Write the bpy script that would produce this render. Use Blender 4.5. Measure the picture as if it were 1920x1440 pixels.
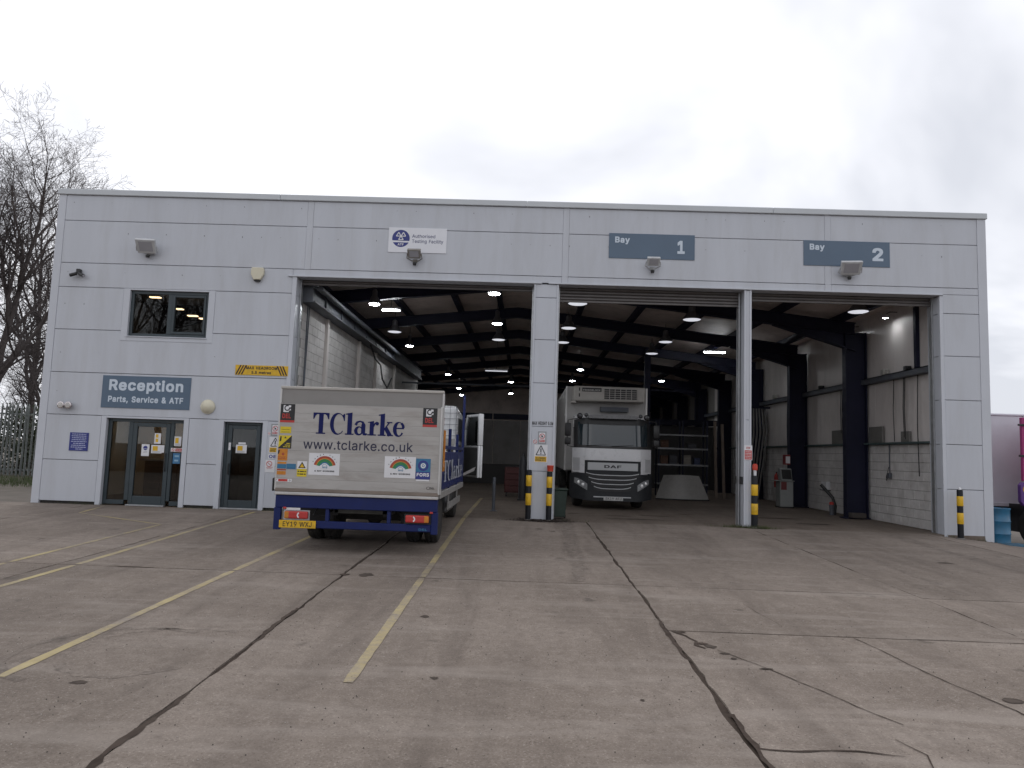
import bpy, bmesh, math, random
from mathutils import Vector, Matrix
R = math.radians
sc = bpy.context.scene
for _o in list(bpy.data.objects):
    bpy.data.objects.remove(_o)

# ---------------------------------------------------------------- camera
cam_d = bpy.data.cameras.new('camera')
cam = bpy.data.objects.new('camera', cam_d)
sc.collection.objects.link(cam)
sc.camera = cam
cam_d.sensor_fit = 'HORIZONTAL'
cam_d.sensor_width = 36.0
cam_d.lens = 36.0 * 1370 / 1920
cam_d.clip_start = 0.05
cam_d.clip_end = 3000
YAW, PITCH, ROLL = 0.0192, 0.09473, 0.03366
_f = Vector((-math.sin(YAW) * math.cos(PITCH), math.cos(YAW) * math.cos(PITCH), math.sin(PITCH)))
_r = Vector((math.cos(YAW), math.sin(YAW), 0))
_u = _r.cross(_f)
_r2 = _r * math.cos(ROLL) + _u * math.sin(ROLL)
_u2 = _u * math.cos(ROLL) - _r * math.sin(ROLL)
cam.matrix_world = Matrix(((_r2.x, _u2.x, -_f.x, 0), (_r2.y, _u2.y, -_f.y, -16.6), (_r2.z, _u2.z, -_f.z, 1.47), (0, 0, 0, 1)))

# ---------------------------------------------------------------- sky (overcast) and a weak, very soft sun
world = bpy.data.worlds.new('World')
sc.world = world
world.use_nodes = True
wn, wl = world.node_tree.nodes, world.node_tree.links
wn.clear()
SUN_EL, SUN_AZ = R(48), R(-25)
w_out = wn.new('ShaderNodeOutputWorld')
sky = wn.new('ShaderNodeTexSky')
sky.sky_type = 'NISHITA'
sky.sun_disc = False
sky.sun_elevation = SUN_EL
sky.sun_rotation = SUN_AZ
bg_sky = wn.new('ShaderNodeBackground'); bg_sky.inputs['Strength'].default_value = 0.07
wl.new(sky.outputs[0], bg_sky.inputs['Color'])
tc = wn.new('ShaderNodeTexCoord')
sep = wn.new('ShaderNodeSeparateXYZ'); wl.new(tc.outputs['Generated'], sep.inputs[0])
mx = wn.new('ShaderNodeMath'); mx.operation = 'MAXIMUM'; wl.new(sep.outputs['Z'], mx.inputs[0]); mx.inputs[1].default_value = 0.0
ad = wn.new('ShaderNodeMath'); ad.operation = 'ADD'; wl.new(mx.outputs[0], ad.inputs[0]); ad.inputs[1].default_value = 0.28
vd = wn.new('ShaderNodeVectorMath'); vd.operation = 'DIVIDE'; wl.new(tc.outputs['Generated'], vd.inputs[0])
cmb = wn.new('ShaderNodeCombineXYZ')
for _i in range(3): wl.new(ad.outputs[0], cmb.inputs[_i])
wl.new(cmb.outputs[0], vd.inputs[1])
cn = wn.new('ShaderNodeTexNoise'); cn.inputs['Scale'].default_value = 1.15; cn.inputs['Detail'].default_value = 5.0
cn.inputs['Roughness'].default_value = 0.5; cn.inputs['Distortion'].default_value = 0.35
mp = wn.new('ShaderNodeMapping'); mp.inputs['Location'].default_value = (3.4, 1.2, 5.78)
wl.new(vd.outputs[0], mp.inputs[0]); wl.new(mp.outputs[0], cn.inputs['Vector'])
rmp = wn.new('ShaderNodeValToRGB')
rmp.color_ramp.elements[0].position = 0.38; rmp.color_ramp.elements[0].color = (0.69, 0.71, 0.77, 1)
rmp.color_ramp.elements[1].position = 0.66; rmp.color_ramp.elements[1].color = (1.24, 1.24, 1.28, 1)
wl.new(cn.outputs['Fac'], rmp.inputs[0])
bg_cl = wn.new('ShaderNodeBackground'); bg_cl.inputs['Strength'].default_value = 1.0
wl.new(rmp.outputs[0], bg_cl.inputs['Color'])
mixs = wn.new('ShaderNodeMixShader'); mixs.inputs[0].default_value = 0.94
wl.new(bg_sky.outputs[0], mixs.inputs[1]); wl.new(bg_cl.outputs[0], mixs.inputs[2]); wl.new(mixs.outputs[0], w_out.inputs[0])
sun_d = bpy.data.lights.new('sun', 'SUN')
sun_d.energy = 0.6; sun_d.angle = R(25); sun_d.color = (1.0, 0.97, 0.93)
sun = bpy.data.objects.new('sun', sun_d)
sc.collection.objects.link(sun)
_sd = Vector((math.sin(SUN_AZ) * math.cos(SUN_EL), math.cos(SUN_AZ) * math.cos(SUN_EL), math.sin(SUN_EL)))
sun.rotation_euler = (-_sd).to_track_quat('-Z', 'Y').to_euler()
vs = sc.view_settings
vs.view_transform = 'Standard'; vs.look = 'None'; vs.exposure = 0.18; vs.gamma = 1.0; vs.use_curve_mapping = False
sc.render.engine = 'CYCLES'
sc.cycles.max_bounces = 6
sc.cycles.transparent_max_bounces = 6
sc.cycles.caustics_reflective = False
sc.cycles.caustics_refractive = False
sc.cycles.use_denoising = True

# ---------------------------------------------------------------- materials
MATS = {}
def _nt(name):
    m = bpy.data.materials.new(name); m.use_nodes = True
    n, l = m.node_tree.nodes, m.node_tree.links
    return m, n, l, n['Principled BSDF']
def noise(n, l, vec, scale, detail=4, rough=0.55, dist=0.0, stretch=None):
    t = n.new('ShaderNodeTexNoise'); t.inputs['Scale'].default_value = scale; t.inputs['Detail'].default_value = detail
    t.inputs['Roughness'].default_value = rough; t.inputs['Distortion'].default_value = dist
    if stretch:
        mpn = n.new('ShaderNodeMapping'); mpn.inputs['Scale'].default_value = stretch
        l.new(vec, mpn.inputs[0]); vec = mpn.outputs[0]
    l.new(vec, t.inputs['Vector'])
    return t.outputs['Fac']
def ramp(n, l, fac, stops):
    r = n.new('ShaderNodeValToRGB'); e = r.color_ramp.elements
    while len(e) < len(stops): e.new(0.5)
    for i, (p, c) in enumerate(stops):
        e[i].position = p
        e[i].color = (c, c, c, 1) if not isinstance(c, tuple) else (c + (1,))[:4]
    l.new(fac, r.inputs[0])
    return r.outputs[0]
def mixc(n, l, fac, a, b, mode='MIX'):
    m = n.new('ShaderNodeMix'); m.data_type = 'RGBA'; m.blend_type = mode
    for sock, v in ((m.inputs[0], fac), (m.inputs[6], a), (m.inputs[7], b)):
        if isinstance(v, (int, float)): sock.default_value = v
        elif isinstance(v, tuple): sock.default_value = (v + (1,))[:4]
        else: l.new(v, sock)
    return m.outputs[2]
def bump(n, l, b, h, strength, dist=0.01):
    bp = n.new('ShaderNodeBump'); bp.inputs['Strength'].default_value = strength; bp.inputs['Distance'].default_value = dist
    l.new(h, bp.inputs['Height']); l.new(bp.outputs[0], b.inputs['Normal'])
def mat(name, col, rough=0.5, metal=0.0, var=0.12, scale=3.0, dirt=0.0, dirtcol=(0.08, 0.07, 0.06), bmp=0.0, bscale=60, stretch=None, coat=0.0, spec=0.5):
    """painted / plain surface: base colour with uneven tone, optional dirt patches, varying gloss"""
    if name in MATS: return MATS[name]
    m, n, l, b = _nt(name)
    g = n.new('ShaderNodeNewGeometry').outputs['Position']
    f1 = noise(n, l, g, scale, 5, 0.6, stretch=stretch)
    lo = tuple(c * (1 - var) for c in col); hi = tuple(min(1, c * (1 + var)) for c in col)
    c = ramp(n, l, f1, [(0.3, lo), (0.7, hi)])
    if dirt > 0:
        f2 = noise(n, l, g, scale * 0.7 + 0.9, 8, 0.7, 0.4, stretch=stretch)
        k = ramp(n, l, f2, [(0.46, 0.0), (0.72, dirt)])
        c = mixc(n, l, k, c, dirtcol)
    l.new(c, b.inputs['Base Color'])
    rr = ramp(n, l, noise(n, l, g, scale * 4, 3), [(0.3, max(0.02, rough - 0.07)), (0.7, min(1, rough + 0.07))])
    l.new(rr, b.inputs['Roughness'])
    b.inputs['Metallic'].default_value = metal
    b.inputs['Specular IOR Level'].default_value = spec
    if coat: b.inputs['Coat Weight'].default_value = coat; b.inputs['Coat Roughness'].default_value = 0.08
    if bmp: bump(n, l, b, noise(n, l, g, bscale, 4), bmp, 0.004)
    MATS[name] = m
    return m
def emis(name, col, s):
    m, n, l, b = _nt(name)
    b.inputs['Base Color'].default_value = col + (1,)
    b.inputs['Emission Color'].default_value = col + (1,); b.inputs['Emission Strength'].default_value = s
    MATS[name] = m
    return m
def glass(name, tint, ior=1.5, rough=0.0):
    m, n, l, b = _nt(name)
    n.remove(b)
    fr = n.new('ShaderNodeFresnel'); fr.inputs['IOR'].default_value = ior
    tr = n.new('ShaderNodeBsdfTransparent'); tr.inputs['Color'].default_value = tint + (1,)
    gl = n.new('ShaderNodeBsdfGlossy'); gl.inputs['Roughness'].default_value = rough; gl.inputs['Color'].default_value = (0.9, 0.93, 0.95, 1)
    mm = n.new('ShaderNodeMixShader'); l.new(fr.outputs[0], mm.inputs[0]); l.new(tr.outputs[0], mm.inputs[1]); l.new(gl.outputs[0], mm.inputs[2])
    l.new(mm.outputs[0], n['Material Output'].inputs[0])
    MATS[name] = m
    return m
def concrete_nodes(n, l):
    g = n.new('ShaderNodeNewGeometry').outputs['Position']
    a = noise(n, l, g, 0.35, 6, 0.62, 0.3)
    c = ramp(n, l, a, [(0.25, (0.140, 0.114, 0.095)), (0.5, (0.186, 0.154, 0.130)), (0.78, (0.246, 0.207, 0.178))])
    # exposed aggregate: pale and dark grains of two sizes
    sp = noise(n, l, g, 60, 3, 0.8)
    c = mixc(n, l, ramp(n, l, sp, [(0.57, 0.0), (0.68, 0.75)]), c, (0.37, 0.325, 0.29))
    c = mixc(n, l, ramp(n, l, sp, [(0.33, 0.75), (0.44, 0.0)]), c, (0.068, 0.055, 0.047))
    sp3 = noise(n, l, g, 9, 6, 0.75)
    c = mixc(n, l, ramp(n, l, sp3, [(0.48, 0.0), (0.72, 0.55)]), c, (0.118, 0.096, 0.082))
    c = mixc(n, l, ramp(n, l, sp3, [(0.28, 0.5), (0.46, 0.0)]), c, (0.285, 0.245, 0.215))
    # long scuffs and grime along and across the driving direction
    st = noise(n, l, g, 1.0, 6, 0.65, 0.6, stretch=(1.9, 0.30, 1))
    c = mixc(n, l, ramp(n, l, st, [(0.48, 0.0), (0.70, 0.55)]), c, (0.100, 0.081, 0.069))
    st2 = noise(n, l, g, 1.0, 5, 0.6, 0.5, stretch=(0.45, 2.6, 1))
    c = mixc(n, l, ramp(n, l, st2, [(0.53, 0.0), (0.72, 0.45)]), c, (0.30, 0.262, 0.232))
    dk = noise(n, l, g, 2.3, 3, 0.5, 0.2)
    c = mixc(n, l, ramp(n, l, dk, [(0.69, 0.0), (0.75, 0.55)]), c, (0.070, 0.058, 0.050))
    # each casting has its own tone
    rnd = n.new('ShaderNodeObjectInfo').outputs['Random']
    c = mixc(n, l, 1.0, c, ramp(n, l, rnd, [(0.0, 0.90), (1.0, 1.08)]), 'MULTIPLY')
    return g, c
def make_concrete(name, tint=None, mark=False):
    m, n, l, b = _nt(name)
    g, c = concrete_nodes(n, l)
    if tint: c = mixc(n, l, 1.0, c, tint, 'MULTIPLY')
    if mark:
        k = ramp(n, l, noise(n, l, g, 7, 6, 0.75), [(0.42, 0.0), (0.66, 0.45)])
        c = mixc(n, l, k, c, (0.05, 0.042, 0.038))
    l.new(c, b.inputs['Base Color'])
    b.inputs['Roughness'].default_value = 0.88; b.inputs['Specular IOR Level'].default_value = 0.22
    bump(n, l, b, noise(n, l, g, 70, 4, 0.75), 0.55, 0.008)
    MATS[name] = m
make_concrete('tyre_marked_concrete', None, True)
make_concrete('yard_concrete')
make_concrete('floor_concrete', (0.80, 0.78, 0.76))
def make_paint_line(name):
    m, n, l, b = _nt(name)
    g, c = concrete_nodes(n, l)
    y = ramp(n, l, noise(n, l, g, 5, 5), [(0.3, (0.31, 0.245, 0.100)), (0.7, (0.385, 0.315, 0.150))])
    w = mixc(n, l, 0.5, noise(n, l, g, 14, 8, 0.75), noise(n, l, g, 1.3, 3))
    c2 = mixc(n, l, ramp(n, l, w, [(0.42, 0.15), (0.60, 0.95)]), y, c)
    l.new(c2, b.inputs['Base Color']); b.inputs['Roughness'].default_value = 0.75
    bump(n, l, b, noise(n, l, g, 70, 3), 0.4, 0.006)
    MATS[name] = m
make_paint_line('line_paint')
CLAD = mat('cladding', (0.495, 0.515, 0.560), 0.45, 0, 0.045, 0.9, dirt=0.38, dirtcol=(0.37, 0.372, 0.38), stretch=(1.6, 1, 0.22), bmp=0.12, bscale=14)
TRIM = mat('trim_metal', (0.51, 0.53, 0.575), 0.40, 0, 0.04, 1.5)
CAP = mat('capping_metal', (0.50, 0.525, 0.55), 0.35, 0, 0.05, 1.2)
JOINT_BACKING = mat('joint_backing_board', (0.19, 0.19, 0.20), 0.8)  # grey backing seen between the cladding panels
FRAME = mat('anthracite_frame', (0.034, 0.048, 0.056), 0.35, 0, 0.1)
NAVY = mat('navy_steel', (0.010, 0.011, 0.028), 0.55, 0, 0.2, 2, spec=0.25)
RACKB = mat('rack_beam_steel', (0.16, 0.16, 0.165), 0.35, 0.4, 0.3, 4)
GREYST = mat('grey_steel', (0.085, 0.095, 0.115), 0.6, 0.0, 0.2, 2, dirt=0.5)
GALV = mat('galvanised', (0.42, 0.43, 0.44), 0.38, 0.75, 0.15, 6)
BLOCKP = mat('painted_block', (0.62, 0.60, 0.585), 0.75, 0, 0.08, 2.2, dirt=0.35, dirtcol=(0.20, 0.18, 0.16), bmp=0.5, bscale=90)
MORTAR = mat('mortar', (0.26, 0.245, 0.23), 0.85, 0, 0.1, 4)
LINER = mat('liner_sheet', (0.68, 0.635, 0.61), 0.5, 0, 0.06, 1.0, dirt=0.30, dirtcol=(0.22, 0.20, 0.18), stretch=(1, 1, 0.3))
ROOFL = mat('roof_liner', (0.66, 0.57, 0.53), 0.65, 0, 0.1, 0.8, dirt=0.35)
BLACK = mat('black_plastic', (0.014, 0.014, 0.015), 0.45, 0, 0.2)
RUBBER = mat('tyre_rubber', (0.020, 0.019, 0.018), 0.8, 0, 0.25, 6, dirt=0.4, dirtcol=(0.07, 0.06, 0.05))
TAR = mat('joint_tar', (0.056, 0.043, 0.036), 0.95, 0, 0.35, 9, dirt=0.5, dirtcol=(0.095, 0.078, 0.066), spec=0.08)
WHITEP = mat('white_paint', (0.66, 0.66, 0.67), 0.3, 0, 0.04, 2, dirt=0.12, dirtcol=(0.35, 0.33, 0.3))
PAPER = mat('paper_white', (0.68, 0.68, 0.70), 0.6, 0, 0.04)
RED = mat('red', (0.45, 0.035, 0.03), 0.45, 0, 0.1)
YEL = mat('yellow', (0.68, 0.41, 0.015), 0.5, 0, 0.10, 8, dirt=0.40, dirtcol=(0.22, 0.14, 0.03))
INK = mat('black_ink', (0.015, 0.015, 0.017), 0.5)
SIGNB = mat('sign_slate_blue', (0.085, 0.130, 0.190), 0.38, 0, 0.06, 1.5)
LETW = mat('sign_lettering', (0.55, 0.62, 0.70), 0.45, 0, 0.03)
BLUEI = mat('blue_ink', (0.025, 0.035, 0.20), 0.45)
TRUCKB = mat('truck_blue', (0.006, 0.015, 0.095), 0.45, 0, 0.15, 3, dirt=0.35, dirtcol=(0.02, 0.022, 0.04), spec=0.3)
ALU = mat('aluminium_planks', (0.395, 0.38, 0.365), 0.5, 0.1, 0.08, 2.5, dirt=0.62, dirtcol=(0.24, 0.21, 0.185), stretch=(0.5, 1, 2.5))
ALUF = mat('aluminium_frame', (0.50, 0.49, 0.48), 0.38, 0.5, 0.08, 5)
GLASS = glass('window_glass', (0.72, 0.72, 0.70))
WARMR = emis('lamp_reception', (1.0, 0.76, 0.48), 9.0)
SCREEN = glass('windscreen_glass', (0.30, 0.34, 0.36), 1.75)
CLEAR = glass('lamp_glass', (0.92, 0.92, 0.92))
WARM = emis('lamp_warm', (1.0, 0.74, 0.45), 4.0)
DIM_GLOW = emis('dim_tube_and_added_glow', (0.9, 0.92, 1.0), 0.6)  # dim tube light, and the glow added under the unlit bell lamps
COOL = emis('lamp_cool', (0.92, 0.96, 1.0), 85.0)
BARK = mat('bark', (0.075, 0.062, 0.058), 0.9, 0, 0.3, 3, bmp=0.5, bscale=30)
TWIG = mat('twig', (0.070, 0.058, 0.056), 0.9, 0, 0.3, 2)

# ---------------------------------------------------------------- mesh builder
class MB:
    def __init__(s): s.v, s.f, s.m, s.cur = [], [], [], 0
    def add(s, vs_, fs):
        o = len(s.v); s.v += [tuple(p) for p in vs_]
        for f in fs: s.f.append(tuple(i + o for i in f)); s.m.append(s.cur)
        return s
    def box(s, x0, x1, y0, y1, z0, z1):
        v = [(x, y, z) for x in (x0, x1) for y in (y0, y1) for z in (z0, z1)]
        return s.add(v, [(0, 1, 3, 2), (4, 6, 7, 5), (0, 4, 5, 1), (2, 3, 7, 6), (0, 2, 6, 4), (1, 5, 7, 3)])
    def prism(s, pts, ax, a, b):
        k = len(pts)
        if ax == 'y': P = lambda p, t: (p[0], t, p[1])
        elif ax == 'x': P = lambda p, t: (t, p[0], p[1])
        else: P = lambda p, t: (p[0], p[1], t)
        v = [P(p, a) for p in pts] + [P(p, b) for p in pts]
        fs = [tuple(range(k)), tuple(range(2 * k - 1, k - 1, -1))] + [(i, k + i, k + (i + 1) % k, (i + 1) % k) for i in range(k)]
        return s.add(v, fs)
    def tube(s, path, rad, n=8, cap=True):
        path = [Vector(p) for p in path]
        if isinstance(rad, (int, float)): rad = [rad] * len(path)
        o = len(s.v); a = None
        for i, p in enumerate(path):
            d = (path[min(i + 1, len(path) - 1)] - path[max(i - 1, 0)]).normalized()
            if a is None: a = d.orthogonal().normalized()
            else:
                a = a - d * a.dot(d)
                a = a.normalized() if a.length > 1e-6 else d.orthogonal().normalized()
            b = d.cross(a)
            for k in range(n):
                t = 2 * math.pi * k / n
                s.v.append(tuple(p + (a * math.cos(t) + b * math.sin(t)) * rad[i]))
        for i in range(len(path) - 1):
            for k in range(n):
                s.f.append((o + i * n + k, o + i * n + (k + 1) % n, o + (i + 1) * n + (k + 1) % n, o + (i + 1) * n + k)); s.m.append(s.cur)
        if cap:
            s.f.append(tuple(o + k for k in range(n))[::-1]); s.m.append(s.cur)
            e = o + (len(path) - 1) * n
            s.f.append(tuple(e + k for k in range(n))); s.m.append(s.cur)
        return s
    def lathe(s, prof, c=(0, 0, 0), ax='z', n=20):
        o = len(s.v)
        for r, t in prof:
            for k in range(n):
                a = 2 * math.pi * k / n; x, y = r * math.cos(a), r * math.sin(a)
                p = (x, y, t) if ax == 'z' else ((t, x, y) if ax == 'x' else (x, t, y))
                s.v.append((p[0] + c[0], p[1] + c[1], p[2] + c[2]))
        for i in range(len(prof) - 1):
            for k in range(n):
                s.f.append((o + i * n + k, o + i * n + (k + 1) % n, o + (i + 1) * n + (k + 1) % n, o + (i + 1) * n + k)); s.m.append(s.cur)
        for i in (0, len(prof) - 1):
            if prof[i][0] > 1e-5:
                s.f.append(tuple(o + i * n + k for k in range(n))); s.m.append(s.cur)
        return s
    def patch(s, x0, x1, zlo, zhi, yf, nx=12, nz=3, th=0.03):
        """curved solid sheet: x across, z between zlo(x) and zhi(x), front at yf(x,z)"""
        L = lambda f: f if callable(f) else (lambda x: f)
        zl, zh = L(zlo), L(zhi); o = len(s.v); N = (nx + 1) * (nz + 1)
        for d in (0, th):
            for i in range(nx + 1):
                x = x0 + (x1 - x0) * i / nx
                for j in range(nz + 1):
                    z = zl(x) + (zh(x) - zl(x)) * j / nz
                    s.v.append((x, yf(x, z) + d, z))
        q = lambda i, j, d: o + d * N + i * (nz + 1) + j
        F = []
        for i in range(nx):
            for j in range(nz):
                F.append((q(i, j, 0), q(i + 1, j, 0), q(i + 1, j + 1, 0), q(i, j + 1, 0)))
                F.append((q(i, j, 1), q(i, j + 1, 1), q(i + 1, j + 1, 1), q(i + 1, j, 1)))
            F.append((q(i, 0, 0), q(i, 0, 1), q(i + 1, 0, 1), q(i + 1, 0, 0)))
            F.append((q(i, nz, 0), q(i + 1, nz, 0), q(i + 1, nz, 1), q(i, nz, 1)))
        for j in range(nz):
            F.append((q(0, j, 0), q(0, j + 1, 0), q(0, j + 1, 1), q(0, j, 1)))
            F.append((q(nx, j, 0), q(nx, j, 1), q(nx, j + 1, 1), q(nx, j + 1, 0)))
        s.f += F; s.m += [s.cur] * len(F)
        return s
    def build(s, name, mats, parent=None, local=False, bev=0.0, seg=1, smooth=False, flat=False):
        me = bpy.data.meshes.new(name)
        me.from_pydata(s.v, [], s.f)
        if not isinstance(mats, (list, tuple)): mats = [mats]
        for m in mats: me.materials.append(m)
        if len(mats) > 1: me.polygons.foreach_set('material_index', s.m)
        if not flat:
            bm = bmesh.new(); bm.from_mesh(me)
            bmesh.ops.recalc_face_normals(bm, faces=bm.faces)
            if bev > 0:
                ed = [e for e in bm.edges if len(e.link_faces) == 2 and e.calc_face_angle(0) > 0.6]
                bmesh.ops.bevel(bm, geom=ed, offset=bev, segments=seg, affect='EDGES', profile=0.5, clamp_overlap=True)
            bm.to_mesh(me); bm.free()
        if smooth:
            for p in me.polygons: p.use_smooth = True
            me.set_sharp_from_angle(angle=R(38))
        me.update()
        return link(name, me, parent, local)
def link(name, me, parent=None, local=False):
    ob = bpy.data.objects.new(name, me)
    sc.collection.objects.link(ob)
    if parent is not None:
        ob.parent = parent
        if parent.type == 'EMPTY' and not local: ob.location = -Vector(parent.location)
    return ob
def tag(o, label=None, cat=None, group=None, kind=None):
    for k, v in (('label', label), ('category', cat), ('group', group), ('kind', kind)):
        if v: o[k] = v
    return o
def thing(name, loc, label, cat, group=None, rz=0.0):
    o = bpy.data.objects.new(name, None); o.empty_display_size = 0.2
    sc.collection.objects.link(o); o.location = loc; o.rotation_euler = (0, 0, rz)
    return tag(o, label, cat, group)
def copy_tree(o, loc=None, label=None, rz=None, parent=None, scale=None):
    c = o.copy(); sc.collection.objects.link(c)
    if parent is not None: c.parent = parent
    if loc is not None: c.location = loc
    if rz is not None: c.rotation_euler = (0, 0, rz)
    if scale: c.scale = scale if isinstance(scale, tuple) else (scale,) * 3
    if label: c['label'] = label
    for ch in [x for x in sc.objects if x.parent == o]: copy_tree(ch, parent=c)
    return c

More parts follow.
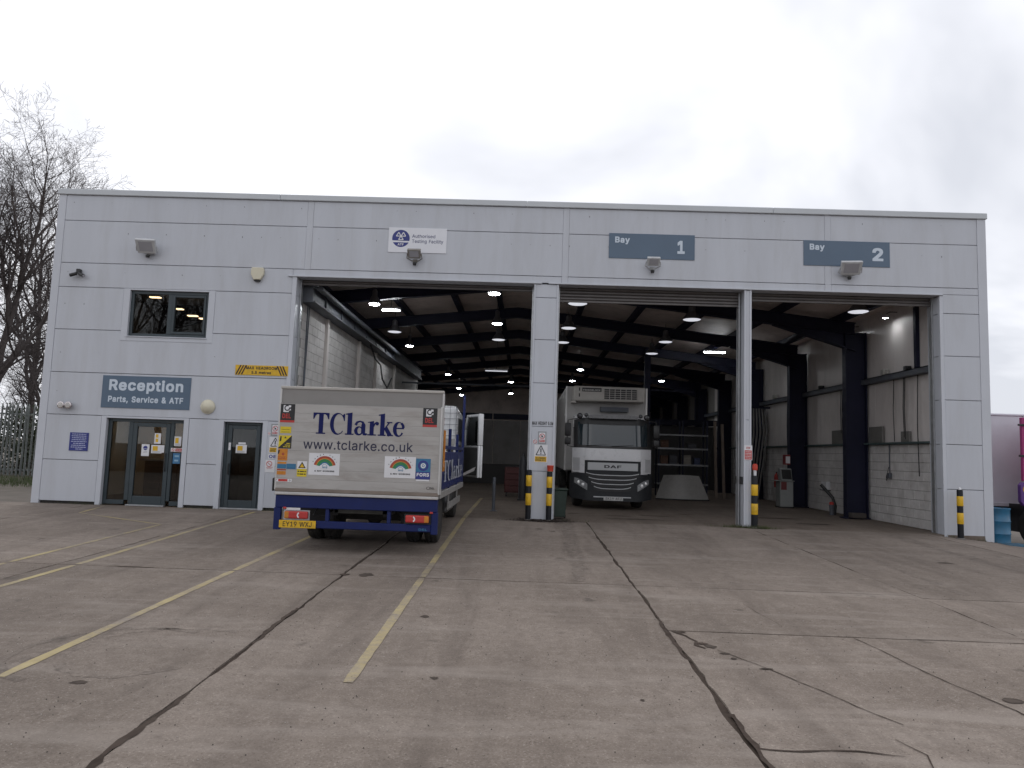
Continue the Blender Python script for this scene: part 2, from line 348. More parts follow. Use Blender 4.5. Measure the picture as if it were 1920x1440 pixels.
# letter outlines of a plain grotesque in two weights, relative steps in 1/500 em, one string per contour
GLYPHS = {
 '!': (98, ('42 -6 13 0 6 2 9 6 3 7 3 11 -2 11 -4 7 -9 7 -6 2 -12 0 -6 -2 -9 -7 -3 -6 -3 -11 3 -12 6 -9 5 -4', '33 76 31 0 4 2 2 175 -1 4 -3 1 -34 0 -4 -2 2 -175 1 -4'), ('39 -17 19 0 12 2 10 8 4 7 2 10 1 10 -2 18 -5 10 -10 8 -12 2 -27 -1 -9 -6 -5 -5 -3 -5 -2 -10 -1 -10 1 -11 2 -10 4 -7 9 -7 7 -2', '30 65 43 1 3 1 2 4 3 182 -1 12 -2 2 -3 1 -52 0 -3 -1 -2 -4 -1 -30 3 -162 2 -4')),
 '&': (224, ('84 -7 26 0 20 4 18 7 16 10 15 -17 40 -1 3 2 0 6 -33 39 7 12 8 22 4 33 -1 5 -3 1 -33 -1 -2 -22 -6 -17 -46 55 1 2 14 10 11 10 7 7 5 8 6 10 5 15 0 10 -2 17 -3 6 -7 12 -7 7 -18 11 -10 3 -17 2 -18 -1 -12 -4 -19 -11 -12 -15 -7 -23 0 -16 2 -9 2 -7 8 -17 15 -19 -23 -19 -14 -16 -6 -12 -5 -18 1 -14 3 -16 2 -7 9 -16 8 -7 17 -12 18 -6', '96 27 -16 3 -16 9 -9 14 -3 12 2 11 5 8 11 13 15 12 55 -65 -10 -7 -14 -6', '92 162 -13 18 -6 12 -1 7 1 7 7 12 6 5 11 3 8 0 9 -3 6 -3 5 -9 2 -12 -7 -14 -8 -8'), ('80 -18 33 0 14 2 21 5 13 7 9 -9 9 -2 49 1 4 1 2 4 0 19 -2 3 -26 32 10 28 3 37 -1 11 -1 3 -3 2 -7 1 -36 0 -8 -1 -2 -2 -1 -3 -2 -18 -21 26 23 21 12 19 4 17 0 27 -2 14 -2 8 -8 13 -8 7 -10 7 -8 5 -10 3 -23 2 -11 0 -19 -2 -12 -3 -19 -12 -12 -13 -3 -7 -5 -18 -1 -26 1 -16 3 -9 14 -25 -12 -11 -15 -16 -7 -13 -5 -17 0 -10 0 -19 3 -15 4 -12 5 -10 4 -6 8 -8 16 -11 10 -4 13 -5', '95 39 -6 1 -15 9 -3 3 -7 12 1 3 4 8 6 8 8 7 36 -43 -11 -6', '94 181 -5 8 -5 10 6 10 6 4 5 1 9 -4 5 -8 -5 -8 -8 -7')),
 ',': (94, ('18 -64 24 0 3 1 26 93 1 5 -1 4 -37 1 -3 -1 -16 -98 1 -4',), ('15 -75 30 0 6 1 4 2 27 98 0 19 -2 4 -9 2 -40 0 -6 -1 -4 -2 -2 -4 -14 -90 -1 -13 0 -10 2 -3 4 -2',)),
 '.': (94, ('41 -6 12 0 6 2 7 4 6 9 3 11 -3 12 -3 6 -10 7 -6 2 -11 0 -6 -2 -6 -3 -7 -10 -2 -7 0 -9 2 -7 5 -9 8 -4',), ('38 -17 18 0 12 2 8 5 4 5 3 5 3 10 0 10 -2 18 -5 10 -6 5 -5 3 -12 2 -26 -1 -10 -5 -8 -11 -2 -6 0 -10 0 -19 2 -6 7 -10 8 -5',)),
 '1': (227, ('37 -4 158 0 3 1 1 29 -1 4 -56 2 0 221 -1 4 -45 0 -56 -41 -1 -36 1 -4 3 -1 3 1 52 38 4 1 0 -183 -67 -2 -1 -4 0 -25 1 -4',), ('34 -15 164 0 8 1 3 3 1 37 0 10 -2 4 -10 2 -45 1 0 210 -1 11 -3 4 -8 1 -46 0 -8 -1 -55 -40 -3 -4 -1 -12 0 -32 0 -10 2 -4 10 -2 15 1 33 24 3 1 0 -148 -56 0 -6 0 -4 -2 -1 -4 -1 -10 1 -35 2 -4',)),
 '2': (227, ('31 -4 164 0 3 1 1 30 -1 4 -113 1 67 70 19 24 11 16 9 21 4 25 -3 18 -5 14 -3 6 -14 16 -16 10 -16 6 -17 4 -18 0 -16 -4 -12 -4 -15 -8 -10 -8 -11 -16 -7 -15 -2 -11 -1 -14 1 -4 37 0 2 15 3 10 5 7 13 11 11 3 11 2 16 -3 10 -4 10 -10 5 -7 2 -7 1 -16 -7 -19 -14 -20 -106 -112 -1 -27 1 -4',), ('28 -15 170 0 8 1 3 3 1 38 0 10 -2 4 -10 2 -84 0 48 50 19 23 11 16 11 26 3 17 0 23 -3 15 -4 13 -5 10 -9 10 -11 10 -11 7 -18 6 -15 3 -24 1 -23 -3 -16 -5 -17 -9 -10 -8 -12 -17 -6 -16 -4 -12 0 -31 2 -4 2 -1 8 -1 37 0 9 2 2 4 1 11 4 12 15 15 12 4 9 -1 11 -5 10 -11 5 -11 -6 -16 -14 -20 -106 -113 -1 -3 -1 -10 1 -33 2 -4',)),
 '5': (227, ('98 -7 27 0 12 3 21 9 12 9 11 12 6 8 9 19 3 16 0 23 -5 22 -11 24 -15 16 -10 6 -13 5 -13 4 -15 2 -11 0 -25 -7 -9 -5 7 63 107 1 1 4 0 26 -1 4 -138 1 -3 -1 -15 -129 1 -5 5 -1 29 -3 17 10 9 3 12 2 17 0 19 -10 11 -11 4 -6 4 -13 2 -12 0 -6 -3 -11 -4 -11 -6 -8 -7 -7 -11 -6 -12 -4 -16 1 -17 7 -12 11 -8 20 -34 1 -3 -1 -1 -9 4 -15 8 -18 6 -6 16 -14 20 -9',), ('94 -18 40 0 13 4 20 9 13 9 11 12 6 9 9 20 4 14 0 10 -1 37 -6 21 -11 22 -18 17 -9 5 -17 7 -28 4 -17 0 -17 -3 0 1 3 31 97 0 10 2 2 4 0 36 -1 11 -3 4 -8 1 -141 0 -8 -1 -3 -3 -14 -127 0 -21 1 -3 6 -3 25 -3 22 0 16 10 10 4 11 1 8 -3 11 -6 10 -10 3 -5 5 -12 -1 -12 -4 -11 -4 -6 -9 -9 -4 -3 -16 -6 -17 7 -10 9 -5 10 -3 10 -3 3 -8 1 -37 0 -6 0 -4 -2 -1 -4 -1 -10 1 -18 3 -11 9 -18 20 -20 25 -11',)),
 '9': (227, ('64 -4 36 0 4 2 57 82 17 28 15 34 5 22 0 22 -2 14 -4 10 -5 10 -9 14 -12 11 -18 11 -22 5 -16 1 -20 -3 -12 -4 -10 -5 -14 -10 -9 -10 -7 -11 -7 -18 -3 -13 0 -25 2 -10 8 -23 12 -14 9 -9 24 -10 23 -4 19 2 -63 -91 0 -7', '105 126 -3 1 -18 9 -11 14 -3 7 -3 10 1 21 5 14 7 9 10 8 7 4 10 3 12 0 17 -7 11 -8 7 -11 4 -12 2 -12 -1 -9 -6 -17 -11 -15 -18 -8'), ('61 -15 42 0 7 1 4 2 57 83 17 28 15 33 5 22 1 32 -2 19 -4 14 -6 11 -9 13 -12 12 -18 11 -23 6 -16 1 -28 -1 -22 -6 -11 -6 -20 -16 -9 -13 -7 -17 -4 -16 0 -45 3 -15 7 -17 12 -15 7 -7 7 -4 22 -9 24 -4 -49 -70 0 -23 3 -3', '111 137 -17 9 -7 8 -7 11 -2 8 0 5 5 14 7 10 9 7 6 3 9 2 13 -5 10 -7 9 -16 2 -13 -5 -14 -11 -14 -15 -7')),
 ':': (94, ('41 -6 12 0 6 2 7 4 6 9 3 11 -3 12 -3 6 -10 7 -6 2 -11 0 -6 -2 -6 -3 -7 -10 -2 -7 0 -9 2 -7 5 -9 8 -4', '46 131 3 0 9 2 8 4 6 9 3 12 -2 11 -2 5 -7 6 -11 5 -11 0 -10 -5 -9 -10 -2 -7 1 -16 5 -7 9 -6'), ('38 -17 18 0 12 2 8 5 4 5 3 5 3 10 0 10 -2 18 -5 10 -6 5 -5 3 -12 2 -26 -1 -10 -5 -8 -11 -2 -6 0 -10 0 -19 2 -6 7 -10 8 -5', '42 120 16 0 10 3 7 4 5 6 3 6 3 9 0 10 0 10 -3 11 -2 4 -6 6 -13 6 -23 1 -8 -1 -11 -6 -7 -9 -2 -4 -1 -23 0 -10 3 -7 9 -10 8 -4')),
 'A': (240, ('7 -4 36 0 4 2 24 69 98 0 25 -69 4 -2 33 0 3 1 0 6 -1 5 -92 249 -40 1 -4 -2 -91 -248 -2 -5 0 -5', '84 103 36 109 14 -47 22 -62'), ('4 -15 42 0 10 2 1 2 24 67 79 0 24 -67 2 -2 9 -2 39 0 6 1 4 2 2 3 0 19 -3 6 -91 249 -2 2 -9 2 -43 0 -7 -1 -4 -2 -93 -256 0 -21 3 -3', '101 114 18 56 20 -56')),
 'B': (228, ('29 -4 98 0 25 2 15 4 17 9 6 4 13 15 7 17 3 20 -1 16 -3 13 -9 16 -12 12 -17 9 15 9 5 6 5 8 6 16 1 24 -4 15 -6 15 -7 9 -10 8 -18 9 -23 6 -105 0 -3 -1 -1 -256 1 -4', '66 33 0 78 66 0 7 -1 5 -2 12 -6 9 -8 2 -4 6 -14 1 -7 -1 -7 -5 -12 -7 -7 -7 -4 -9 -4 -9 -2', '66 147 0 75 55 0 17 -2 10 -5 2 -2 11 -13 3 -9 0 -9 -5 -15 -10 -10 -7 -5 -16 -5'), ('26 -15 104 0 31 3 22 7 11 6 6 4 13 15 5 9 4 14 2 24 -2 26 -3 13 -5 9 -6 9 -10 11 8 12 6 15 2 16 0 28 -6 18 -7 14 -5 6 -10 9 -12 7 -13 5 -23 4 -111 0 -6 -1 -4 -2 -1 -3 -1 -10 0 -252 1 -10 1 -3 4 -2', '77 44 0 56 50 0 9 -2 10 -6 9 -8 6 -13 0 -5 -3 -7 -6 -6 -16 -8 -6 -1', '77 158 0 53 40 0 12 -2 9 -4 3 -2 10 -13 1 -4 -4 -10 -8 -9 -9 -5 -11 -4')),
 'C': (255, ('129 -7 22 1 21 4 18 8 14 10 14 13 9 13 8 17 5 20 -1 4 -3 1 -35 -1 -7 -18 -3 -5 -15 -17 -10 -5 -20 -7 -12 -1 -12 1 -17 5 -11 6 -8 7 -14 15 -10 21 -4 15 -2 10 0 34 1 7 8 27 6 10 8 12 7 6 8 6 18 9 15 3 13 0 20 -5 18 -10 11 -12 5 -8 7 -18 35 -1 3 1 1 6 -5 19 -13 24 -14 16 -10 8 -22 10 -14 5 -26 3 -20 -1 -17 -4 -13 -4 -14 -8 -12 -9 -12 -11 -16 -25 -7 -16 -6 -24 -3 -29 1 -24 7 -36 14 -28 11 -15 11 -10 12 -9 14 -7 18 -6 12 -2',), ('126 -18 23 0 14 2 16 3 12 4 9 5 18 13 10 11 9 12 9 18 4 20 0 19 -1 3 -2 2 -8 1 -44 -1 -5 -2 -6 -17 -3 -6 -15 -16 -18 -8 -8 -3 -9 0 -18 5 -9 5 -9 7 -13 15 -9 20 -5 15 -1 29 1 9 8 23 13 20 6 6 16 10 10 4 10 2 9 0 17 -6 12 -7 12 -14 3 -6 6 -17 4 -2 45 -1 8 1 3 4 0 20 -4 21 -14 25 -14 16 -11 8 -22 11 -14 5 -32 3 -32 -1 -15 -4 -15 -5 -15 -8 -12 -9 -12 -12 -16 -24 -9 -20 -7 -33 -1 -26 1 -34 7 -33 9 -20 8 -13 9 -12 11 -11 12 -9 15 -7 15 -5 15 -3',)),
 'D': (251, ('29 -4 85 0 16 1 19 4 29 11 19 14 15 16 9 15 6 15 3 16 4 27 0 33 -7 35 -6 15 -16 24 -13 12 -27 15 -20 7 -27 2 -88 0 -3 -1 -1 -256 1 -4', '66 33 0 189 46 0 13 -1 10 -2 23 -9 7 -5 15 -17 7 -12 7 -23 2 -22 -2 -29 -4 -13 -10 -23 -15 -16 -7 -5 -23 -10 -13 -2'), ('26 -15 91 0 22 1 16 4 18 5 15 7 18 14 16 17 8 13 6 15 6 22 2 15 2 26 -2 34 -6 32 -7 17 -16 25 -13 12 -28 16 -17 6 -15 2 -21 1 -94 0 -6 -1 -4 -2 -1 -3 -1 -10 0 -252 1 -10 1 -3 4 -2', '77 44 0 167 32 0 19 -3 19 -7 9 -6 14 -16 6 -11 6 -22 3 -18 -5 -31 -10 -21 -14 -16 -9 -6 -21 -8 -10 -2')),
 'E': (209, ('29 -4 159 0 3 1 1 31 -1 4 -125 2 0 76 112 0 3 1 1 4 0 27 -1 4 -115 1 0 75 123 1 1 4 0 26 -1 4 -159 1 -3 -1 -1 -256 1 -4',), ('26 -15 165 0 6 1 4 2 1 3 1 10 0 27 -1 11 -3 4 -8 1 -114 1 0 54 110 1 3 1 2 2 1 12 -1 37 -1 4 -2 1 -8 1 -104 0 0 53 112 0 8 1 3 4 1 11 -1 36 -2 4 -9 2 -162 0 -6 -1 -4 -2 -1 -3 -1 -10 0 -252 1 -10 1 -3 4 -2',)),
 'F': (205, ('29 -4 33 0 3 1 1 110 107 0 3 1 1 4 0 26 -1 4 -110 1 0 79 122 1 1 4 0 26 -1 4 -158 1 -3 -1 -1 -256 1 -4',), ('26 -15 39 0 8 1 3 3 1 12 0 95 99 0 6 0 4 2 2 4 0 10 0 26 0 10 -2 4 -10 2 -99 0 0 56 111 1 8 1 3 4 1 11 0 36 -2 4 -10 2 -161 0 -6 -1 -4 -2 -1 -3 -1 -10 0 -252 1 -10 1 -3 4 -2',)),
 'G': (260, ('129 -7 21 0 17 4 25 9 16 11 14 15 6 10 7 14 5 15 3 26 0 30 -1 4 -101 1 -3 -1 -1 -4 0 -26 1 -4 65 -1 0 -6 -5 -17 -9 -17 -8 -8 -11 -8 -18 -7 -17 -3 -12 1 -10 2 -19 9 -8 7 -14 15 -10 21 -4 15 -2 10 0 34 1 7 8 27 7 12 14 16 8 6 11 6 12 4 15 2 17 -2 17 -6 12 -8 13 -14 10 -23 36 -1 3 1 1 4 -2 10 -6 17 -5 10 -4 6 -20 21 -14 9 -18 8 -19 4 -18 2 -20 -1 -15 -3 -14 -5 -16 -8 -12 -9 -9 -10 -12 -16 -12 -26 -6 -24 -3 -29 1 -24 7 -36 15 -31 21 -22 22 -14 21 -8 13 -2',), ('126 -18 27 0 18 3 28 10 13 8 20 19 11 21 8 21 3 33 0 40 -2 3 -2 2 -8 1 -110 -1 -4 -1 -2 -4 0 -36 0 -10 2 -3 3 -2 7 -1 51 0 -5 -11 -5 -8 -11 -11 -8 -5 -15 -6 -13 -2 -10 2 -18 8 -9 7 -13 15 -9 20 -5 15 -1 29 1 9 8 23 6 11 13 15 16 10 10 4 10 2 11 -1 14 -5 12 -8 13 -14 9 -22 4 -2 46 -1 8 1 3 4 1 20 -9 27 -9 17 -20 21 -14 9 -21 9 -17 3 -24 3 -32 -1 -13 -3 -16 -6 -16 -8 -12 -9 -10 -10 -12 -16 -14 -30 -7 -33 -1 -26 1 -34 6 -30 4 -9 13 -27 21 -23 22 -14 22 -8 13 -2',)),
 'H': (258, ('29 -4 33 0 3 1 2 115 125 0 1 -115 3 -1 32 0 3 1 1 256 -1 4 -35 1 -3 -1 -2 -109 -125 0 -1 109 -3 1 -32 0 -3 -1 -1 -256 1 -4',), ('26 -15 39 0 8 1 3 3 1 12 1 100 103 0 0 -100 1 -10 1 -3 3 -2 7 -1 38 0 6 1 4 2 1 3 1 10 0 252 -1 10 -2 4 -9 2 -38 0 -6 -1 -4 -2 -1 -3 -1 -10 -1 -94 -103 0 0 94 -1 10 -1 3 -3 2 -7 1 -38 0 -6 -1 -4 -2 -1 -3 -1 -10 0 -252 1 -10 1 -3 4 -2',)),
 'I': (150, ('15 -4 120 0 3 1 1 31 -1 4 -43 2 0 187 43 2 1 4 0 26 -1 4 -122 1 -3 -1 -1 -30 1 -4 42 -2 0 -187 -42 -2 -1 -4 0 -27 1 -4',), ('12 -15 126 0 8 1 3 3 1 39 0 10 -2 4 -3 1 -7 1 -32 1 0 165 32 1 6 1 4 2 2 3 0 10 0 26 -1 11 -3 4 -8 1 -125 0 -8 -1 -3 -3 -1 -38 1 -10 1 -3 3 -2 7 -1 31 -1 0 -165 -31 -1 -6 0 -4 -2 -1 -4 -1 -10 1 -37 2 -4',)),
 'J': (198, ('88 -7 21 1 17 5 14 6 8 6 11 13 8 14 4 18 1 14 0 183 -1 4 -35 1 -4 -2 0 -185 -3 -16 -8 -14 -13 -9 -7 -2 -9 -1 -14 3 -8 4 -7 6 -7 13 -2 10 -2 24 -35 1 -3 -1 -1 -20 1 -16 5 -16 6 -13 11 -13 13 -8 10 -4 13 -4',), ('84 -18 16 0 18 2 17 4 14 7 9 6 11 13 9 17 4 15 1 24 0 183 -1 12 -4 3 -45 1 -8 -1 -3 -4 -1 -188 -3 -14 -8 -12 -11 -8 -6 -1 -7 1 -10 6 -6 8 -4 7 -2 12 0 20 -2 3 -2 2 -8 1 -38 0 -8 -1 -3 -4 -1 -27 2 -23 4 -18 7 -14 12 -13 9 -6 11 -5 19 -6',)),
 'K': (233, ('29 -4 33 0 3 1 1 84 33 34 84 -118 41 -1 3 1 1 6 -2 2 -98 139 99 106 0 7 -48 0 -86 -91 -27 -32 -1 123 -3 1 -32 0 -3 -1 -1 -256 1 -4',), ('26 -15 39 0 6 1 4 2 1 3 1 10 0 71 20 22 77 -107 9 -2 44 0 6 1 4 2 1 3 1 9 -1 10 -1 3 -91 129 91 99 1 3 0 19 -2 4 -9 2 -48 0 -9 -2 -93 -98 0 84 -1 10 -1 3 -3 2 -7 1 -38 0 -6 -1 -4 -2 -1 -3 -1 -10 0 -252 1 -10 1 -3 4 -2',)),
 'L': (196, ('29 -4 152 0 3 1 1 4 0 27 -1 4 -118 1 0 220 -1 4 -3 1 -32 0 -3 -1 -1 -4 0 -252 1 -4',), ('26 -15 158 0 10 2 2 4 0 47 -2 4 -2 1 -8 1 -107 0 0 209 -1 12 -2 2 -3 1 -50 0 -3 -1 -2 -4 -1 -262 1 -10 1 -3 4 -2',)),
 'M': (314, ('29 -4 32 0 3 2 0 194 18 -52 57 -142 4 -2 28 0 4 2 57 145 17 47 -1 -192 4 -2 32 0 3 1 1 256 -1 4 -49 1 -4 -2 -61 -157 -15 -47 -16 47 -62 157 -4 2 -46 0 -3 -1 -1 -256 1 -4',), ('26 -15 38 0 8 1 3 3 1 12 0 119 54 -133 10 -2 34 0 7 1 4 2 52 132 0 -119 1 -12 3 -3 8 -1 38 0 6 1 4 2 1 3 1 10 0 252 -1 10 -2 4 -9 2 -52 0 -7 -1 -4 -2 -67 -173 -67 173 -4 2 -7 1 -52 0 -6 -1 -4 -2 -1 -3 -1 -10 0 -252 1 -10 1 -3 4 -2',)),
 'N': (262, ('29 -4 33 0 4 2 -1 199 32 -54 92 -145 4 -2 39 0 3 1 1 256 -1 4 -36 1 -3 -2 0 -197 -19 33 -105 164 -4 2 -38 0 -3 -1 -1 -256 1 -4',), ('26 -15 45 1 3 1 2 3 1 159 103 -162 10 -2 45 0 6 1 4 2 1 3 1 10 0 252 -1 10 -2 4 -9 2 -39 0 -8 -1 -3 -3 -1 -12 0 -147 -104 161 -9 2 -44 0 -6 -1 -4 -2 -1 -3 -1 -10 0 -252 1 -10 1 -3 4 -2',)),
 'O': (267, ('128 -7 22 1 17 4 15 5 14 6 10 7 14 14 7 10 8 14 6 14 6 21 3 18 1 16 -1 24 -4 22 -10 30 -17 26 -11 11 -12 9 -14 7 -19 6 -26 4 -21 -1 -17 -4 -13 -4 -14 -8 -12 -9 -12 -11 -16 -25 -7 -16 -6 -24 -3 -29 1 -24 7 -36 14 -28 11 -15 11 -10 12 -9 9 -5 23 -8 12 -2', '131 30 -14 2 -11 4 -12 6 -16 14 -12 20 -8 24 -2 10 0 34 2 10 4 15 6 13 11 18 7 6 20 12 11 4 17 2 18 -3 20 -9 8 -5 14 -17 12 -24 4 -22 1 -20 -3 -24 -3 -15 -11 -21 -7 -10 -7 -7 -19 -11 -9 -4'), ('125 -18 29 1 20 4 27 10 14 9 15 15 7 10 8 13 10 27 5 26 2 26 -2 34 -3 19 -12 34 -16 24 -12 12 -12 9 -14 8 -17 5 -15 4 -33 1 -19 -1 -12 -3 -23 -8 -10 -6 -12 -9 -12 -12 -18 -27 -7 -17 -7 -33 -1 -34 1 -26 3 -15 5 -21 16 -30 9 -12 11 -11 12 -9 15 -7 15 -5 15 -3', '131 42 -9 2 -18 8 -16 14 -11 18 -8 22 -2 10 0 22 1 9 5 13 5 12 11 18 6 6 19 11 10 4 11 1 10 -2 18 -8 7 -5 14 -16 11 -22 3 -15 2 -18 -2 -19 -4 -13 -10 -21 -7 -9 -7 -7 -17 -10 -10 -4')),
 'P': (222, ('29 -4 33 0 3 1 1 92 56 0 21 3 15 3 20 11 12 10 5 8 7 15 6 23 0 23 -2 13 -7 19 -6 9 -15 15 -8 6 -23 8 -13 3 -104 0 -3 -1 -1 -256 1 -4', '66 125 0 97 59 0 14 -4 11 -5 7 -7 6 -8 4 -12 1 -21 -5 -15 -9 -12 -9 -7 -15 -5 -13 -1'), ('26 -15 39 0 6 1 4 2 1 3 1 10 0 77 48 0 18 2 22 4 23 12 12 11 5 7 8 16 5 22 0 43 -6 23 -8 16 -12 14 -13 9 -25 9 -17 3 -110 0 -6 -1 -4 -2 -1 -3 -1 -10 0 -252 1 -10 1 -3 4 -2', '77 136 0 75 41 0 13 -3 10 -5 12 -13 4 -15 -2 -9 -6 -13 -12 -11 -13 -4 -11 -2')),
 'R': (224, ('29 -4 33 0 3 1 2 98 54 0 52 -97 4 -2 37 0 3 1 1 6 -2 3 -53 96 15 9 16 13 7 15 4 12 4 23 -3 25 -7 20 -5 8 -18 17 -18 9 -24 5 -104 0 -3 -1 -1 -256 1 -4', '66 132 0 90 59 0 14 -3 6 -2 16 -13 6 -16 2 -13 -1 -10 -5 -12 -2 -5 -9 -7 -6 -4 -20 -5'), ('26 -15 39 0 6 1 4 2 1 3 1 10 1 83 34 0 52 -97 10 -2 43 0 6 1 4 2 1 3 0 21 -46 85 12 8 10 10 6 11 7 20 3 28 -2 29 -9 25 -5 8 -18 18 -21 10 -12 3 -16 2 -110 0 -6 -1 -4 -2 -1 -3 -1 -10 0 -252 1 -10 1 -3 4 -2', '77 143 0 68 41 0 11 -2 8 -3 14 -11 4 -11 2 -9 -5 -15 -9 -9 -7 -4 -14 -4')),
 'S': (223, ('96 -8 32 0 25 5 13 5 16 11 14 15 5 9 6 22 1 19 -4 14 -6 16 -11 11 -9 7 -19 9 -25 9 -30 8 -15 5 -11 6 -8 6 -4 5 -3 6 -1 3 0 11 3 8 5 7 7 6 11 6 17 4 18 0 8 -1 17 -9 11 -11 4 -9 3 -9 34 -1 3 1 1 5 -3 19 -9 18 -3 4 -11 9 -11 8 -14 7 -15 4 -21 2 -28 -2 -15 -4 -18 -9 -8 -6 -14 -13 -6 -11 -5 -20 -1 -13 4 -21 7 -13 9 -10 16 -12 16 -7 56 -17 19 -7 15 -13 3 -6 2 -8 -1 -8 -6 -12 -10 -9 -12 -7 -20 -5 -16 0 -11 1 -7 3 -12 6 -12 13 -4 7 -3 12 -36 1 -3 -1 -1 -5 1 -11 5 -13 8 -16 9 -11 10 -7 14 -7 10 -4',), ('92 -19 45 1 23 4 15 6 17 11 14 16 6 9 6 21 1 18 -1 22 -4 15 -6 13 -12 12 -9 7 -19 10 -27 9 -29 7 -15 6 -9 5 -8 6 -4 4 -2 5 1 5 5 7 9 7 17 6 11 1 13 -4 12 -8 7 -8 4 -7 2 -8 3 -4 8 -1 37 0 6 0 4 2 1 4 1 10 -1 19 -3 11 -9 17 -10 11 -12 9 -11 6 -22 7 -27 3 -19 -1 -21 -2 -22 -7 -12 -6 -8 -6 -14 -14 -6 -11 -6 -19 -1 -23 2 -23 3 -10 6 -9 10 -12 19 -13 14 -7 58 -17 18 -7 7 -5 8 -10 0 -4 -4 -8 -6 -6 -9 -6 -5 -3 -14 -4 -9 0 -15 3 -14 8 -8 10 -4 9 -2 9 -3 3 -8 1 -39 0 -6 -1 -4 -2 -2 -3 0 -10 2 -20 6 -18 11 -18 10 -9 20 -11 23 -7',)),
 'T': (224, ('95 -4 33 0 3 1 1 4 0 221 79 1 1 4 0 26 -1 4 -195 1 -3 -1 -1 -30 1 -4 79 -1 0 -221 1 -4',), ('92 -15 45 1 3 1 2 4 1 220 68 0 9 2 2 4 1 36 -1 11 -3 4 -8 1 -198 0 -8 -1 -3 -3 -1 -38 1 -10 2 -4 9 -2 68 0 0 -210 1 -10 1 -3 4 -2',)),
 'U': (259, ('124 -8 16 0 18 3 28 10 10 6 18 17 12 21 4 12 3 24 0 168 -1 4 -36 1 -3 -1 -1 -176 -4 -15 -8 -14 -7 -7 -6 -5 -13 -6 -15 -4 -19 0 -16 4 -16 8 -9 10 -6 10 -5 13 -2 12 0 169 -4 2 -32 0 -3 -1 -1 -173 3 -23 4 -12 6 -13 7 -10 16 -15 13 -7 22 -8',), ('122 -19 14 0 29 3 18 6 12 5 10 6 19 17 12 22 5 14 3 31 0 168 -1 11 -3 4 -8 1 -39 0 -8 -1 -3 -3 -1 -12 0 -165 -3 -13 -8 -13 -6 -7 -18 -11 -13 -3 -7 0 -14 3 -14 8 -14 17 -5 13 -2 11 0 160 -1 10 -1 3 -3 2 -7 1 -38 0 -8 -1 -3 -3 -1 -12 0 -169 3 -30 5 -14 6 -13 7 -10 17 -16 13 -7 24 -9',)),
 'W': (343, ('77 -4 38 0 3 1 1 1 49 179 3 21 10 -41 43 -159 1 -1 3 -1 40 1 70 253 0 7 -3 1 -33 0 -3 -1 -1 -1 -39 -150 -13 -53 -52 203 -1 1 -3 1 -40 -1 -54 -205 -12 54 -39 150 -1 1 -3 1 -36 -1 0 -7 61 -221 8 -31',), ('74 -15 44 0 6 1 4 2 43 155 44 -155 3 -2 7 -1 43 0 6 1 4 2 72 256 0 19 -2 4 -10 2 -39 0 -6 -1 -4 -2 -43 -159 -40 150 -4 10 -9 2 -43 0 -6 -1 -4 -2 -43 -159 -43 159 -3 2 -7 1 -39 0 -6 -1 -4 -2 -1 -3 0 -19 69 -251 3 -6',)),
 'X': (237, ('8 -4 41 1 60 87 10 15 7 -13 62 -89 40 -1 3 1 0 7 -88 127 83 119 0 7 -42 0 -48 -68 -17 -28 -11 19 -53 77 -40 1 -3 -1 0 -7 83 -120 -89 -126 0 -7',), ('5 -15 44 0 9 2 60 86 60 -86 10 -2 43 0 6 1 4 2 1 3 1 9 -1 10 -1 3 -81 118 76 110 2 3 0 19 -2 4 -10 2 -42 0 -10 -2 -55 -79 -55 79 -9 2 -43 0 -6 -1 -4 -2 -2 -3 0 -9 0 -10 2 -3 76 -111 -82 -117 -2 -3 1 -20 3 -4',)),
 'Y': (236, ('101 -4 33 0 3 1 1 105 93 148 0 7 -40 1 -4 -2 -54 -86 -11 -22 -4 -6 -9 18 -59 96 -4 2 -38 0 -3 -1 -1 -6 2 -3 92 -146 0 -101 1 -4',), ('98 -15 39 0 6 1 4 2 1 3 1 10 0 93 92 147 1 3 0 19 -2 4 -9 2 -43 0 -10 -2 -60 -97 -60 97 -9 2 -44 0 -6 -1 -4 -2 -1 -3 -1 -9 1 -10 1 -3 92 -147 1 -103 2 -4',)),
 'a': (195, ('68 -8 22 0 15 3 17 8 12 11 0 -13 1 -4 33 -1 3 1 1 140 -2 11 -6 16 -10 13 -8 6 -13 7 -10 3 -14 3 -22 0 -26 -5 -13 -6 -10 -7 -14 -16 -7 -13 -1 -5 2 -2 32 -9 3 1 7 10 12 11 13 5 19 1 10 -2 10 -5 3 -4 6 -12 1 -9 -4 -8 -14 -4 -46 -5 -22 -6 -12 -6 -9 -6 -5 -6 -7 -11 -3 -10 -1 -15 3 -18 7 -16 9 -10 12 -9 18 -5', '80 27 -12 3 -8 4 -5 4 -5 9 0 10 6 11 4 3 15 6 25 5 13 1 21 5 0 -20 -2 -8 -4 -10 -6 -8 -10 -9 -7 -3 -12 -3'), ('65 -19 34 1 13 2 11 4 5 -2 7 -1 36 0 8 1 3 4 1 147 -1 18 -7 16 -8 13 -11 9 -23 10 -21 4 -28 0 -20 -3 -11 -3 -14 -6 -11 -7 -16 -20 -6 -12 0 -19 2 -4 32 -11 13 0 8 1 3 3 6 9 12 10 15 5 8 -2 7 -3 5 -5 4 -8 -1 -1 -13 -3 -46 -6 -22 -6 -13 -6 -8 -6 -6 -6 -7 -12 -3 -7 -2 -14 0 -23 3 -15 6 -15 12 -14 12 -9 20 -6', '86 38 -10 2 -7 4 -4 4 -3 5 5 6 17 8 26 5 12 0 -4 -13 -8 -10 -13 -9')),
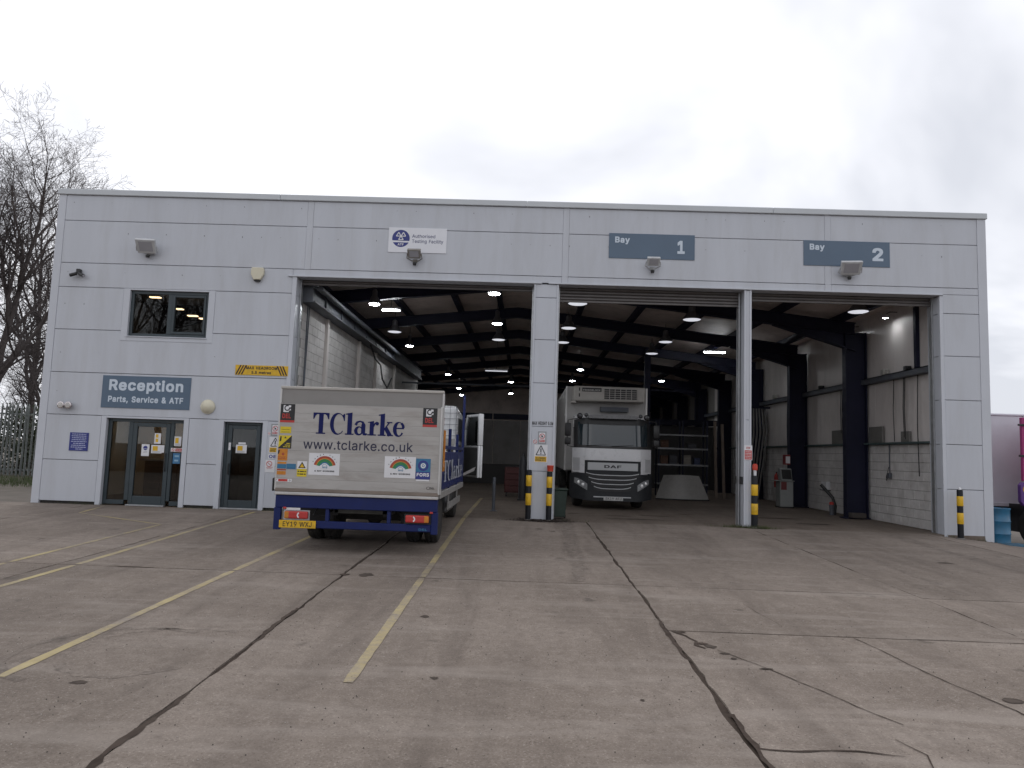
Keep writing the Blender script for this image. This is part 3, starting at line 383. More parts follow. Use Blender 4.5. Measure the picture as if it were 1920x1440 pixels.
 'c': (198, ('100 -8 13 0 12 2 27 10 8 6 14 14 6 12 5 15 -1 3 -3 1 -28 8 -4 -1 -7 -16 -8 -8 -12 -7 -19 -4 -16 3 -11 7 -10 9 -8 16 -4 16 -2 14 2 17 3 16 9 17 6 7 10 6 7 3 14 3 12 -1 7 -3 7 -3 11 -10 5 -9 3 -7 3 -1 33 8 0 6 -2 7 -9 16 -17 18 -17 8 -10 4 -16 2 -19 0 -18 -4 -22 -9 -8 -7 -15 -16 -11 -21 -4 -16 -3 -26 1 -18 5 -27 10 -20 9 -12 16 -15 9 -4 17 -7',), ('96 -19 20 0 15 2 23 7 7 4 9 6 14 15 7 12 5 14 0 19 -2 4 -32 10 -13 0 -9 -2 -8 -16 -8 -8 -10 -7 -9 -2 -13 3 -10 7 -6 7 -8 14 -4 22 0 10 4 16 10 17 14 11 14 4 14 -6 10 -10 8 -16 4 -2 19 0 29 7 4 2 1 2 0 22 -3 9 -11 18 -16 16 -10 5 -15 6 -18 3 -25 1 -26 -3 -26 -11 -17 -15 -13 -18 -7 -17 -4 -24 -2 -28 3 -33 5 -18 11 -21 15 -17 13 -9 22 -9',)),
 'd': (212, ('94 -8 14 0 15 4 15 8 14 15 1 -22 33 -1 3 1 1 256 -1 4 -34 1 -3 -1 -1 -85 -9 10 -6 4 -15 7 -13 3 -13 0 -19 -2 -13 -5 -18 -11 -15 -18 -9 -17 -5 -23 -3 -29 3 -26 7 -25 14 -20 15 -15 20 -9', '101 27 -11 2 -8 4 -10 6 -6 7 -9 16 -3 16 -2 19 2 14 3 16 9 15 8 10 6 4 10 4 12 1 12 -1 10 -4 4 -3 10 -11 9 -15 3 -16 2 -18 -2 -15 -3 -16 -9 -16 -10 -11 -6 -3 -12 -4'), ('91 -19 30 1 11 3 9 5 4 -4 8 -1 36 0 8 1 3 3 1 12 0 252 -1 11 -3 4 -8 1 -37 0 -6 -1 -4 -2 -2 -3 0 -10 0 -54 -15 6 -14 2 -19 0 -27 -4 -15 -6 -14 -9 -16 -18 -7 -13 -8 -27 -3 -33 3 -39 8 -27 6 -11 8 -10 9 -10 7 -5 11 -6 11 -4', '101 39 -10 4 -9 6 -6 7 -8 13 -4 16 0 11 4 24 8 13 8 9 12 6 6 1 7 -1 9 -4 10 -11 8 -13 4 -16 0 -11 -4 -24 -8 -14 -10 -11 -6 -2')),
 'e': (202, ('102 -8 24 1 17 5 17 9 13 12 7 9 5 13 0 7 -32 9 -4 -1 -4 -10 -7 -8 -14 -8 -13 -3 -20 2 -7 2 -12 8 -9 9 -8 17 -3 16 134 0 3 1 1 4 0 13 -2 25 -4 16 -6 14 -12 16 -16 13 -14 7 -24 6 -19 0 -20 -4 -19 -9 -10 -7 -7 -8 -7 -10 -11 -23 -3 -16 -3 -23 1 -18 5 -26 6 -14 13 -18 16 -15 13 -6 14 -5', '53 114 5 18 8 12 10 9 19 8 17 -1 9 -3 11 -6 10 -13 4 -10 4 -12 -1 -2'), ('98 -19 23 0 14 1 17 6 11 5 11 7 9 10 7 9 6 16 0 19 -2 4 -31 10 -13 0 -10 -2 -5 -10 -6 -8 -12 -7 -10 -3 -13 3 -13 8 -8 9 -4 7 -1 5 121 0 8 1 3 3 1 25 -3 32 -3 16 -7 16 -12 17 -10 9 -6 4 -15 8 -24 5 -25 1 -26 -3 -13 -5 -12 -6 -10 -7 -11 -12 -10 -18 -6 -14 -4 -23 -2 -29 3 -32 5 -17 11 -22 15 -17 13 -9 23 -9', '70 125 6 10 9 8 17 7 17 -7 6 -5 9 -12')),
 'g': (213, ('90 -79 26 0 19 3 16 6 13 7 14 15 5 9 7 23 0 205 -1 4 -35 0 -1 -23 -13 13 -16 9 -6 2 -10 2 -13 0 -22 -4 -21 -9 -8 -6 -13 -15 -8 -13 -7 -23 -2 -20 -1 -13 3 -23 4 -17 10 -21 14 -16 10 -7 20 -8 10 -2 15 -1 24 4 19 10 10 11 0 -28 -4 -15 -5 -8 -5 -7 -14 -6 -11 -3 -10 -1 -13 1 -9 3 -7 3 -8 6 -11 14 -4 2 -5 -1 -24 -15 0 -8 16 -18 19 -13 19 -5', '94 34 -12 4 -11 7 -9 11 -4 8 -3 10 -3 24 2 14 3 15 9 15 6 8 10 6 8 4 12 1 13 -1 9 -4 8 -6 11 -14 8 -21 1 -30 -2 -13 -3 -7 -8 -14 -7 -7 -10 -6 -10 -3'), ('86 -90 39 0 19 4 13 4 17 9 14 15 6 10 6 22 1 10 0 205 -1 11 -3 4 -8 1 -41 -1 -4 -2 -2 -4 -14 6 -17 3 -19 0 -24 -3 -13 -5 -12 -6 -8 -6 -14 -15 -8 -14 -8 -27 -3 -32 2 -29 4 -23 12 -25 15 -16 8 -6 11 -5 -15 -1 -26 -15 -3 -5 1 -19 4 -8 13 -15 18 -12 21 -7', '102 -33 -5 0 -13 5 -12 10 -6 8 13 -2 23 -1 26 3 12 5 -3 -9 -9 -11 -16 -7', '101 45 -11 4 -10 6 -4 5 -8 12 -4 16 0 10 4 22 8 13 6 7 9 6 5 2 7 1 7 -1 10 -6 6 -6 7 -9 7 -19 1 -18 -2 -11 -10 -19 -7 -6 -8 -6')),
 'h': (205, ('25 -4 32 0 3 1 2 130 5 11 4 6 11 11 11 4 12 2 8 -1 13 -5 12 -13 4 -10 2 -12 1 -123 3 -1 31 0 3 1 1 4 0 121 -3 23 -3 10 -8 17 -11 11 -15 8 -19 5 -22 0 -21 -7 -15 -9 -5 -6 0 79 -1 4 -3 1 -31 0 -3 -1 -1 -4 0 -252 1 -4',), ('22 -15 38 0 6 1 4 2 2 3 0 10 0 118 5 10 10 12 5 4 12 4 14 -5 7 -8 3 -3 4 -15 1 -117 1 -10 1 -3 3 -2 7 -1 37 0 10 2 2 4 0 131 -2 30 -4 12 -11 20 -10 9 -18 10 -22 4 -28 0 -7 -1 -20 -6 0 63 -2 3 -4 2 -49 0 -3 -1 -2 -4 -1 -262 1 -10 1 -3 4 -2',)),
 'i': (83, ('25 -4 32 0 3 1 1 4 0 188 -1 4 -3 1 -31 0 -3 -1 -1 -4 0 -188 1 -4', '40 217 12 2 7 4 5 5 3 10 -1 11 -2 7 -7 6 -14 4 -17 -4 -5 -6 -4 -10 1 -11 3 -9 10 -6'), ('22 -15 44 1 4 1 2 4 0 198 -1 12 -1 2 -4 1 -49 0 -3 -1 -2 -4 -1 -198 1 -10 1 -3 4 -2', '37 206 15 0 10 3 6 4 6 5 2 4 2 6 0 10 0 18 -4 9 -10 8 -12 3 -20 0 -15 -4 -6 -6 -3 -6 -2 -14 0 -18 5 -11 3 -3 8 -5')),
 'k': (190, ('25 -4 32 0 3 1 1 70 16 15 67 -85 42 -1 4 2 -1 6 -82 104 76 78 0 7 -3 1 -41 -1 -78 -79 0 139 -1 4 -3 1 -31 0 -3 -1 -1 -4 0 -252 1 -4',), ('22 -15 38 0 6 1 4 2 2 3 0 10 0 57 3 3 59 -74 10 -2 45 0 9 2 2 4 0 19 -1 3 -74 94 68 70 1 3 0 21 -3 3 -8 1 -44 0 -8 -1 -59 -59 0 108 -1 12 -1 2 -4 1 -49 0 -3 -1 -2 -4 -1 -262 1 -10 1 -3 4 -2',)),
 'l': (95, ('66 -5 21 1 6 2 1 4 -6 28 -3 1 -6 -1 -11 1 -4 3 -3 9 0 210 -1 4 -3 1 -31 0 -3 -1 -1 -4 0 -213 1 -8 5 -18 8 -10 4 -2 8 -4',), ('63 -16 19 0 19 3 3 4 1 11 -1 10 -6 28 -4 2 -18 0 -2 1 -2 7 0 213 -2 3 -4 2 -49 0 -3 -1 -2 -2 -1 -12 0 -213 1 -18 7 -19 11 -11 12 -5',)),
 'm': (305, ('25 -4 32 0 3 1 2 133 5 12 7 10 9 5 11 4 12 0 12 -5 9 -8 5 -14 1 -133 1 -4 34 -1 3 1 1 136 2 4 6 11 10 8 13 5 13 0 12 -5 10 -9 4 -6 2 -13 1 -131 3 -1 33 1 1 4 0 137 -5 21 -8 15 -7 9 -10 6 -8 4 -17 4 -22 -1 -16 -5 -15 -7 -15 -18 -5 10 -14 13 -8 4 -11 3 -19 1 -18 -5 -12 -7 -12 -11 -1 19 -36 0 -1 -4 0 -188 1 -4',), ('22 -15 38 0 8 1 3 3 1 12 0 120 5 12 5 7 8 6 9 4 5 -1 5 -3 6 -5 5 -8 2 -9 0 -123 0 -10 2 -4 10 -2 37 0 6 1 4 2 1 3 1 10 1 125 5 12 10 8 10 4 4 -1 9 -6 8 -9 2 -8 1 -125 1 -10 1 -3 3 -2 7 -1 36 0 9 2 2 4 1 10 -1 147 -4 20 -9 16 -8 9 -11 7 -9 4 -21 4 -24 0 -13 -2 -13 -4 -15 -8 -5 -4 -10 9 -9 5 -19 4 -29 0 -6 -2 -16 -6 -4 4 -8 1 -36 0 -9 -2 -2 -4 -1 -10 0 -188 1 -10 1 -3 4 -2',)),
 'n': (205, ('25 -4 32 0 3 1 2 130 5 11 4 6 11 11 11 4 12 2 8 -1 13 -5 12 -13 4 -10 2 -12 1 -123 3 -1 31 0 3 1 1 125 -1 10 -5 23 -7 15 -14 14 -13 7 -12 3 -7 2 -22 0 -22 -7 -14 -9 -6 -8 -1 21 -33 1 -3 -1 -1 -192 1 -4',), ('22 -15 38 0 6 1 4 2 2 3 0 10 0 118 5 10 10 12 5 4 12 4 14 -5 7 -8 3 -3 4 -15 1 -117 1 -10 1 -3 3 -2 7 -1 37 0 6 1 4 2 2 3 0 10 0 121 -2 20 -4 22 -8 16 -14 14 -14 8 -25 5 -34 -1 -22 -7 -4 5 -8 1 -36 0 -6 -1 -4 -2 -1 -3 -1 -10 0 -188 1 -10 1 -3 4 -2',)),
 'o': (208, ('100 -8 18 1 13 3 10 3 18 10 13 13 7 10 7 14 6 17 3 28 -1 18 -3 16 -8 24 -11 17 -13 13 -18 10 -14 5 -20 2 -18 -1 -15 -3 -20 -9 -16 -15 -13 -18 -5 -11 -4 -16 -3 -26 1 -18 5 -27 10 -20 9 -12 16 -15 9 -4 17 -7', '103 27 -14 3 -7 3 -10 6 -6 7 -9 17 -3 15 -2 18 2 13 3 16 9 17 6 7 10 6 7 3 15 3 13 -2 9 -4 10 -6 6 -7 9 -17 3 -16 2 -17 -2 -14 -3 -15 -9 -17 -6 -7 -11 -7 -13 -4'), ('96 -19 14 0 28 4 12 4 12 6 8 6 17 18 7 13 8 24 2 13 2 22 -2 28 -2 13 -9 27 -11 17 -12 11 -6 5 -20 9 -17 5 -17 1 -30 -1 -14 -4 -21 -9 -17 -15 -13 -18 -7 -17 -4 -24 -2 -28 3 -33 5 -18 11 -21 15 -17 13 -9 22 -9', '102 39 -11 4 -9 6 -6 7 -8 14 -4 15 0 10 4 23 8 14 6 7 9 6 6 3 8 1 12 -4 9 -6 6 -7 8 -14 4 -25 -4 -23 -8 -14 -6 -7 -9 -6 -12 -4')),
 'p': (212, ('25 -75 32 0 3 1 1 91 11 -12 17 -9 15 -4 24 1 14 3 18 9 17 16 11 18 8 24 2 7 1 27 -3 29 -7 22 -12 20 -10 10 -18 11 -9 3 -12 3 -10 1 -21 -1 -7 -2 -18 -10 -12 -13 -1 23 -33 1 -3 -1 -1 -263 1 -4', '109 27 -19 5 -10 6 -6 8 -5 8 -6 16 -3 27 2 14 3 16 9 15 6 8 10 6 8 4 12 1 12 -1 10 -4 11 -9 8 -11 9 -25 0 -28 -1 -7 -5 -15 -10 -17 -8 -8 -7 -4 -9 -3'), ('22 -86 38 0 6 0 4 2 2 4 0 10 0 59 16 -6 13 -2 20 0 26 4 23 10 4 3 13 14 12 18 9 30 2 37 -2 35 -9 25 -12 21 -11 10 -18 11 -13 5 -24 3 -20 0 -13 -1 -17 -8 -3 5 -9 2 -36 0 -8 -1 -3 -3 -1 -12 0 -259 1 -10 1 -4 4 -2', '109 39 -11 4 -8 5 -6 7 -4 7 -6 15 -2 20 4 23 8 13 6 7 9 6 5 2 6 1 12 -3 6 -4 5 -4 8 -12 7 -22 1 -16 -5 -19 -8 -13 -10 -11 -11 -5')),
 'r': (130, ('25 -4 32 0 3 1 2 132 2 7 8 10 16 10 10 3 9 0 13 -2 5 1 1 33 -1 4 -28 1 -9 -2 -16 -7 -12 -13 0 15 -1 4 -33 1 -3 -1 -1 -192 1 -4',), ('22 -15 38 0 6 1 4 2 2 3 0 10 1 121 3 6 6 8 15 10 7 2 21 -2 6 0 4 2 1 4 1 10 0 29 -1 10 -2 4 -9 2 -31 0 -13 -2 -10 -4 -4 3 -8 1 -36 0 -6 -1 -4 -2 -1 -3 -1 -10 0 -188 1 -10 1 -3 4 -2',)),
 's': (182, ('78 -8 25 0 20 4 19 8 10 7 7 9 5 8 4 14 2 13 -3 14 -5 13 -12 13 -11 6 -22 8 -26 5 -15 5 -12 7 -4 6 -2 7 3 9 7 6 6 4 13 4 14 0 13 -4 10 -10 7 -12 4 -1 30 7 1 4 -3 9 -13 21 -12 10 -15 6 -10 3 -31 1 -18 -4 -18 -8 -6 -4 -10 -10 -5 -10 -5 -12 -1 -13 2 -11 7 -16 8 -10 10 -7 15 -6 53 -14 11 -7 5 -10 0 -3 -3 -8 -9 -9 -5 -3 -14 -4 -16 0 -12 4 -7 3 -4 4 -7 10 -3 8 -4 1 -31 -7 -1 -4 2 -9 6 -13 10 -13 6 -5 13 -7 11 -4',), ('74 -19 38 1 18 3 12 4 9 5 10 7 8 10 5 8 6 16 1 20 -2 18 -7 19 -10 10 -11 8 -11 4 -16 6 -26 5 -14 5 -6 3 -6 5 5 6 5 3 12 4 9 -3 3 -2 9 -9 5 -10 5 -3 19 0 27 6 4 2 1 4 0 20 -6 15 -8 12 -6 7 -9 6 -15 7 -10 3 -14 1 -29 0 -13 -2 -19 -6 -17 -9 -5 -5 -9 -12 -6 -18 -2 -20 2 -18 8 -19 8 -10 11 -7 15 -6 12 -4 39 -10 8 -4 5 -5 -10 -10 -16 -4 -11 3 -7 5 -8 10 -4 10 -3 1 -20 1 -27 -6 -5 -2 -1 -4 0 -19 7 -22 7 -9 11 -10 10 -6 16 -6',)),
 't': (114, ('80 -6 14 0 11 2 5 2 1 4 -7 28 -4 1 -12 -2 -10 1 -6 4 -5 8 0 117 38 2 1 4 0 27 -4 2 -35 0 -1 45 -3 1 -31 0 -3 -1 -1 -4 0 -41 -25 0 -3 -1 0 -31 3 -2 25 -1 0 -115 2 -11 3 -10 4 -9 13 -12 13 -6',), ('77 -17 20 0 12 1 11 4 2 4 0 19 -8 29 -3 1 -7 1 -19 -1 -3 2 -4 7 0 99 27 0 6 1 4 2 1 3 1 10 -1 34 -1 3 -4 2 -33 1 0 40 -2 4 -10 2 -43 -1 -3 -1 -2 -4 -1 -40 -23 -1 -4 -1 -1 -2 -1 -12 0 -34 2 -3 4 -2 23 -1 1 -115 2 -14 7 -15 13 -13 8 -4 14 -4',)),
 'u': (205, ('88 -7 14 1 15 4 15 6 13 14 1 -21 33 -1 3 1 1 192 -1 4 -34 1 -3 -1 -1 -124 -6 -18 -6 -8 -10 -8 -6 -3 -11 -3 -16 1 -4 2 -7 4 -6 3 -4 6 -5 11 -2 14 -1 123 -3 1 -31 0 -3 -1 -1 -126 3 -24 7 -19 10 -14 13 -9 17 -6',), ('84 -18 13 0 14 2 10 2 13 5 2 -4 10 -2 36 0 8 1 3 3 1 12 0 188 -1 11 -3 4 -8 1 -37 0 -6 -1 -4 -2 -1 -3 -1 -10 0 -113 -5 -15 -6 -9 -9 -7 -6 -3 -7 -1 -7 1 -13 9 -3 5 -5 15 0 118 0 10 -2 3 -3 2 -7 1 -37 0 -8 -1 -3 -3 -1 -12 0 -122 3 -31 6 -17 7 -11 6 -8 11 -8 19 -8',)),
 'v': (195, ('80 -4 33 0 4 2 71 186 2 6 -1 3 -37 1 -4 -2 -40 -112 -11 -35 -12 41 -39 106 -4 2 -33 0 -3 -1 0 -6 2 -7 69 -182',), ('77 -15 39 0 7 1 4 2 72 187 1 5 1 10 -1 9 -2 4 -9 2 -40 0 -7 -1 -4 -2 -41 -113 -41 113 -4 2 -7 1 -39 0 -6 -1 -4 -2 -2 -3 0 -9 0 -10 2 -5 71 -186 3 -3',)),
 'w': (284, ('68 -4 31 0 3 1 29 98 10 41 15 -54 25 -85 3 -1 34 1 57 189 0 7 -3 1 -32 0 -3 -1 -39 -140 -14 58 -23 82 -3 1 -35 -1 -31 -111 -7 -30 -15 59 -23 82 -3 1 -36 -1 0 -6 7 -24 49 -160 2 -6',), ('65 -15 37 0 6 1 4 2 30 98 29 -98 3 -2 7 -1 37 0 10 2 3 7 55 185 0 20 -1 3 -3 2 -7 1 -38 0 -6 -1 -4 -2 -28 -97 -28 97 -3 2 -7 1 -38 0 -8 -1 -2 -2 -2 -5 -26 -93 -28 98 -3 2 -7 1 -39 0 -10 -2 -2 -4 0 -19 8 -24 51 -166 3 -4',)),
 'y': (195, ('44 -77 19 3 11 3 8 5 10 10 7 10 89 230 2 6 -1 3 -36 1 -4 -2 -41 -112 -11 -35 -12 41 -39 106 -4 2 -33 0 -3 -1 1 -9 69 -185 -9 -25 -9 -11 -5 -3 -6 -1 -16 2 -3 -1 -1 -1 -7 -25 1 -6 10 -4',), ('41 -88 16 0 15 3 10 3 10 6 10 10 7 10 90 231 1 5 1 10 -1 9 -2 4 -9 2 -39 0 -7 -1 -4 -2 -42 -113 -41 113 -4 2 -7 1 -39 0 -6 -1 -4 -2 -2 -3 1 -19 68 -181 -6 -16 -10 -11 -2 -1 -17 1 -6 0 -4 -2 -8 -29 0 -20 2 -4 10 -3',)),
 " ": (130, (), ()),
}
# ---------------------------------------------------------------- flat print: frames, text, strokes
class Fr:
    """a flat printing frame: origin, right, up, outward normal"""
    def __init__(s, o, u=(1, 0, 0), v=(0, 0, 1), n=(0, -1, 0)):
        s.o, s.u, s.v, s.n, s.k = Vector(o), Vector(u), Vector(v), Vector(n), 0.002
    def p(s, a, b, d=None): return s.o + s.u * a + s.v * b + s.n * (s.k if d is None else d)
_TXT = {}
def glyph_geo(ch, heavy):
    key = (ch, heavy)
    if key in _TXT: return _TXT[key]
    cu = bpy.data.curves.new('t', 'CURVE'); cu.dimensions = '2D'; cu.fill_mode = 'FRONT'
    for st in GLYPHS[ch][2 if heavy else 1]:
        q = [int(k) for k in st.split()]; x = y = 0; P = []
        for i in range(0, len(q), 2):
            x += q[i]; y += q[i + 1]; P.append((x / 500, y / 500, 0, 1))
        sp = cu.splines.new('POLY'); sp.points.add(len(P) - 1); sp.use_cyclic_u = True
        for i, p in enumerate(P): sp.points[i].co = p
    ob = bpy.data.objects.new('t', cu); sc.collection.objects.link(ob)
    me = bpy.data.meshes.new_from_object(ob)
    _TXT[key] = ([(v.co.x, v.co.y) for v in me.vertices], [tuple(p.vertices) for p in me.polygons])
    bpy.data.objects.remove(ob); bpy.data.curves.remove(cu); bpy.data.meshes.remove(me)
    return _TXT[key]
def text_geo(body, bold):
    heavy = bold >= .02; V, F, ox = [], [], 0.0
    for ch in body:
        if ch != ' ':
            v, f = glyph_geo(ch, heavy); o = len(V)
            V += [(p[0] + ox, p[1]) for p in v]; F += [tuple(i + o for i in q) for q in f]
        ox += GLYPHS[ch][0] / 500 + (.050 if heavy else .014)
    xs = [v[0] for v in V]; ys = [v[1] for v in V]
    return V, F, min(xs), max(xs), min(ys), max(ys)
def put_text(mb, fr, body, x0, x1, y0, y1, bold=0.0):
    V, F, a, b, c, d = text_geo(body, bold)
    mb.add([fr.p(x0 + (v[0] - a) / (b - a) * (x1 - x0), y0 + (v[1] - c) / (d - c) * (y1 - y0)) for v in V], F)
def rect(mb, fr, x0, x1, y0, y1): mb.add([fr.p(x0, y0), fr.p(x1, y0), fr.p(x1, y1), fr.p(x0, y1)], [(0, 1, 2, 3)])
def poly(mb, fr, pts): mb.add([fr.p(*p) for p in pts], [tuple(range(len(pts)))])
def disc(mb, fr, x, y, r, n=24, a0=0, a1=360): poly(mb, fr, [(x + r * math.cos(R(a0 + (a1 - a0) * i / n)), y + r * math.sin(R(a0 + (a1 - a0) * i / n))) for i in range(n + (a1 - a0 != 360))])
def ring(mb, fr, x, y, r0, r1, a0=0, a1=360, n=28, ry=1.0):
    v = []
    for i in range(n + 1):
        t = R(a0 + (a1 - a0) * i / n)
        for r in (r0, r1): v.append(fr.p(x + r * math.cos(t), y + r * ry * math.sin(t)))
    mb.add(v, [(2 * i, 2 * i + 1, 2 * i + 3, 2 * i + 2) for i in range(n)])
def stroke(mb, fr, pts):
    v = []
    for i, (x, y, w) in enumerate(pts):
        a = pts[max(0, i - 1)]; b = pts[min(len(pts) - 1, i + 1)]
        d = Vector((b[0] - a[0], b[1] - a[1])).normalized()
        v += [fr.p(x - d.y * w / 2, y + d.x * w / 2), fr.p(x + d.y * w / 2, y - d.x * w / 2)]
    mb.add(v, [(2 * i, 2 * i + 1, 2 * i + 3, 2 * i + 2) for i in range(len(pts) - 1)])
def words(mb, fr, x0, x1, y, h, rng):
    """a line of print too small to read: word-long bars"""
    x = x0
    while x < x1:
        w = min(rng.uniform(1.2, 4.2) * h, x1 - x)
        rect(mb, fr, x, x + w, y, y + h); x += w + 0.55 * h
def serif_word(mb, fr, x0, x1, y0, cap):
    """heavy serif letters T C l a r k e"""
    W = 4.45; sx = (x1 - x0) / W; base = fr.k; o = [0.0]
    class G: pass
    g = Fr(fr.o, fr.u, fr.v, fr.n)
    def nx(): g.k = base + 0.0003 * (nx.i % 8); nx.i += 1
    nx.i = 0
    T = lambda pts: [(x0 + (o[0] + p[0]) * sx, y0 + p[1] * cap) + tuple(q * cap for q in p[2:]) for p in pts]
    def P(pts): nx(); poly(mb, g, T(pts))
    def B(a, b, c, d): P([(a, c), (b, c), (b, d), (a, d)])
    def S(pts): nx(); stroke(mb, g, T(pts))
    def E(co, ro, ci, ri, a0, a1, n=30):
        nx(); v = []
        for i in range(n + 1):
            t = R(a0 + (a1 - a0) * i / n)
            for (c, r) in ((co, ro), (ci, ri)):
                q = T([(c[0] + r[0] * math.cos(t), c[1] + r[1] * math.sin(t))])[0]; v.append(g.p(q[0], q[1]))
        mb.add(v, [(2 * i, 2 * i + 1, 2 * i + 3, 2 * i + 2) for i in range(n)])
    # T
    B(.28, .50, 0, 1); B(.16, .62, 0, .06); B(0, .78, .93, 1)
    P([(0, .95), (0, .70), (.045, .70), (.12, .87), (.22, .95)]); P([(.78, .95), (.78, .70), (.735, .70), (.66, .87), (.56, .95)])
    o[0] = .83
    E((.37, .5), (.37, .52), (.43, .5), (.25, .465), 42, 318); P([(.60, .90), (.67, .98), (.715, .98), (.715, .64), (.675, .64)])
    o[0] = 1.60
    B(.08, .30, 0, 1.02); P([(-.02, .95), (-.02, .99), (.30, 1.06), (.30, .95)]); B(-.02, .40, 0, .055)
    o[0] = 2.02
    B(.34, .54, .06, .50); S([(.06, .47, .13), (.13, .60, .10), (.27, .655, .07), (.40, .61, .10), (.44, .48, .18)])
    E((.22, .20), (.22, .215), (.26, .21), (.10, .15), 0, 360); P([(.40, .12), (.44, .0), (.58, -.01), (.65, .05), (.63, .09), (.54, .1)])
    o[0] = 2.67
    B(.10, .30, 0, .64); P([(0, .60), (0, .63), (.30, .69), (.30, .60)]); B(0, .42, 0, .055)
    S([(.29, .42, .05), (.35, .58, .07), (.46, .62, .10)]); E((.46, .565), (.085, .085), (.46, .565), (.001, .001), 0, 360, 14)
    o[0] = 3.20
    B(.08, .29, 0, 1.02); P([(-.02, .95), (-.02, .99), (.29, 1.06), (.29, .95)]); B(-.02, .36, 0, .055)
    S([(.27, .28, .06), (.52, .64, .06)]); B(.40, .66, .61, .665); S([(.33, .40, .19), (.57, .02, .19)]); B(.42, .72, 0, .055)
    o[0] = 3.90
    E((.27, .33), (.27, .355), (.31, .34), (.13, .30), 12, 330); B(.10, .54, .345, .405)
    S([(.40, .62, .12), (.50, .52, .10), (.54, .40, .07)])
# ================================================================ GROUND AND YARD
XL, XR, DEEP = -11.16, 10.47, 38.0
def gz(x, y):
    """yard surface: falls gently away from the building, and away to the right past the corner"""
    return 0.022 * min(y, 0.0) - 0.085 * max(0.0, x - 8.9)
rng = random.Random(7)
EARTH = mat('earth', (0.115, 0.098, 0.082), 0.95, 0, 0.25, 1.2, dirt=0.5, dirtcol=(0.06, 0.055, 0.04), bmp=0.6, bscale=25)
mb = MB()
_xs = [-600, -120, -40, -20, -11.2, 8.9, 14, 22, 60, 600]; _ys = [-600, -80, -30, 0, 12, 40, 120, 900]
_gv = []
for x in _xs:
    for y in _ys:
        z = gz(min(x, 14), max(y, -30)) - 0.16
        if x <= -20 and y >= 12: z = 0.05
        _gv.append((x, y, z))
_ny = len(_ys)
mb.add(_gv, [(i * _ny + j, (i + 1) * _ny + j, (i + 1) * _ny + j + 1, i * _ny + j + 1) for i in range(len(_xs) - 1) for j in range(_ny - 1)])
tag(mb.build('ground', EARTH, flat=True), kind='structure')

YARD = MATS['yard_concrete']
# dark bedding that shows in the open joints between the slabs
mb = MB()
for (xa, xb) in ((-17.2, 8.9), (8.9, 16.4)):
    mb.add([(xa, -25, gz(xa, -25) - .018), (xb, -25, gz(xb, -25) - .018), (xb, -.01, gz(xb, 0) - .018), (xa, -.01, gz(xa, 0) - .018)], [(0, 1, 2, 3)])
yard = tag(mb.build('concrete_yard', TAR, flat=True), kind='structure')
def slab(x0, x1, y0, y1, gx0=.022, gx1=.022, gy=.007):
    a, b, c, d = x0 + gx0, x1 - gx1, y0 + gy, y1 - gy
    P = []
    def run(p, q, nrm, amp):
        n = max(2, int(math.hypot(q[0] - p[0], q[1] - p[1]) / 0.11))
        w = 0.0
        for i in range(n):
            t = i / n
            w = w * .75 + rng.gauss(0, amp * .6)
            if rng.random() < .03: w += rng.uniform(.5, 3.0) * amp
            e = 0 if i == 0 else max(-amp * .8, min(amp * 4, w))
            P.append((p[0] + (q[0] - p[0]) * t + nrm[0] * e, p[1] + (q[1] - p[1]) * t + nrm[1] * e))
    run((a, c), (b, c), (0, 1), .006); run((b, c), (b, d), (-1, 0), .011); run((b, d), (a, d), (0, -1), .006); run((a, d), (a, c), (1, 0), .011)
    dz = rng.uniform(-.002, .002)
    k = len(P)
    m2 = MB()
    v = [(x, y, gz(x, y) + dz) for x, y in P] + [(x, y, gz(x, y) - .12) for x, y in P]
    m2.add(v, [tuple(range(k))] + [(i, k + i, k + (i + 1) % k, (i + 1) % k) for i in range(k)])
    m2.build('slab', YARD, yard)
XJ = [-17.2, -13.45, -9.72, -6.0, -2.27, 1.455, 5.02, 8.9, 12.6, 16.3]
for i in range(len(XJ) - 1):
    ys = [-.02, -7.05, -14.3, -24.9] if XJ[i] < 1.4 else ([-.02, -7.05, -9.22, -15.6, -24.9] if XJ[i] < 5 else [-.02, -7.2, -15.6, -24.9])
    for j in range(len(ys) - 1):
        slab(XJ[i], XJ[i + 1], ys[j + 1], ys[j], .015 if XJ[i] in (1.455, -2.27) else .009, .015 if XJ[i + 1] in (1.455, -2.27) else .009)
# tar smears along the two widest joints, cracks, oil marks: thin uneven films
def film(name, pts, m, lift=.0035):
    """pts: (x, y, width) centreline with ragged edges"""
    P = []
    fine = []
    for i in range(len(pts) - 1):
        a, b = pts[i], pts[i + 1]; n = max(2, int(math.hypot(b[0] - a[0], b[1] - a[1]) / .07))
        for k in range(n): t = k / n; fine.append([a[q] + (b[q] - a[q]) * t for q in range(3)])
    fine.append(list(pts[-1]))
    v = []; off = 0
    for i, (x, y, w) in enumerate(fine):
        a = fine[max(0, i - 1)]; b = fine[min(len(fine) - 1, i + 1)]
        d = Vector((b[0] - a[0], b[1] - a[1])).normalized()
        off = off * .8 + rng.gauss(0, .006)
        for s in (1, -1):
            ww = w / 2 * rng.uniform(.45, 1.5)
            X, Y = x - s * d.y * ww - d.y * off, y + s * d.x * ww + d.x * off
            v.append((X, Y, gz(X, Y) + lift))
    m2 = MB(); m2.add(v, [(2 * i, 2 * i + 1, 2 * i + 3, 2 * i + 2) for i in range(len(fine) - 1)])
    return m2.build(name, m, yard, flat=True)
film('tar_strip', [(-2.28, -8.9, .02), (-2.29, -9.6, .045), (-2.27, -10.2, .03)], TAR)
film('tar_strip', [(-2.26, -11.4, .03), (-2.28, -12.2, .05), (-2.27, -13.2, .04)], TAR)
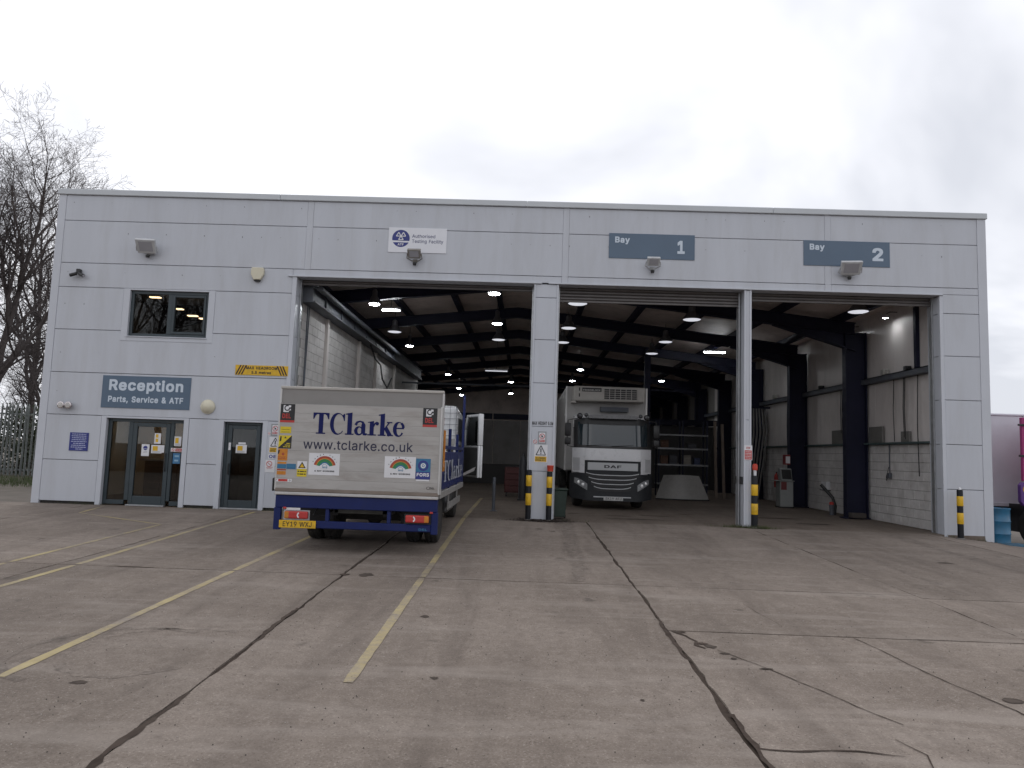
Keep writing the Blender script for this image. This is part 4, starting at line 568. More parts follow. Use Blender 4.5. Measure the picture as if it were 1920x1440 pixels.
film('tar_strip', [(1.45, -8.6, .02), (1.455, -9.4, .045), (1.46, -10.2, .03)], TAR)
film('tar_strip', [(1.47, -11.4, .03), (1.46, -12.4, .04), (1.47, -13.4, .03)], TAR)
TYM = MATS['tyre_marked_concrete']
for (x, y, r_, a0, a1) in ((-3.25, -10.6, .75, 60, 250), (-2.85, -10.75, .95, 70, 200), (-3.05, -10.6, .55, 150, 330)):
    film('tyre_mark', [(x + r_ * math.cos(R(a0 + (a1 - a0) * q / 24)), y + 1.0 * r_ * math.sin(R(a0 + (a1 - a0) * q / 24)), .07 if r_ < 2 else .2) for q in range(25)], TYM, .0025)
for x in (.9, 3.0, 5.9, 7.9, -3.2): film('tyre_mark', [(x + .1, -.4, .22), (x, -3.2, .22), (x - .05, -5.5, .20), (x - .15, -6.9, .16)], TYM, .0025)
film('crack', [(1.50, -9.25, .025), (1.60, -9.40, .03), (1.66, -9.58, .03), (1.62, -9.72, .035), (1.70, -9.80, .02)], TAR)
film('crack', [(1.78, -9.85, .007), (1.88, -10.0, .012), (2.0, -10.2, .008), (2.14, -10.51, .011), (2.30, -10.85, .010), (2.45, -11.22, .011), (2.60, -11.47, .006)], TAR)
film('crack', [(3.24, -9.26, .011), (3.33, -9.75, .009), (3.38, -10.26, .011), (3.48, -10.7, .010), (3.59, -11.18, .014), (3.72, -11.8, .010)], TAR)
film('crack', [(1.48, -11.96, .012), (1.7, -11.97, .016), (2.0, -11.93, .02), (2.2, -11.95, .012), (2.35, -11.98, .005)], TAR)
film('crack', [(2.42, -11.72, .005), (2.50, -11.95, .009), (2.44, -12.15, .012), (2.52, -12.4, .01)], TAR)
film('crack', [(2.6, -7.9, .004), (2.62, -8.3, .006), (2.7, -8.9, .004)], TAR)
OIL = mat('oil_mark', (0.068, 0.055, 0.047), 0.9, 0, 0.4, 6, spec=0.1)
def blot(x, y, rx, ry, m=OIL, nm='oil_mark'):
    P = [(x + rx * math.cos(t / 14 * 6.283) * rng.uniform(.55, 1.2), y + ry * math.sin(t / 14 * 6.283) * rng.uniform(.55, 1.2)) for t in range(14)]
    m2 = MB(); m2.add([(a, b, gz(a, b) + .004) for a, b in P], [tuple(range(14))]); m2.build(nm, m, yard, flat=True)
for (x, y, rx, ry) in ((-.95, -9.05, .05, .05), (-.62, -10.9, .035, .03), (2.05, -10.35, .06, .03), (1.86, -10.1, .03, .03), (3.7, -10.9, .09, .06), (1.75, -9.75, .06, .05), (1.82, -9.95, .05, .03),
                       (-1.98, -7.0, .09, .12), (.35, -1.6, .09, .05), (.62, -1.9, .07, .04), (.95, -1.5, .05, .03), (7.0, -4.2, .16, .06), (-.4, -12.4, .02, .02), (.9, -11.2, .02, .02), (-3.1, -11.3, .07, .04)):
    blot(x, y, rx, ry)
# tar crumbs and joint spread at the crossings
blot(-2.25, -7.03, .08, .07, TAR, 'tar_spot'); blot(1.57, -9.28, .07, .05, TAR, 'tar_spot'); blot(1.70, -9.66, .05, .05, TAR, 'tar_spot'); blot(-5.0, -7.05, .3, .03, TAR, 'tar_spot')
LINE = MATS['line_paint']
def pline(p, q, w=.088, lift=.0045):
    """one worn painted stripe, broken at the slab joints it crosses"""
    L = math.hypot(q[0] - p[0], q[1] - p[1]); n = max(2, int(L / .15)); d = Vector((q[0] - p[0], q[1] - p[1])) / L
    v = []
    for i in range(n + 1):
        t = i / n; ww = w / 2 * (1 + rng.uniform(-.10, .10)) * (0.75 if i in (0, n) else 1)
        for s in (1, -1):
            X, Y = p[0] + d.x * L * t - s * d.y * ww, p[1] + d.y * L * t + s * d.x * ww
            v.append((X, Y, gz(X, Y) + lift))
    m2 = MB(); m2.add(v, [(2 * i, 2 * i + 1, 2 * i + 3, 2 * i + 2) for i in range(n)]); m2.build('painted_line', LINE, yard, flat=True)
pline((-1.235, -11.08), (-1.25, -7.08)); pline((-1.25, -7.02), (-1.29, -.06))
pline((-3.70, -11.25), (-3.69, -7.08)); pline((-3.69, -7.02), (-3.62, -.3))
pline((-5.72, -14.2), (-5.75, -7.08)); pline((-5.75, -7.02), (-5.90, -.35))
pline((-6.60, -14.2), (-6.64, -7.1), .08); pline((-6.64, -7.02), (-6.70, -2.95), .08); pline((-6.72, -2.93), (-9.05, -1.62), .07); pline((-9.05, -1.60), (-9.3, -.35), .07)
pline((-7.75, -.16), (-6.95, -.16), .08); pline((-5.80, -.20), (-5.45, -.20), .06)
# workshop floor
FLOOR = MATS['floor_concrete']
mb = MB(); mb.box(XL + .1, XR - .1, .0, DEEP, -.25, -.004)
floor = tag(mb.build('workshop_floor', FLOOR), kind='structure')
mb = MB(); mb.add([(-1.34, .05, .001), (-1.24, .05, .001), (-1.27, 7.4, .001), (-1.37, 7.4, .001)], [(0, 1, 2, 3)]); mb.build('painted_line', LINE, floor, flat=True)
mb = MB(); mb.add([(-1.2, 7.3, .001), (-.4, 7.3, .001), (-.4, 7.4, .001), (-1.2, 7.4, .001)], [(0, 1, 2, 3)]); mb.build('painted_line', LINE, floor, flat=True)
for (x, y, rx, ry) in ((3.4, 2.4, .5, .12), (2.4, 2.0, .35, .10), (4.4, 3.3, .25, .10), (1.3, 2.3, .2, .1), (6.6, 3.0, .8, .2), (7.2, 1.6, .5, .18), (2.9, 1.2, .9, .10)):
    P = [(x + rx * math.cos(t / 16 * 6.283) * rng.uniform(.6, 1.15), y + ry * math.sin(t / 16 * 6.283) * rng.uniform(.6, 1.15)) for t in range(16)]
    m2 = MB(); m2.add([(a, b, .002) for a, b in P], [tuple(range(16))]); m2.build('oil_mark', OIL, floor, flat=True)

# ================================================================ BUILDING
bld = thing('testing_building', (-.35, 0, 0), 'long low grey panel-clad vehicle testing building with three open bays', 'building')
TOP = 7.33
mb = MB()       # backing of the facade; the joints between the panels show it
Y0, Y1 = .095, .30
mb.box(XL + .03, XR - .03, Y0, Y1, 5.44, 7.2)
mb.box(XL + .03, -9.34, Y0, Y1, 2.75, 5.44); mb.box(-7.37, -5.44, Y0, Y1, 2.75, 5.44); mb.box(-9.34, -7.37, Y0, Y1, 2.75, 3.84); mb.box(-9.34, -7.37, Y0, Y1, 5.02, 5.44)
mb.box(XL + .03, -9.64, Y0, Y1, -.1, 2.02); mb.box(-7.73, -6.93, Y0, Y1, -.1, 2.02); mb.box(-5.91, -5.44, Y0, Y1, -.1, 2.02); mb.box(XL + .03, -5.44, Y0, Y1, 2.02, 2.75)
mb.box(9.42, XR - .03, Y0, Y1, -.25, 5.44)
front = mb.build('front_wall', JOINT_BACKING, bld)
G = .0058
def panel(x0, x1, z0, z1, nm='cladding_panel', m=CLAD, y0=0.0, par=None):
    MB().box(x0 + G * .4, x1 - G * .4, y0 + rng.uniform(0, .0015), .094, z0 + G, z1 - G).build(nm, m, par or front, bev=.005)
def strip(x0, x1, z0, z1, y0=-.006, nm='cover_strip', m=TRIM, y1=.094):
    MB().box(x0, x1, y0, y1, z0, z1).build(nm, m, front, bev=.003)
sect = [(-10.98, -5.24), (-5.10, .75), (.89, 6.79), (6.93, 10.27)]
for a, b in sect:
    panel(a, b, 6.59, 7.205); panel(a, b, 5.575, 6.59)
for xv in (-5.17, .82, 6.86): strip(xv - .07, xv + .07, 5.575, 7.205, -.002, m=CLAD)
strip(XL, -10.98, -.02, 7.205, -.008, 'corner_flashing'); strip(10.27, XR, -.16, 7.205, -.008, 'corner_flashing')
panel(-10.98, -5.50, 5.0, 5.575)
panel(-10.98, -9.43, 4.0, 5.0); panel(-7.28, -5.50, 4.0, 5.0)
# panel notched under the window
_p = [(-10.976, 3.0 + G), (-5.504, 3.0 + G), (-5.504, 4.0 - G), (-7.284, 4.0 - G), (-7.284, 3.77), (-9.426, 3.77), (-9.426, 4.0 - G), (-10.976, 4.0 - G)]
MB().prism(_p, 'y', .0008, .094).build('cladding_panel', CLAD, front, bev=.005)
for a, b in ((-10.98, -5.50),): panel(a, b, 2.0 + .02, 3.0)
for a, b in ((-10.98, -9.70), (-7.67, -6.98), (-5.86, -5.50)):
    panel(a, b, .055, .99); panel(a, b, .99, 2.02)
    MB().box(a + .01, b - .01, .045, .094, -.1, .05).build('plinth', mat('plinth_shade_dirt', (.035, .032, .03), .9), front)  # dark strip: contact shade and dirt of the base gap put into its colour
# trims round window and doors
strip(-9.43, -9.28, 3.77, 5.0); strip(-7.43, -7.28, 3.77, 5.0); strip(-9.28, -7.43, 3.77, 3.885); strip(-9.28, -7.43, 4.965, 5.0)
for (a, b) in ((-9.58, -7.79), (-6.87, -5.97)):
    strip(a - .115, a, .0, 2.02); strip(b, b + .115, .0, 2.02); strip(a, b, 1.975, 2.02)
strip(-5.50, -5.40, -.02, 5.40, -.008, 'corner_flashing')
# lintel band over the bays with its drip edge
for a, b in ((-5.50, .75), (.89, 6.79), (6.93, 10.27)): panel(a, b, 5.415, 5.575, 'lintel_panel')
for xv in (.82, 6.86): strip(xv - .07, xv + .07, 5.415, 5.575, -.002, m=CLAD)
for a, b in ((-5.60, .30), (.45, 9.45)): strip(a, b, 5.392, 5.425, -.035, 'drip_flashing', y1=.30)
# right pier
for z0, z1 in ((-.10, 1.0), (1.0, 2.0), (2.0, 3.0), (3.0, 4.0), (4.0, 4.98), (4.98, 5.42)): panel(9.46, 10.27, z0, z1)
strip(9.38, 9.46, -.12, 5.385, -.008, 'corner_flashing')
for z0, z1 in ((-.06, 1.0), (1.0, 2.0), (2.0, 3.0), (3.0, 4.0), (4.0, 4.98), (4.98, 5.38)):      # jamb returns
    MB().box(9.385, 9.44, .096, .52, z0 + G, z1 - G).build('jamb_panel', CLAD, front, bev=.004)
    MB().box(-5.44, -5.405, .096, .52, max(z0, .01) + G, z1 - G).build('jamb_panel', CLAD, front, bev=.004)
fx = MB()       # small panel screws, too small to pick apart
for z in (7.02, 6.30, 5.35, 4.60, 3.45, 2.55):
    x = -10.8
    while x < 10.2:
        if (z > 5.6 or x < -5.6) and not (-9.5 < x < -7.2 and 3.7 < z < 5.1) and not (-9.8 < x < -7.6 and 2.2 < z < 3.0): fx.box(x, x + .014, -.004, .0, z + rng.uniform(-.02, .02), z + .014 + rng.uniform(0, .004))
        x += rng.choice((.45, .9, .9, 1.35))
fxo = fx.build('panel_screws', mat('screw_grey', (.16, .16, .17), .6), front); fxo['kind'] = 'stuff'
# parapet capping in lengths
cx = [XL - .03, -5.9, -.1, 5.6, XR + .03]
for i in range(4): MB().box(cx[i] + .002, cx[i + 1] - .002, -.045, .33, 7.205, 7.345).build('parapet_capping', CAP, bld, bev=.012)
MB().box(XL, XR, .02, .30, 7.19, 7.204).build('capping_packer', JOINT_BACKING, bld)
# pillars between the bays
def pillar(x0, x1, dep, joints, nm):
    core = MB().box(x0 + .012, x1 - .012, .03, dep, -.01, 5.39).build('bay_pillar', CLAD, bld, bev=.004)
    zs = joints
    for k in range(len(zs) - 1):
        MB().box(x0 + .045, x1 - .045, .0 + .001 * (k % 2), .03, zs[k] + .008, zs[k + 1] - .008).build('cladding_panel', CLAD, core, bev=.004)
    for a, b in ((x0, x0 + .043), (x1 - .043, x1)): MB().box(a, b, -.006, .06, 0, 5.385).build('corner_flashing', TRIM, core, bev=.003)
    return core
pillar(.12, .69, .48, [0, 1.09, 2.10, 3.09, 4.09, 5.07, 5.385], 'a')
pillar(4.95, 5.115, .66, [0, 2.4, 5.385], 'b')
MB().box(4.945, 4.96, .10, .62, .95, 1.12).build('key_switch', BLACK, bld)
# exterior side walls, rear wall, roof
SIDE = CLAD
for x0, x1, nm in ((XL, XL + .12, 'side_wall'), (XR - .12, XR, 'side_wall')): MB().box(x0, x1, .31, DEEP, -.25, 6.6).build(nm, SIDE, bld)
MB().box(XL + .12, XR - .12, DEEP - .15, DEEP, -.2, 6.9).build('rear_wall', ROOFL, bld)
RC = -.35
def rz(x, top=6.72): return top - .108 * abs(x - RC)
for s, xe in ((-1, XL - .05), (1, XR + .05)):
    MB().prism([(RC, rz(RC)), (xe, rz(xe)), (xe, rz(xe) + .12), (RC, rz(RC) + .12)], 'y', .31, DEEP).build('roof_sheet', ROOFL, bld)
SKYL = mat('rooflight_sheet', (0.34, 0.33, 0.25), 0.6)
for y in (5.1, 9.4): MB().prism([(7.0, rz(7.0) - .012), (8.2, rz(8.2) - .012), (8.2, rz(8.2) - .004), (7.0, rz(7.0) - .004)], 'y', y, y + 1.0).build('rooflight', SKYL, bld)
for xp in (-9.4, -7.4, -5.9, -4.15, -2.35, -.95, .25, 1.75, 3.55, 5.35, 7.15, 8.9):
    z = rz(xp) - .015
    MB().box(xp - .08, xp + .08, .35, DEEP - .2, z - .19, z).build('purlin', NAVY, bld)
FRY = [4.0, 8.35, 12.9, 17.4, 22.0, 26.5, 31.0, 35.5]
for y in FRY:
    mb = MB()
    for s, xe in ((-1, -10.6), (1, 9.25)):
        t0 = lambda x: rz(x) - .22
        for (ya, yb, da, db) in ((y - .10, y + .10, 0, .022), (y - .10, y + .10, .32, .345), (y - .008, y + .008, .02, .325)):
            mb.prism([(RC, t0(RC) - da), (xe, t0(xe) - da), (xe, t0(xe) - db), (RC, t0(RC) - db)], 'y', ya, yb)
        hx = xe - s * 2.3      # haunch
        mb.prism([(hx, t0(hx) - .34), (xe, t0(xe) - .34), (xe, t0(xe) - .78)], 'y', y - .012, y + .012)
        mb.prism([(hx, t0(hx) - .345), (xe, t0(xe) - .78), (xe, t0(xe) - .81), (hx, t0(hx) - .37)], 'y', y - .1, y + .1)
    mb.build('rafter', NAVY, bld)
    mb = MB(); zc = rz(9.2) - .5
    mb.box(8.94, 8.97, y - .12, y + .12, 0, zc); mb.box(9.50, 9.53, y - .12, y + .12, 0, zc); mb.box(8.97, 9.50, y - .01, y + .01, 0, zc); mb.box(8.85, 9.56, y - .18, y + .18, 0.0, .03)
    mb.build('column', NAVY, bld)
# ---- right inner wall: painted blockwork below, liner sheets above, rails
rw = MB().box(9.612, 9.75, .53, DEEP - .2, 0, 2.05).build('block_wall', MORTAR, bld)
def block_mesh(lx, ly, lz, nm):
    m2 = MB().box(-lx / 2, lx / 2, -ly / 2, ly / 2, -lz / 2, lz / 2)
    o = m2.build(nm, BLOCKP, None, bev=.006); me = o.data; bpy.data.objects.remove(o); return me
BM = block_mesh(.10, .432, .217, 'block')
def place_blocks(par, xface, y0, ylim, ymax, z0, rows, s):
    rest = MB()
    for r_ in range(rows):
        y = y0 + (.22 if r_ % 2 else 0)
        while y < ymax:
            c = (xface + s * .05 + rng.uniform(-.0015, .0015), y + .22, z0 + .112 + r_ * .2255)
            if y < ylim:
                o = link('block', BM, par); o.location = c
            else: rest.box(c[0] - .05, c[0] + .05, c[1] - .216, c[1] + .216, c[2] - .1085, c[2] + .1085)
            y += .442
    o = rest.build('far_blocks', BLOCKP, par); o['kind'] = 'stuff'
place_blocks(rw, 9.60, .54, 7.6, 26, 0.0, 9, 1)
MB().box(9.62, 9.75, .53, DEEP - .2, 2.051, 6.0).build('liner_backing', MORTAR, bld)
yy = .54
while yy < 20:
    for z0, z1 in ((2.09, 3.70), (3.86, 5.75)): MB().box(9.59, 9.62, yy + .004, yy + .996, z0, z1).build('liner_panel', LINER, bld, bev=.003)
    yy += 1.0
GREENR = mat('green_rail', (0.055, 0.085, 0.085), 0.5, 0, 0.2, 3)
MB().box(9.46, 9.60, .53, 24, 2.035, 2.085).build('dado_rail', GREENR, bld, bev=.004)
mb = MB(); mb.box(9.40, 9.59, .53, 24, 3.705, 3.73); mb.box(9.40, 9.425, .53, 24, 3.73, 3.855); mb.box(9.40, 9.59, .53, 24, 3.83, 3.855); mb.build('wall_rail', GREYST, bld)
MB().box(9.50, 9.59, 1.25, 1.36, 3.86, 5.4).build('wall_post', NAVY, bld)
# ---- left inner wall: blockwork between office and first bay, with pilasters and beam
lw = MB().box(-5.60, -5.462, .53, 20, 0, 5.6).build('block_wall', MORTAR, bld)
place_blocks(lw, -5.45, .54, 6.2, 19.5, 2.26, 12, -1)
MB().box(-5.458, -5.45, .54, 19.5, 0.0, 2.25).build('wall_render', BLOCKP, lw)
for y in (2.75, 6.6, 9.25, 13.0): MB().box(-5.45, -5.36, y, y + .16, 0, 4.9).build('pilaster', LINER, lw, bev=.01)
mb = MB(); mb.box(-5.45, -5.16, .53, 19, 4.95, 5.33); mb.box(-5.45, -5.10, .53, 19, 4.915, 4.949); mb.box(-5.45, -5.10, .53, 19, 5.331, 5.365)
for y in (1.6, 3.2, 4.8, 6.4, 8.0, 9.6, 11.2): mb.box(-5.159, -5.12, y, y + .05, 4.95, 5.33)
mb.build('beam', GREYST, bld)
mb = MB(); mb.tube([(-5.0, .55, 5.25), (-5.02, 3.5, 5.22), (-5.02, 7.2, 5.2), (-5.02, 12, 5.2)], .07, 10); mb.build('duct', GREYST, bld, smooth=True)
mb = MB(); mb.tube([(-5.38, .9, 5.0), (-5.39, .95, 2.3)], .02, 6); mb.tube([(-5.38, 1.05, 5.0), (-5.40, 1.0, 2.3)], .015, 6); mb.build('conduit', GREYST, bld)
mb = MB(); mb.tube([(-5.2, 7.4, 4.9), (-5.2, 8.2, 4.55), (-5.2, 9.2, 4.45), (-5.2, 9.6, 4.0), (-5.2, 10.6, 3.75), (-5.2, 11.4, 4.2)], .03, 6); mb.build('hanging_cable', BLACK, bld)
# ---- mid partition and dark rear of the shop
PART = mat('partition_sheet', (0.21, 0.20, 0.195), 0.6, 0, 0.12, 1.0, dirt=0.4)
for x0, x1, z1 in ((-2.75, -1.52, 3.05), (-1.50, -.22, 3.05), (-.2, .9, 3.05), (-4.0, -2.77, 3.05), (-5.3, -4.02, 3.05)): MB().box(x0, x1, 19.0, 19.08, .95, z1).build('partition_panel', PART, bld, bev=.01)
DARKP = mat('dark_partition', (0.06, 0.058, 0.058), 0.7, 0, 0.2, 1)
MB().box(-5.4, .9, 19.005, 19.07, .0, .945).build('partition_base', DARKP, bld)
for x0, x1 in ((-5.4, -1.6), (-1.55, 2.4), (2.45, 6.0), (6.05, 9.5)): MB().box(x0, x1, 19.3, 19.42, 3.12, 3.4).build('cross_beam', NAVY, bld)
for x0 in (-5.4, 1.0): MB().box(x0, x0 + 6.2, 14.9, 14.96, 4.35, 4.42).build('cross_rail', GREYST if x0 < 0 else NAVY, bld)
for x in (.95, 4.9): MB().box(x - .12, x + .12, 12.8, 13.0, 0, 5.9).build('column', NAVY, bld, bev=.01)
MB().box(1.0, 9.5, 20.0, 20.1, 0, 3.1).build('partition_panel', DARKP, bld)
# ---- roller shutters, rolled up
SHUT = mat('shutter_slat', (0.12, 0.11, 0.107), 0.45, 0.3, 0.15, 3)
for (x0, x1, n, lab) in ((-5.39, .10, 1, 0), (.70, 4.94, 4, 1), (5.12, 9.37, 2, 2)):
    sh = MB().lathe([(.17, x0 + .05), (.17, x1 - .05)], (0, .52, 5.62), 'x', 14).build('roller_shutter', SHUT, bld, smooth=True)
    MB().box(x0, x1, .33, .345, 5.40, 5.62).build('shutter_apron', SHUT, sh)
    for k in range(n):
        z = 5.40 - .075 * k
        MB().prism([(.33, z), (.31, z - .02), (.31, z - .05), (.33, z - .07), (.345, z - .07), (.345, z)], 'x', x0, x1).build('slat', SHUT, sh)
    z = 5.40 - .075 * n
    MB().box(x0, x1, .315, .355, z - .05, z - .003).build('bottom_bar', SHUT, sh, bev=.005)
for x in (-5.40, .085, .695, 4.90, 5.118, 9.345): MB().box(x, x + .035, .28, .40, 0, 5.385).build('shutter_guide', GALV, bld)
# ---- office rooms behind the door screens and the upper window
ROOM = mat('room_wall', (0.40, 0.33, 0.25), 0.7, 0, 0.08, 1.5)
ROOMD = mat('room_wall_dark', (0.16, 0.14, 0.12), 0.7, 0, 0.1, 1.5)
CARPET = mat('carpet', (0.06, 0.045, 0.035), 0.95)
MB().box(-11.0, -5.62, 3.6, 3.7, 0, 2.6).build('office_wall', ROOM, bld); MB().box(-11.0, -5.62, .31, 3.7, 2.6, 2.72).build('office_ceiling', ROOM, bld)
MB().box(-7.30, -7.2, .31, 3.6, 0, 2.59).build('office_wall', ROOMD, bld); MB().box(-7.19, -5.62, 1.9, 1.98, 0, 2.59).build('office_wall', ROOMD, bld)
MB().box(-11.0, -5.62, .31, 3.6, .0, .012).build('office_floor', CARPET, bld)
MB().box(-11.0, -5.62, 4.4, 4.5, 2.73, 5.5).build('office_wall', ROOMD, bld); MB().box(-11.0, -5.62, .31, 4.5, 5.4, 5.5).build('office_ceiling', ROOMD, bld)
# reception door screen
def frame_bars(mb, rects, y0, y1):
    for (a, b, c, d) in rects: mb.box(a, b, y0, y1, c, d)
mb = MB(); yA, yB = .10, .17
frame_bars(mb, [(-9.58, -9.50, .02, 1.975), (-7.85, -7.79, .02, 1.975), (-9.50, -7.85, 1.90, 1.975), (-9.10, -9.00, .12, 1.90), (-8.13, -8.05, .12, 1.90), (-9.50, -9.10, .02, .12), (-8.05, -7.85, .02, .12)], yA, yB)
es = mb.build('entrance_screen', FRAME, bld, bev=.006)
mb = MB(); frame_bars(mb, [(-8.995, -8.90, .03, 1.895), (-8.23, -8.135, .03, 1.895), (-8.90, -8.23, 1.80, 1.895), (-8.90, -8.23, .03, .22)], .09, .15)
mb.build('door_leaf', FRAME, es, bev=.006)
for (a, b, c, d) in ((-9.505, -9.095, .115, 1.905), (-8.905, -8.225, .215, 1.805), (-8.055, -7.845, .115, 1.905)): MB().box(a, b, .122, .128, c, d).build('pane', GLASS, es)
MB().tube([(-8.19, .085, .80), (-8.19, .055, .82), (-8.19, .055, 1.18), (-8.19, .085, 1.20)], .012, 8).build('door_handle', BLACK, es, smooth=True)
MB().box(-9.0, -8.12, .0, .10, .0, .03).build('threshold', GALV, es, bev=.004)
mb = MB(); frame_bars(mb, [(-6.87, -6.80, .02, 1.975), (-6.04, -5.97, .02, 1.975), (-6.80, -6.04, 1.91, 1.975)], yA, yB)
ed = mb.build('side_door', FRAME, bld, bev=.006)
mb = MB(); frame_bars(mb, [(-6.795, -6.70, .03, 1.905), (-6.14, -6.045, .03, 1.905), (-6.70, -6.14, 1.82, 1.905), (-6.70, -6.14, .03, .20)], .09, .15)
mb.build('door_leaf', FRAME, ed, bev=.006); MB().box(-6.705, -6.135, .122, .128, .195, 1.825).build('pane', GLASS, ed)
MB().tube([(-6.72, .085, .78), (-6.72, .045, .80), (-6.72, .045, 1.0), (-6.72, .085, 1.02)], .014, 8).build('door_handle', BLACK, ed, smooth=True)
MB().box(-6.86, -5.98, .0, .10, .0, .03).build('threshold', GALV, ed, bev=.004)
# upper window
mb = MB(); frame_bars(mb, [(-9.28, -9.21, 3.885, 4.965), (-7.50, -7.43, 3.885, 4.965), (-9.21, -7.50, 3.885, 3.96), (-9.21, -7.50, 4.89, 4.965), (-8.40, -8.29, 3.96, 4.89)], .06, .14)
uw = mb.build('upper_window', FRAME, bld, bev=.006)
mb = MB(); frame_bars(mb, [(-8.288, -8.235, 3.965, 4.885), (-7.555, -7.502, 3.965, 4.885), (-8.235, -7.555, 3.965, 4.02), (-8.235, -7.555, 4.83, 4.885)], .045, .12); mb.build('sash', FRAME, uw, bev=.005)
for (a, b, c, d) in ((-9.215, -8.395, 3.955, 4.895), (-8.24, -7.55, 4.015, 4.835)): MB().box(a, b, .097, .103, c, d).build('pane', GLASS, uw)
MB().box(-9.30, -7.41, -.03, .06, 3.862, 3.884).build('sill', TRIM, uw, bev=.004)
for (x0, x1, y, z) in ((-10.05, -9.78, 2.3, 5.28), (-9.42, -9.25, 2.5, 5.02), (-9.05, -8.80, 2.4, 4.83), (-8.78, -8.6, 2.5, 4.78)):
    MB().box(x0, x1, y, y + .12, z - .012, z + .012).build('ceiling_light', WARM, bld)
for (x, y) in ((-8.7, 2.2), (-8.3, 2.9), (-10.0, 2.2)): MB().box(x - .2, x + .2, y - .12, y + .12, 2.57, 2.598).build('ceiling_light', WARMR, bld)
# desk seen through the reception glass
WOOD = mat('dark_wood', (0.13, 0.062, 0.028), 0.5, 0, 0.3, 3, stretch=(0.4, 1, 5))
dk = thing('reception_desk', (-8.6, 2.0, .012), 'brown wooden reception counter behind the glass entrance doors', 'desk')
for i in range(5): MB().box(-9.55 + i * .42, -9.135 + i * .42, 1.8, 1.84, .012, .98).build('front_board', WOOD, dk, bev=.005)
MB().box(-9.6, -7.4, 1.72, 2.4, .982, 1.03).build('counter_top', mat('worktop', (0.35, 0.32, 0.29), 0.4), dk, bev=.008)
mb = MB(); mb.box(-8.55, -8.15, 2.1, 2.14, 1.10, 1.36); mb.box(-8.40, -8.30, 2.08, 2.18, 1.03, 1.10)
tag(mb.build('computer_monitor', BLACK, bev=.006), 'black monitor standing on the reception counter', 'monitor')
# ================================================================ LAMPS AND FIXTURES ON THE BUILDING
FLBODY = mat('floodlight_body', (0.50, 0.51, 0.52), 0.45, 0.0, 0.1, 6, dirt=0.2)
FLGREY = mat('floodlight_dark_body', (0.26, 0.245, 0.225), 0.5, 0.2, 0.1, 6, dirt=0.3)
FLGL = mat('floodlight_lens', (0.34, 0.34, 0.37), 0.2, 0, 0.05)
def floodlight(x, z, w, h, label, body, yawd=0.0, tilt=38, sensor=True):
    t = thing('floodlight', (x, -.0, z), label, 'floodlight', 'floodlights on the facade', R(yawd))
    ca, sa = math.cos(R(tilt)), math.sin(R(tilt))
    def tr(m2, oy=-.22, oz=.06):
        m2.v = [(a, oy + b * ca - c * sa, oz + c * ca + b * sa) for a, b, c in m2.v]; return m2
    b_ = MB().prism([(-w / 2, h / 2), (w / 2, h / 2), (w / 2 * .93, -h / 2), (-w / 2 * .93, -h / 2)], 'y', -.04, .05); tr(b_).build('housing', body, t, True, bev=.014, seg=2)
    g_ = MB().box(-w * .34, w * .34, -.046, -.041, -h * .32, h * .36); tr(g_).build('lens', FLGL, t, True)
    r_ = MB()
    for k in range(5): r_.box(-w * .36 + k * w * .17, -w * .36 + k * w * .17 + .012, .051, .085, -h * .38, h * .38)
    tr(r_).build('cooling_fins', body, t, True)
    k_ = MB(); k_.tube([(-w / 2 - .005, -.22, .06), (-w / 2 - .02, -.14, -.03), (-w * .25, -.03, -.06), (w * .25, -.03, -.06), (w / 2 + .02, -.14, -.03), (w / 2 + .005, -.22, .06)], .013, 6); k_.box(-.05, .05, -.035, -.008, -.10, -.02); k_.build('bracket', body, t, True)
    if sensor:
        s_ = MB().lathe([(.0, -.115), (.035, -.11), (.045, -.08), (.045, -.045), (.0, -.03)], (0, -.10, -.07), 'z', 12); s_.build('motion_sensor', BLACK, t, True, smooth=True)
    return t
floodlight(-8.90, 5.90, .44, .34, 'large pale floodlight above the upstairs office window', FLBODY, 6)
floodlight(-2.66, 5.90, .31, .22, 'small brownish floodlight just below the white testing facility sign', FLGREY, 0)
floodlight(2.82, 5.88, .30, .20, 'small pale floodlight below the Bay 1 sign', FLBODY, 0)
floodlight(7.32, 5.86, .46, .32, 'large pale floodlight overlapping the bottom edge of the Bay 2 sign', FLBODY, -8)
t = thing('side_floodlight', (XL, .8, 5.95), 'dark floodlight sticking out from the left side wall beside the trees', 'floodlight')
MB().prism([(-.42, .02), (-.10, .14), (-.06, -.06), (-.20, -.12)], 'y', -.16, .16).build('housing', BLACK, t, True, bev=.015)
MB().tube([(-.10, 0, 0), (.0, 0, 0)], .025, 8).build('bracket', BLACK, t, True); MB().box(-.06, -.0, -.06, .06, -.25, .32).build('wall_plate', BLACK, t, True)
# twin cameras
t = thing('twin_camera', (-10.50, -.0, 5.30), 'pair of small dark security cameras high on the left of the facade', 'camera')
MB().box(-.045, .045, -.10, -.004, .0, .11).build('mount', BLACK, t, True, bev=.01)
for s in (-1, 1):
    c_ = MB().tube([(s * .03, -.08, .0), (s * .16, -.13, -.06)], .040, 10).build('camera_head', BLACK, t, True, smooth=True)
    MB().tube([(s * .161, -.131, -.0605), (s * .167, -.134, -.063)], .028, 10).build('lens', FLGL, c_, True)
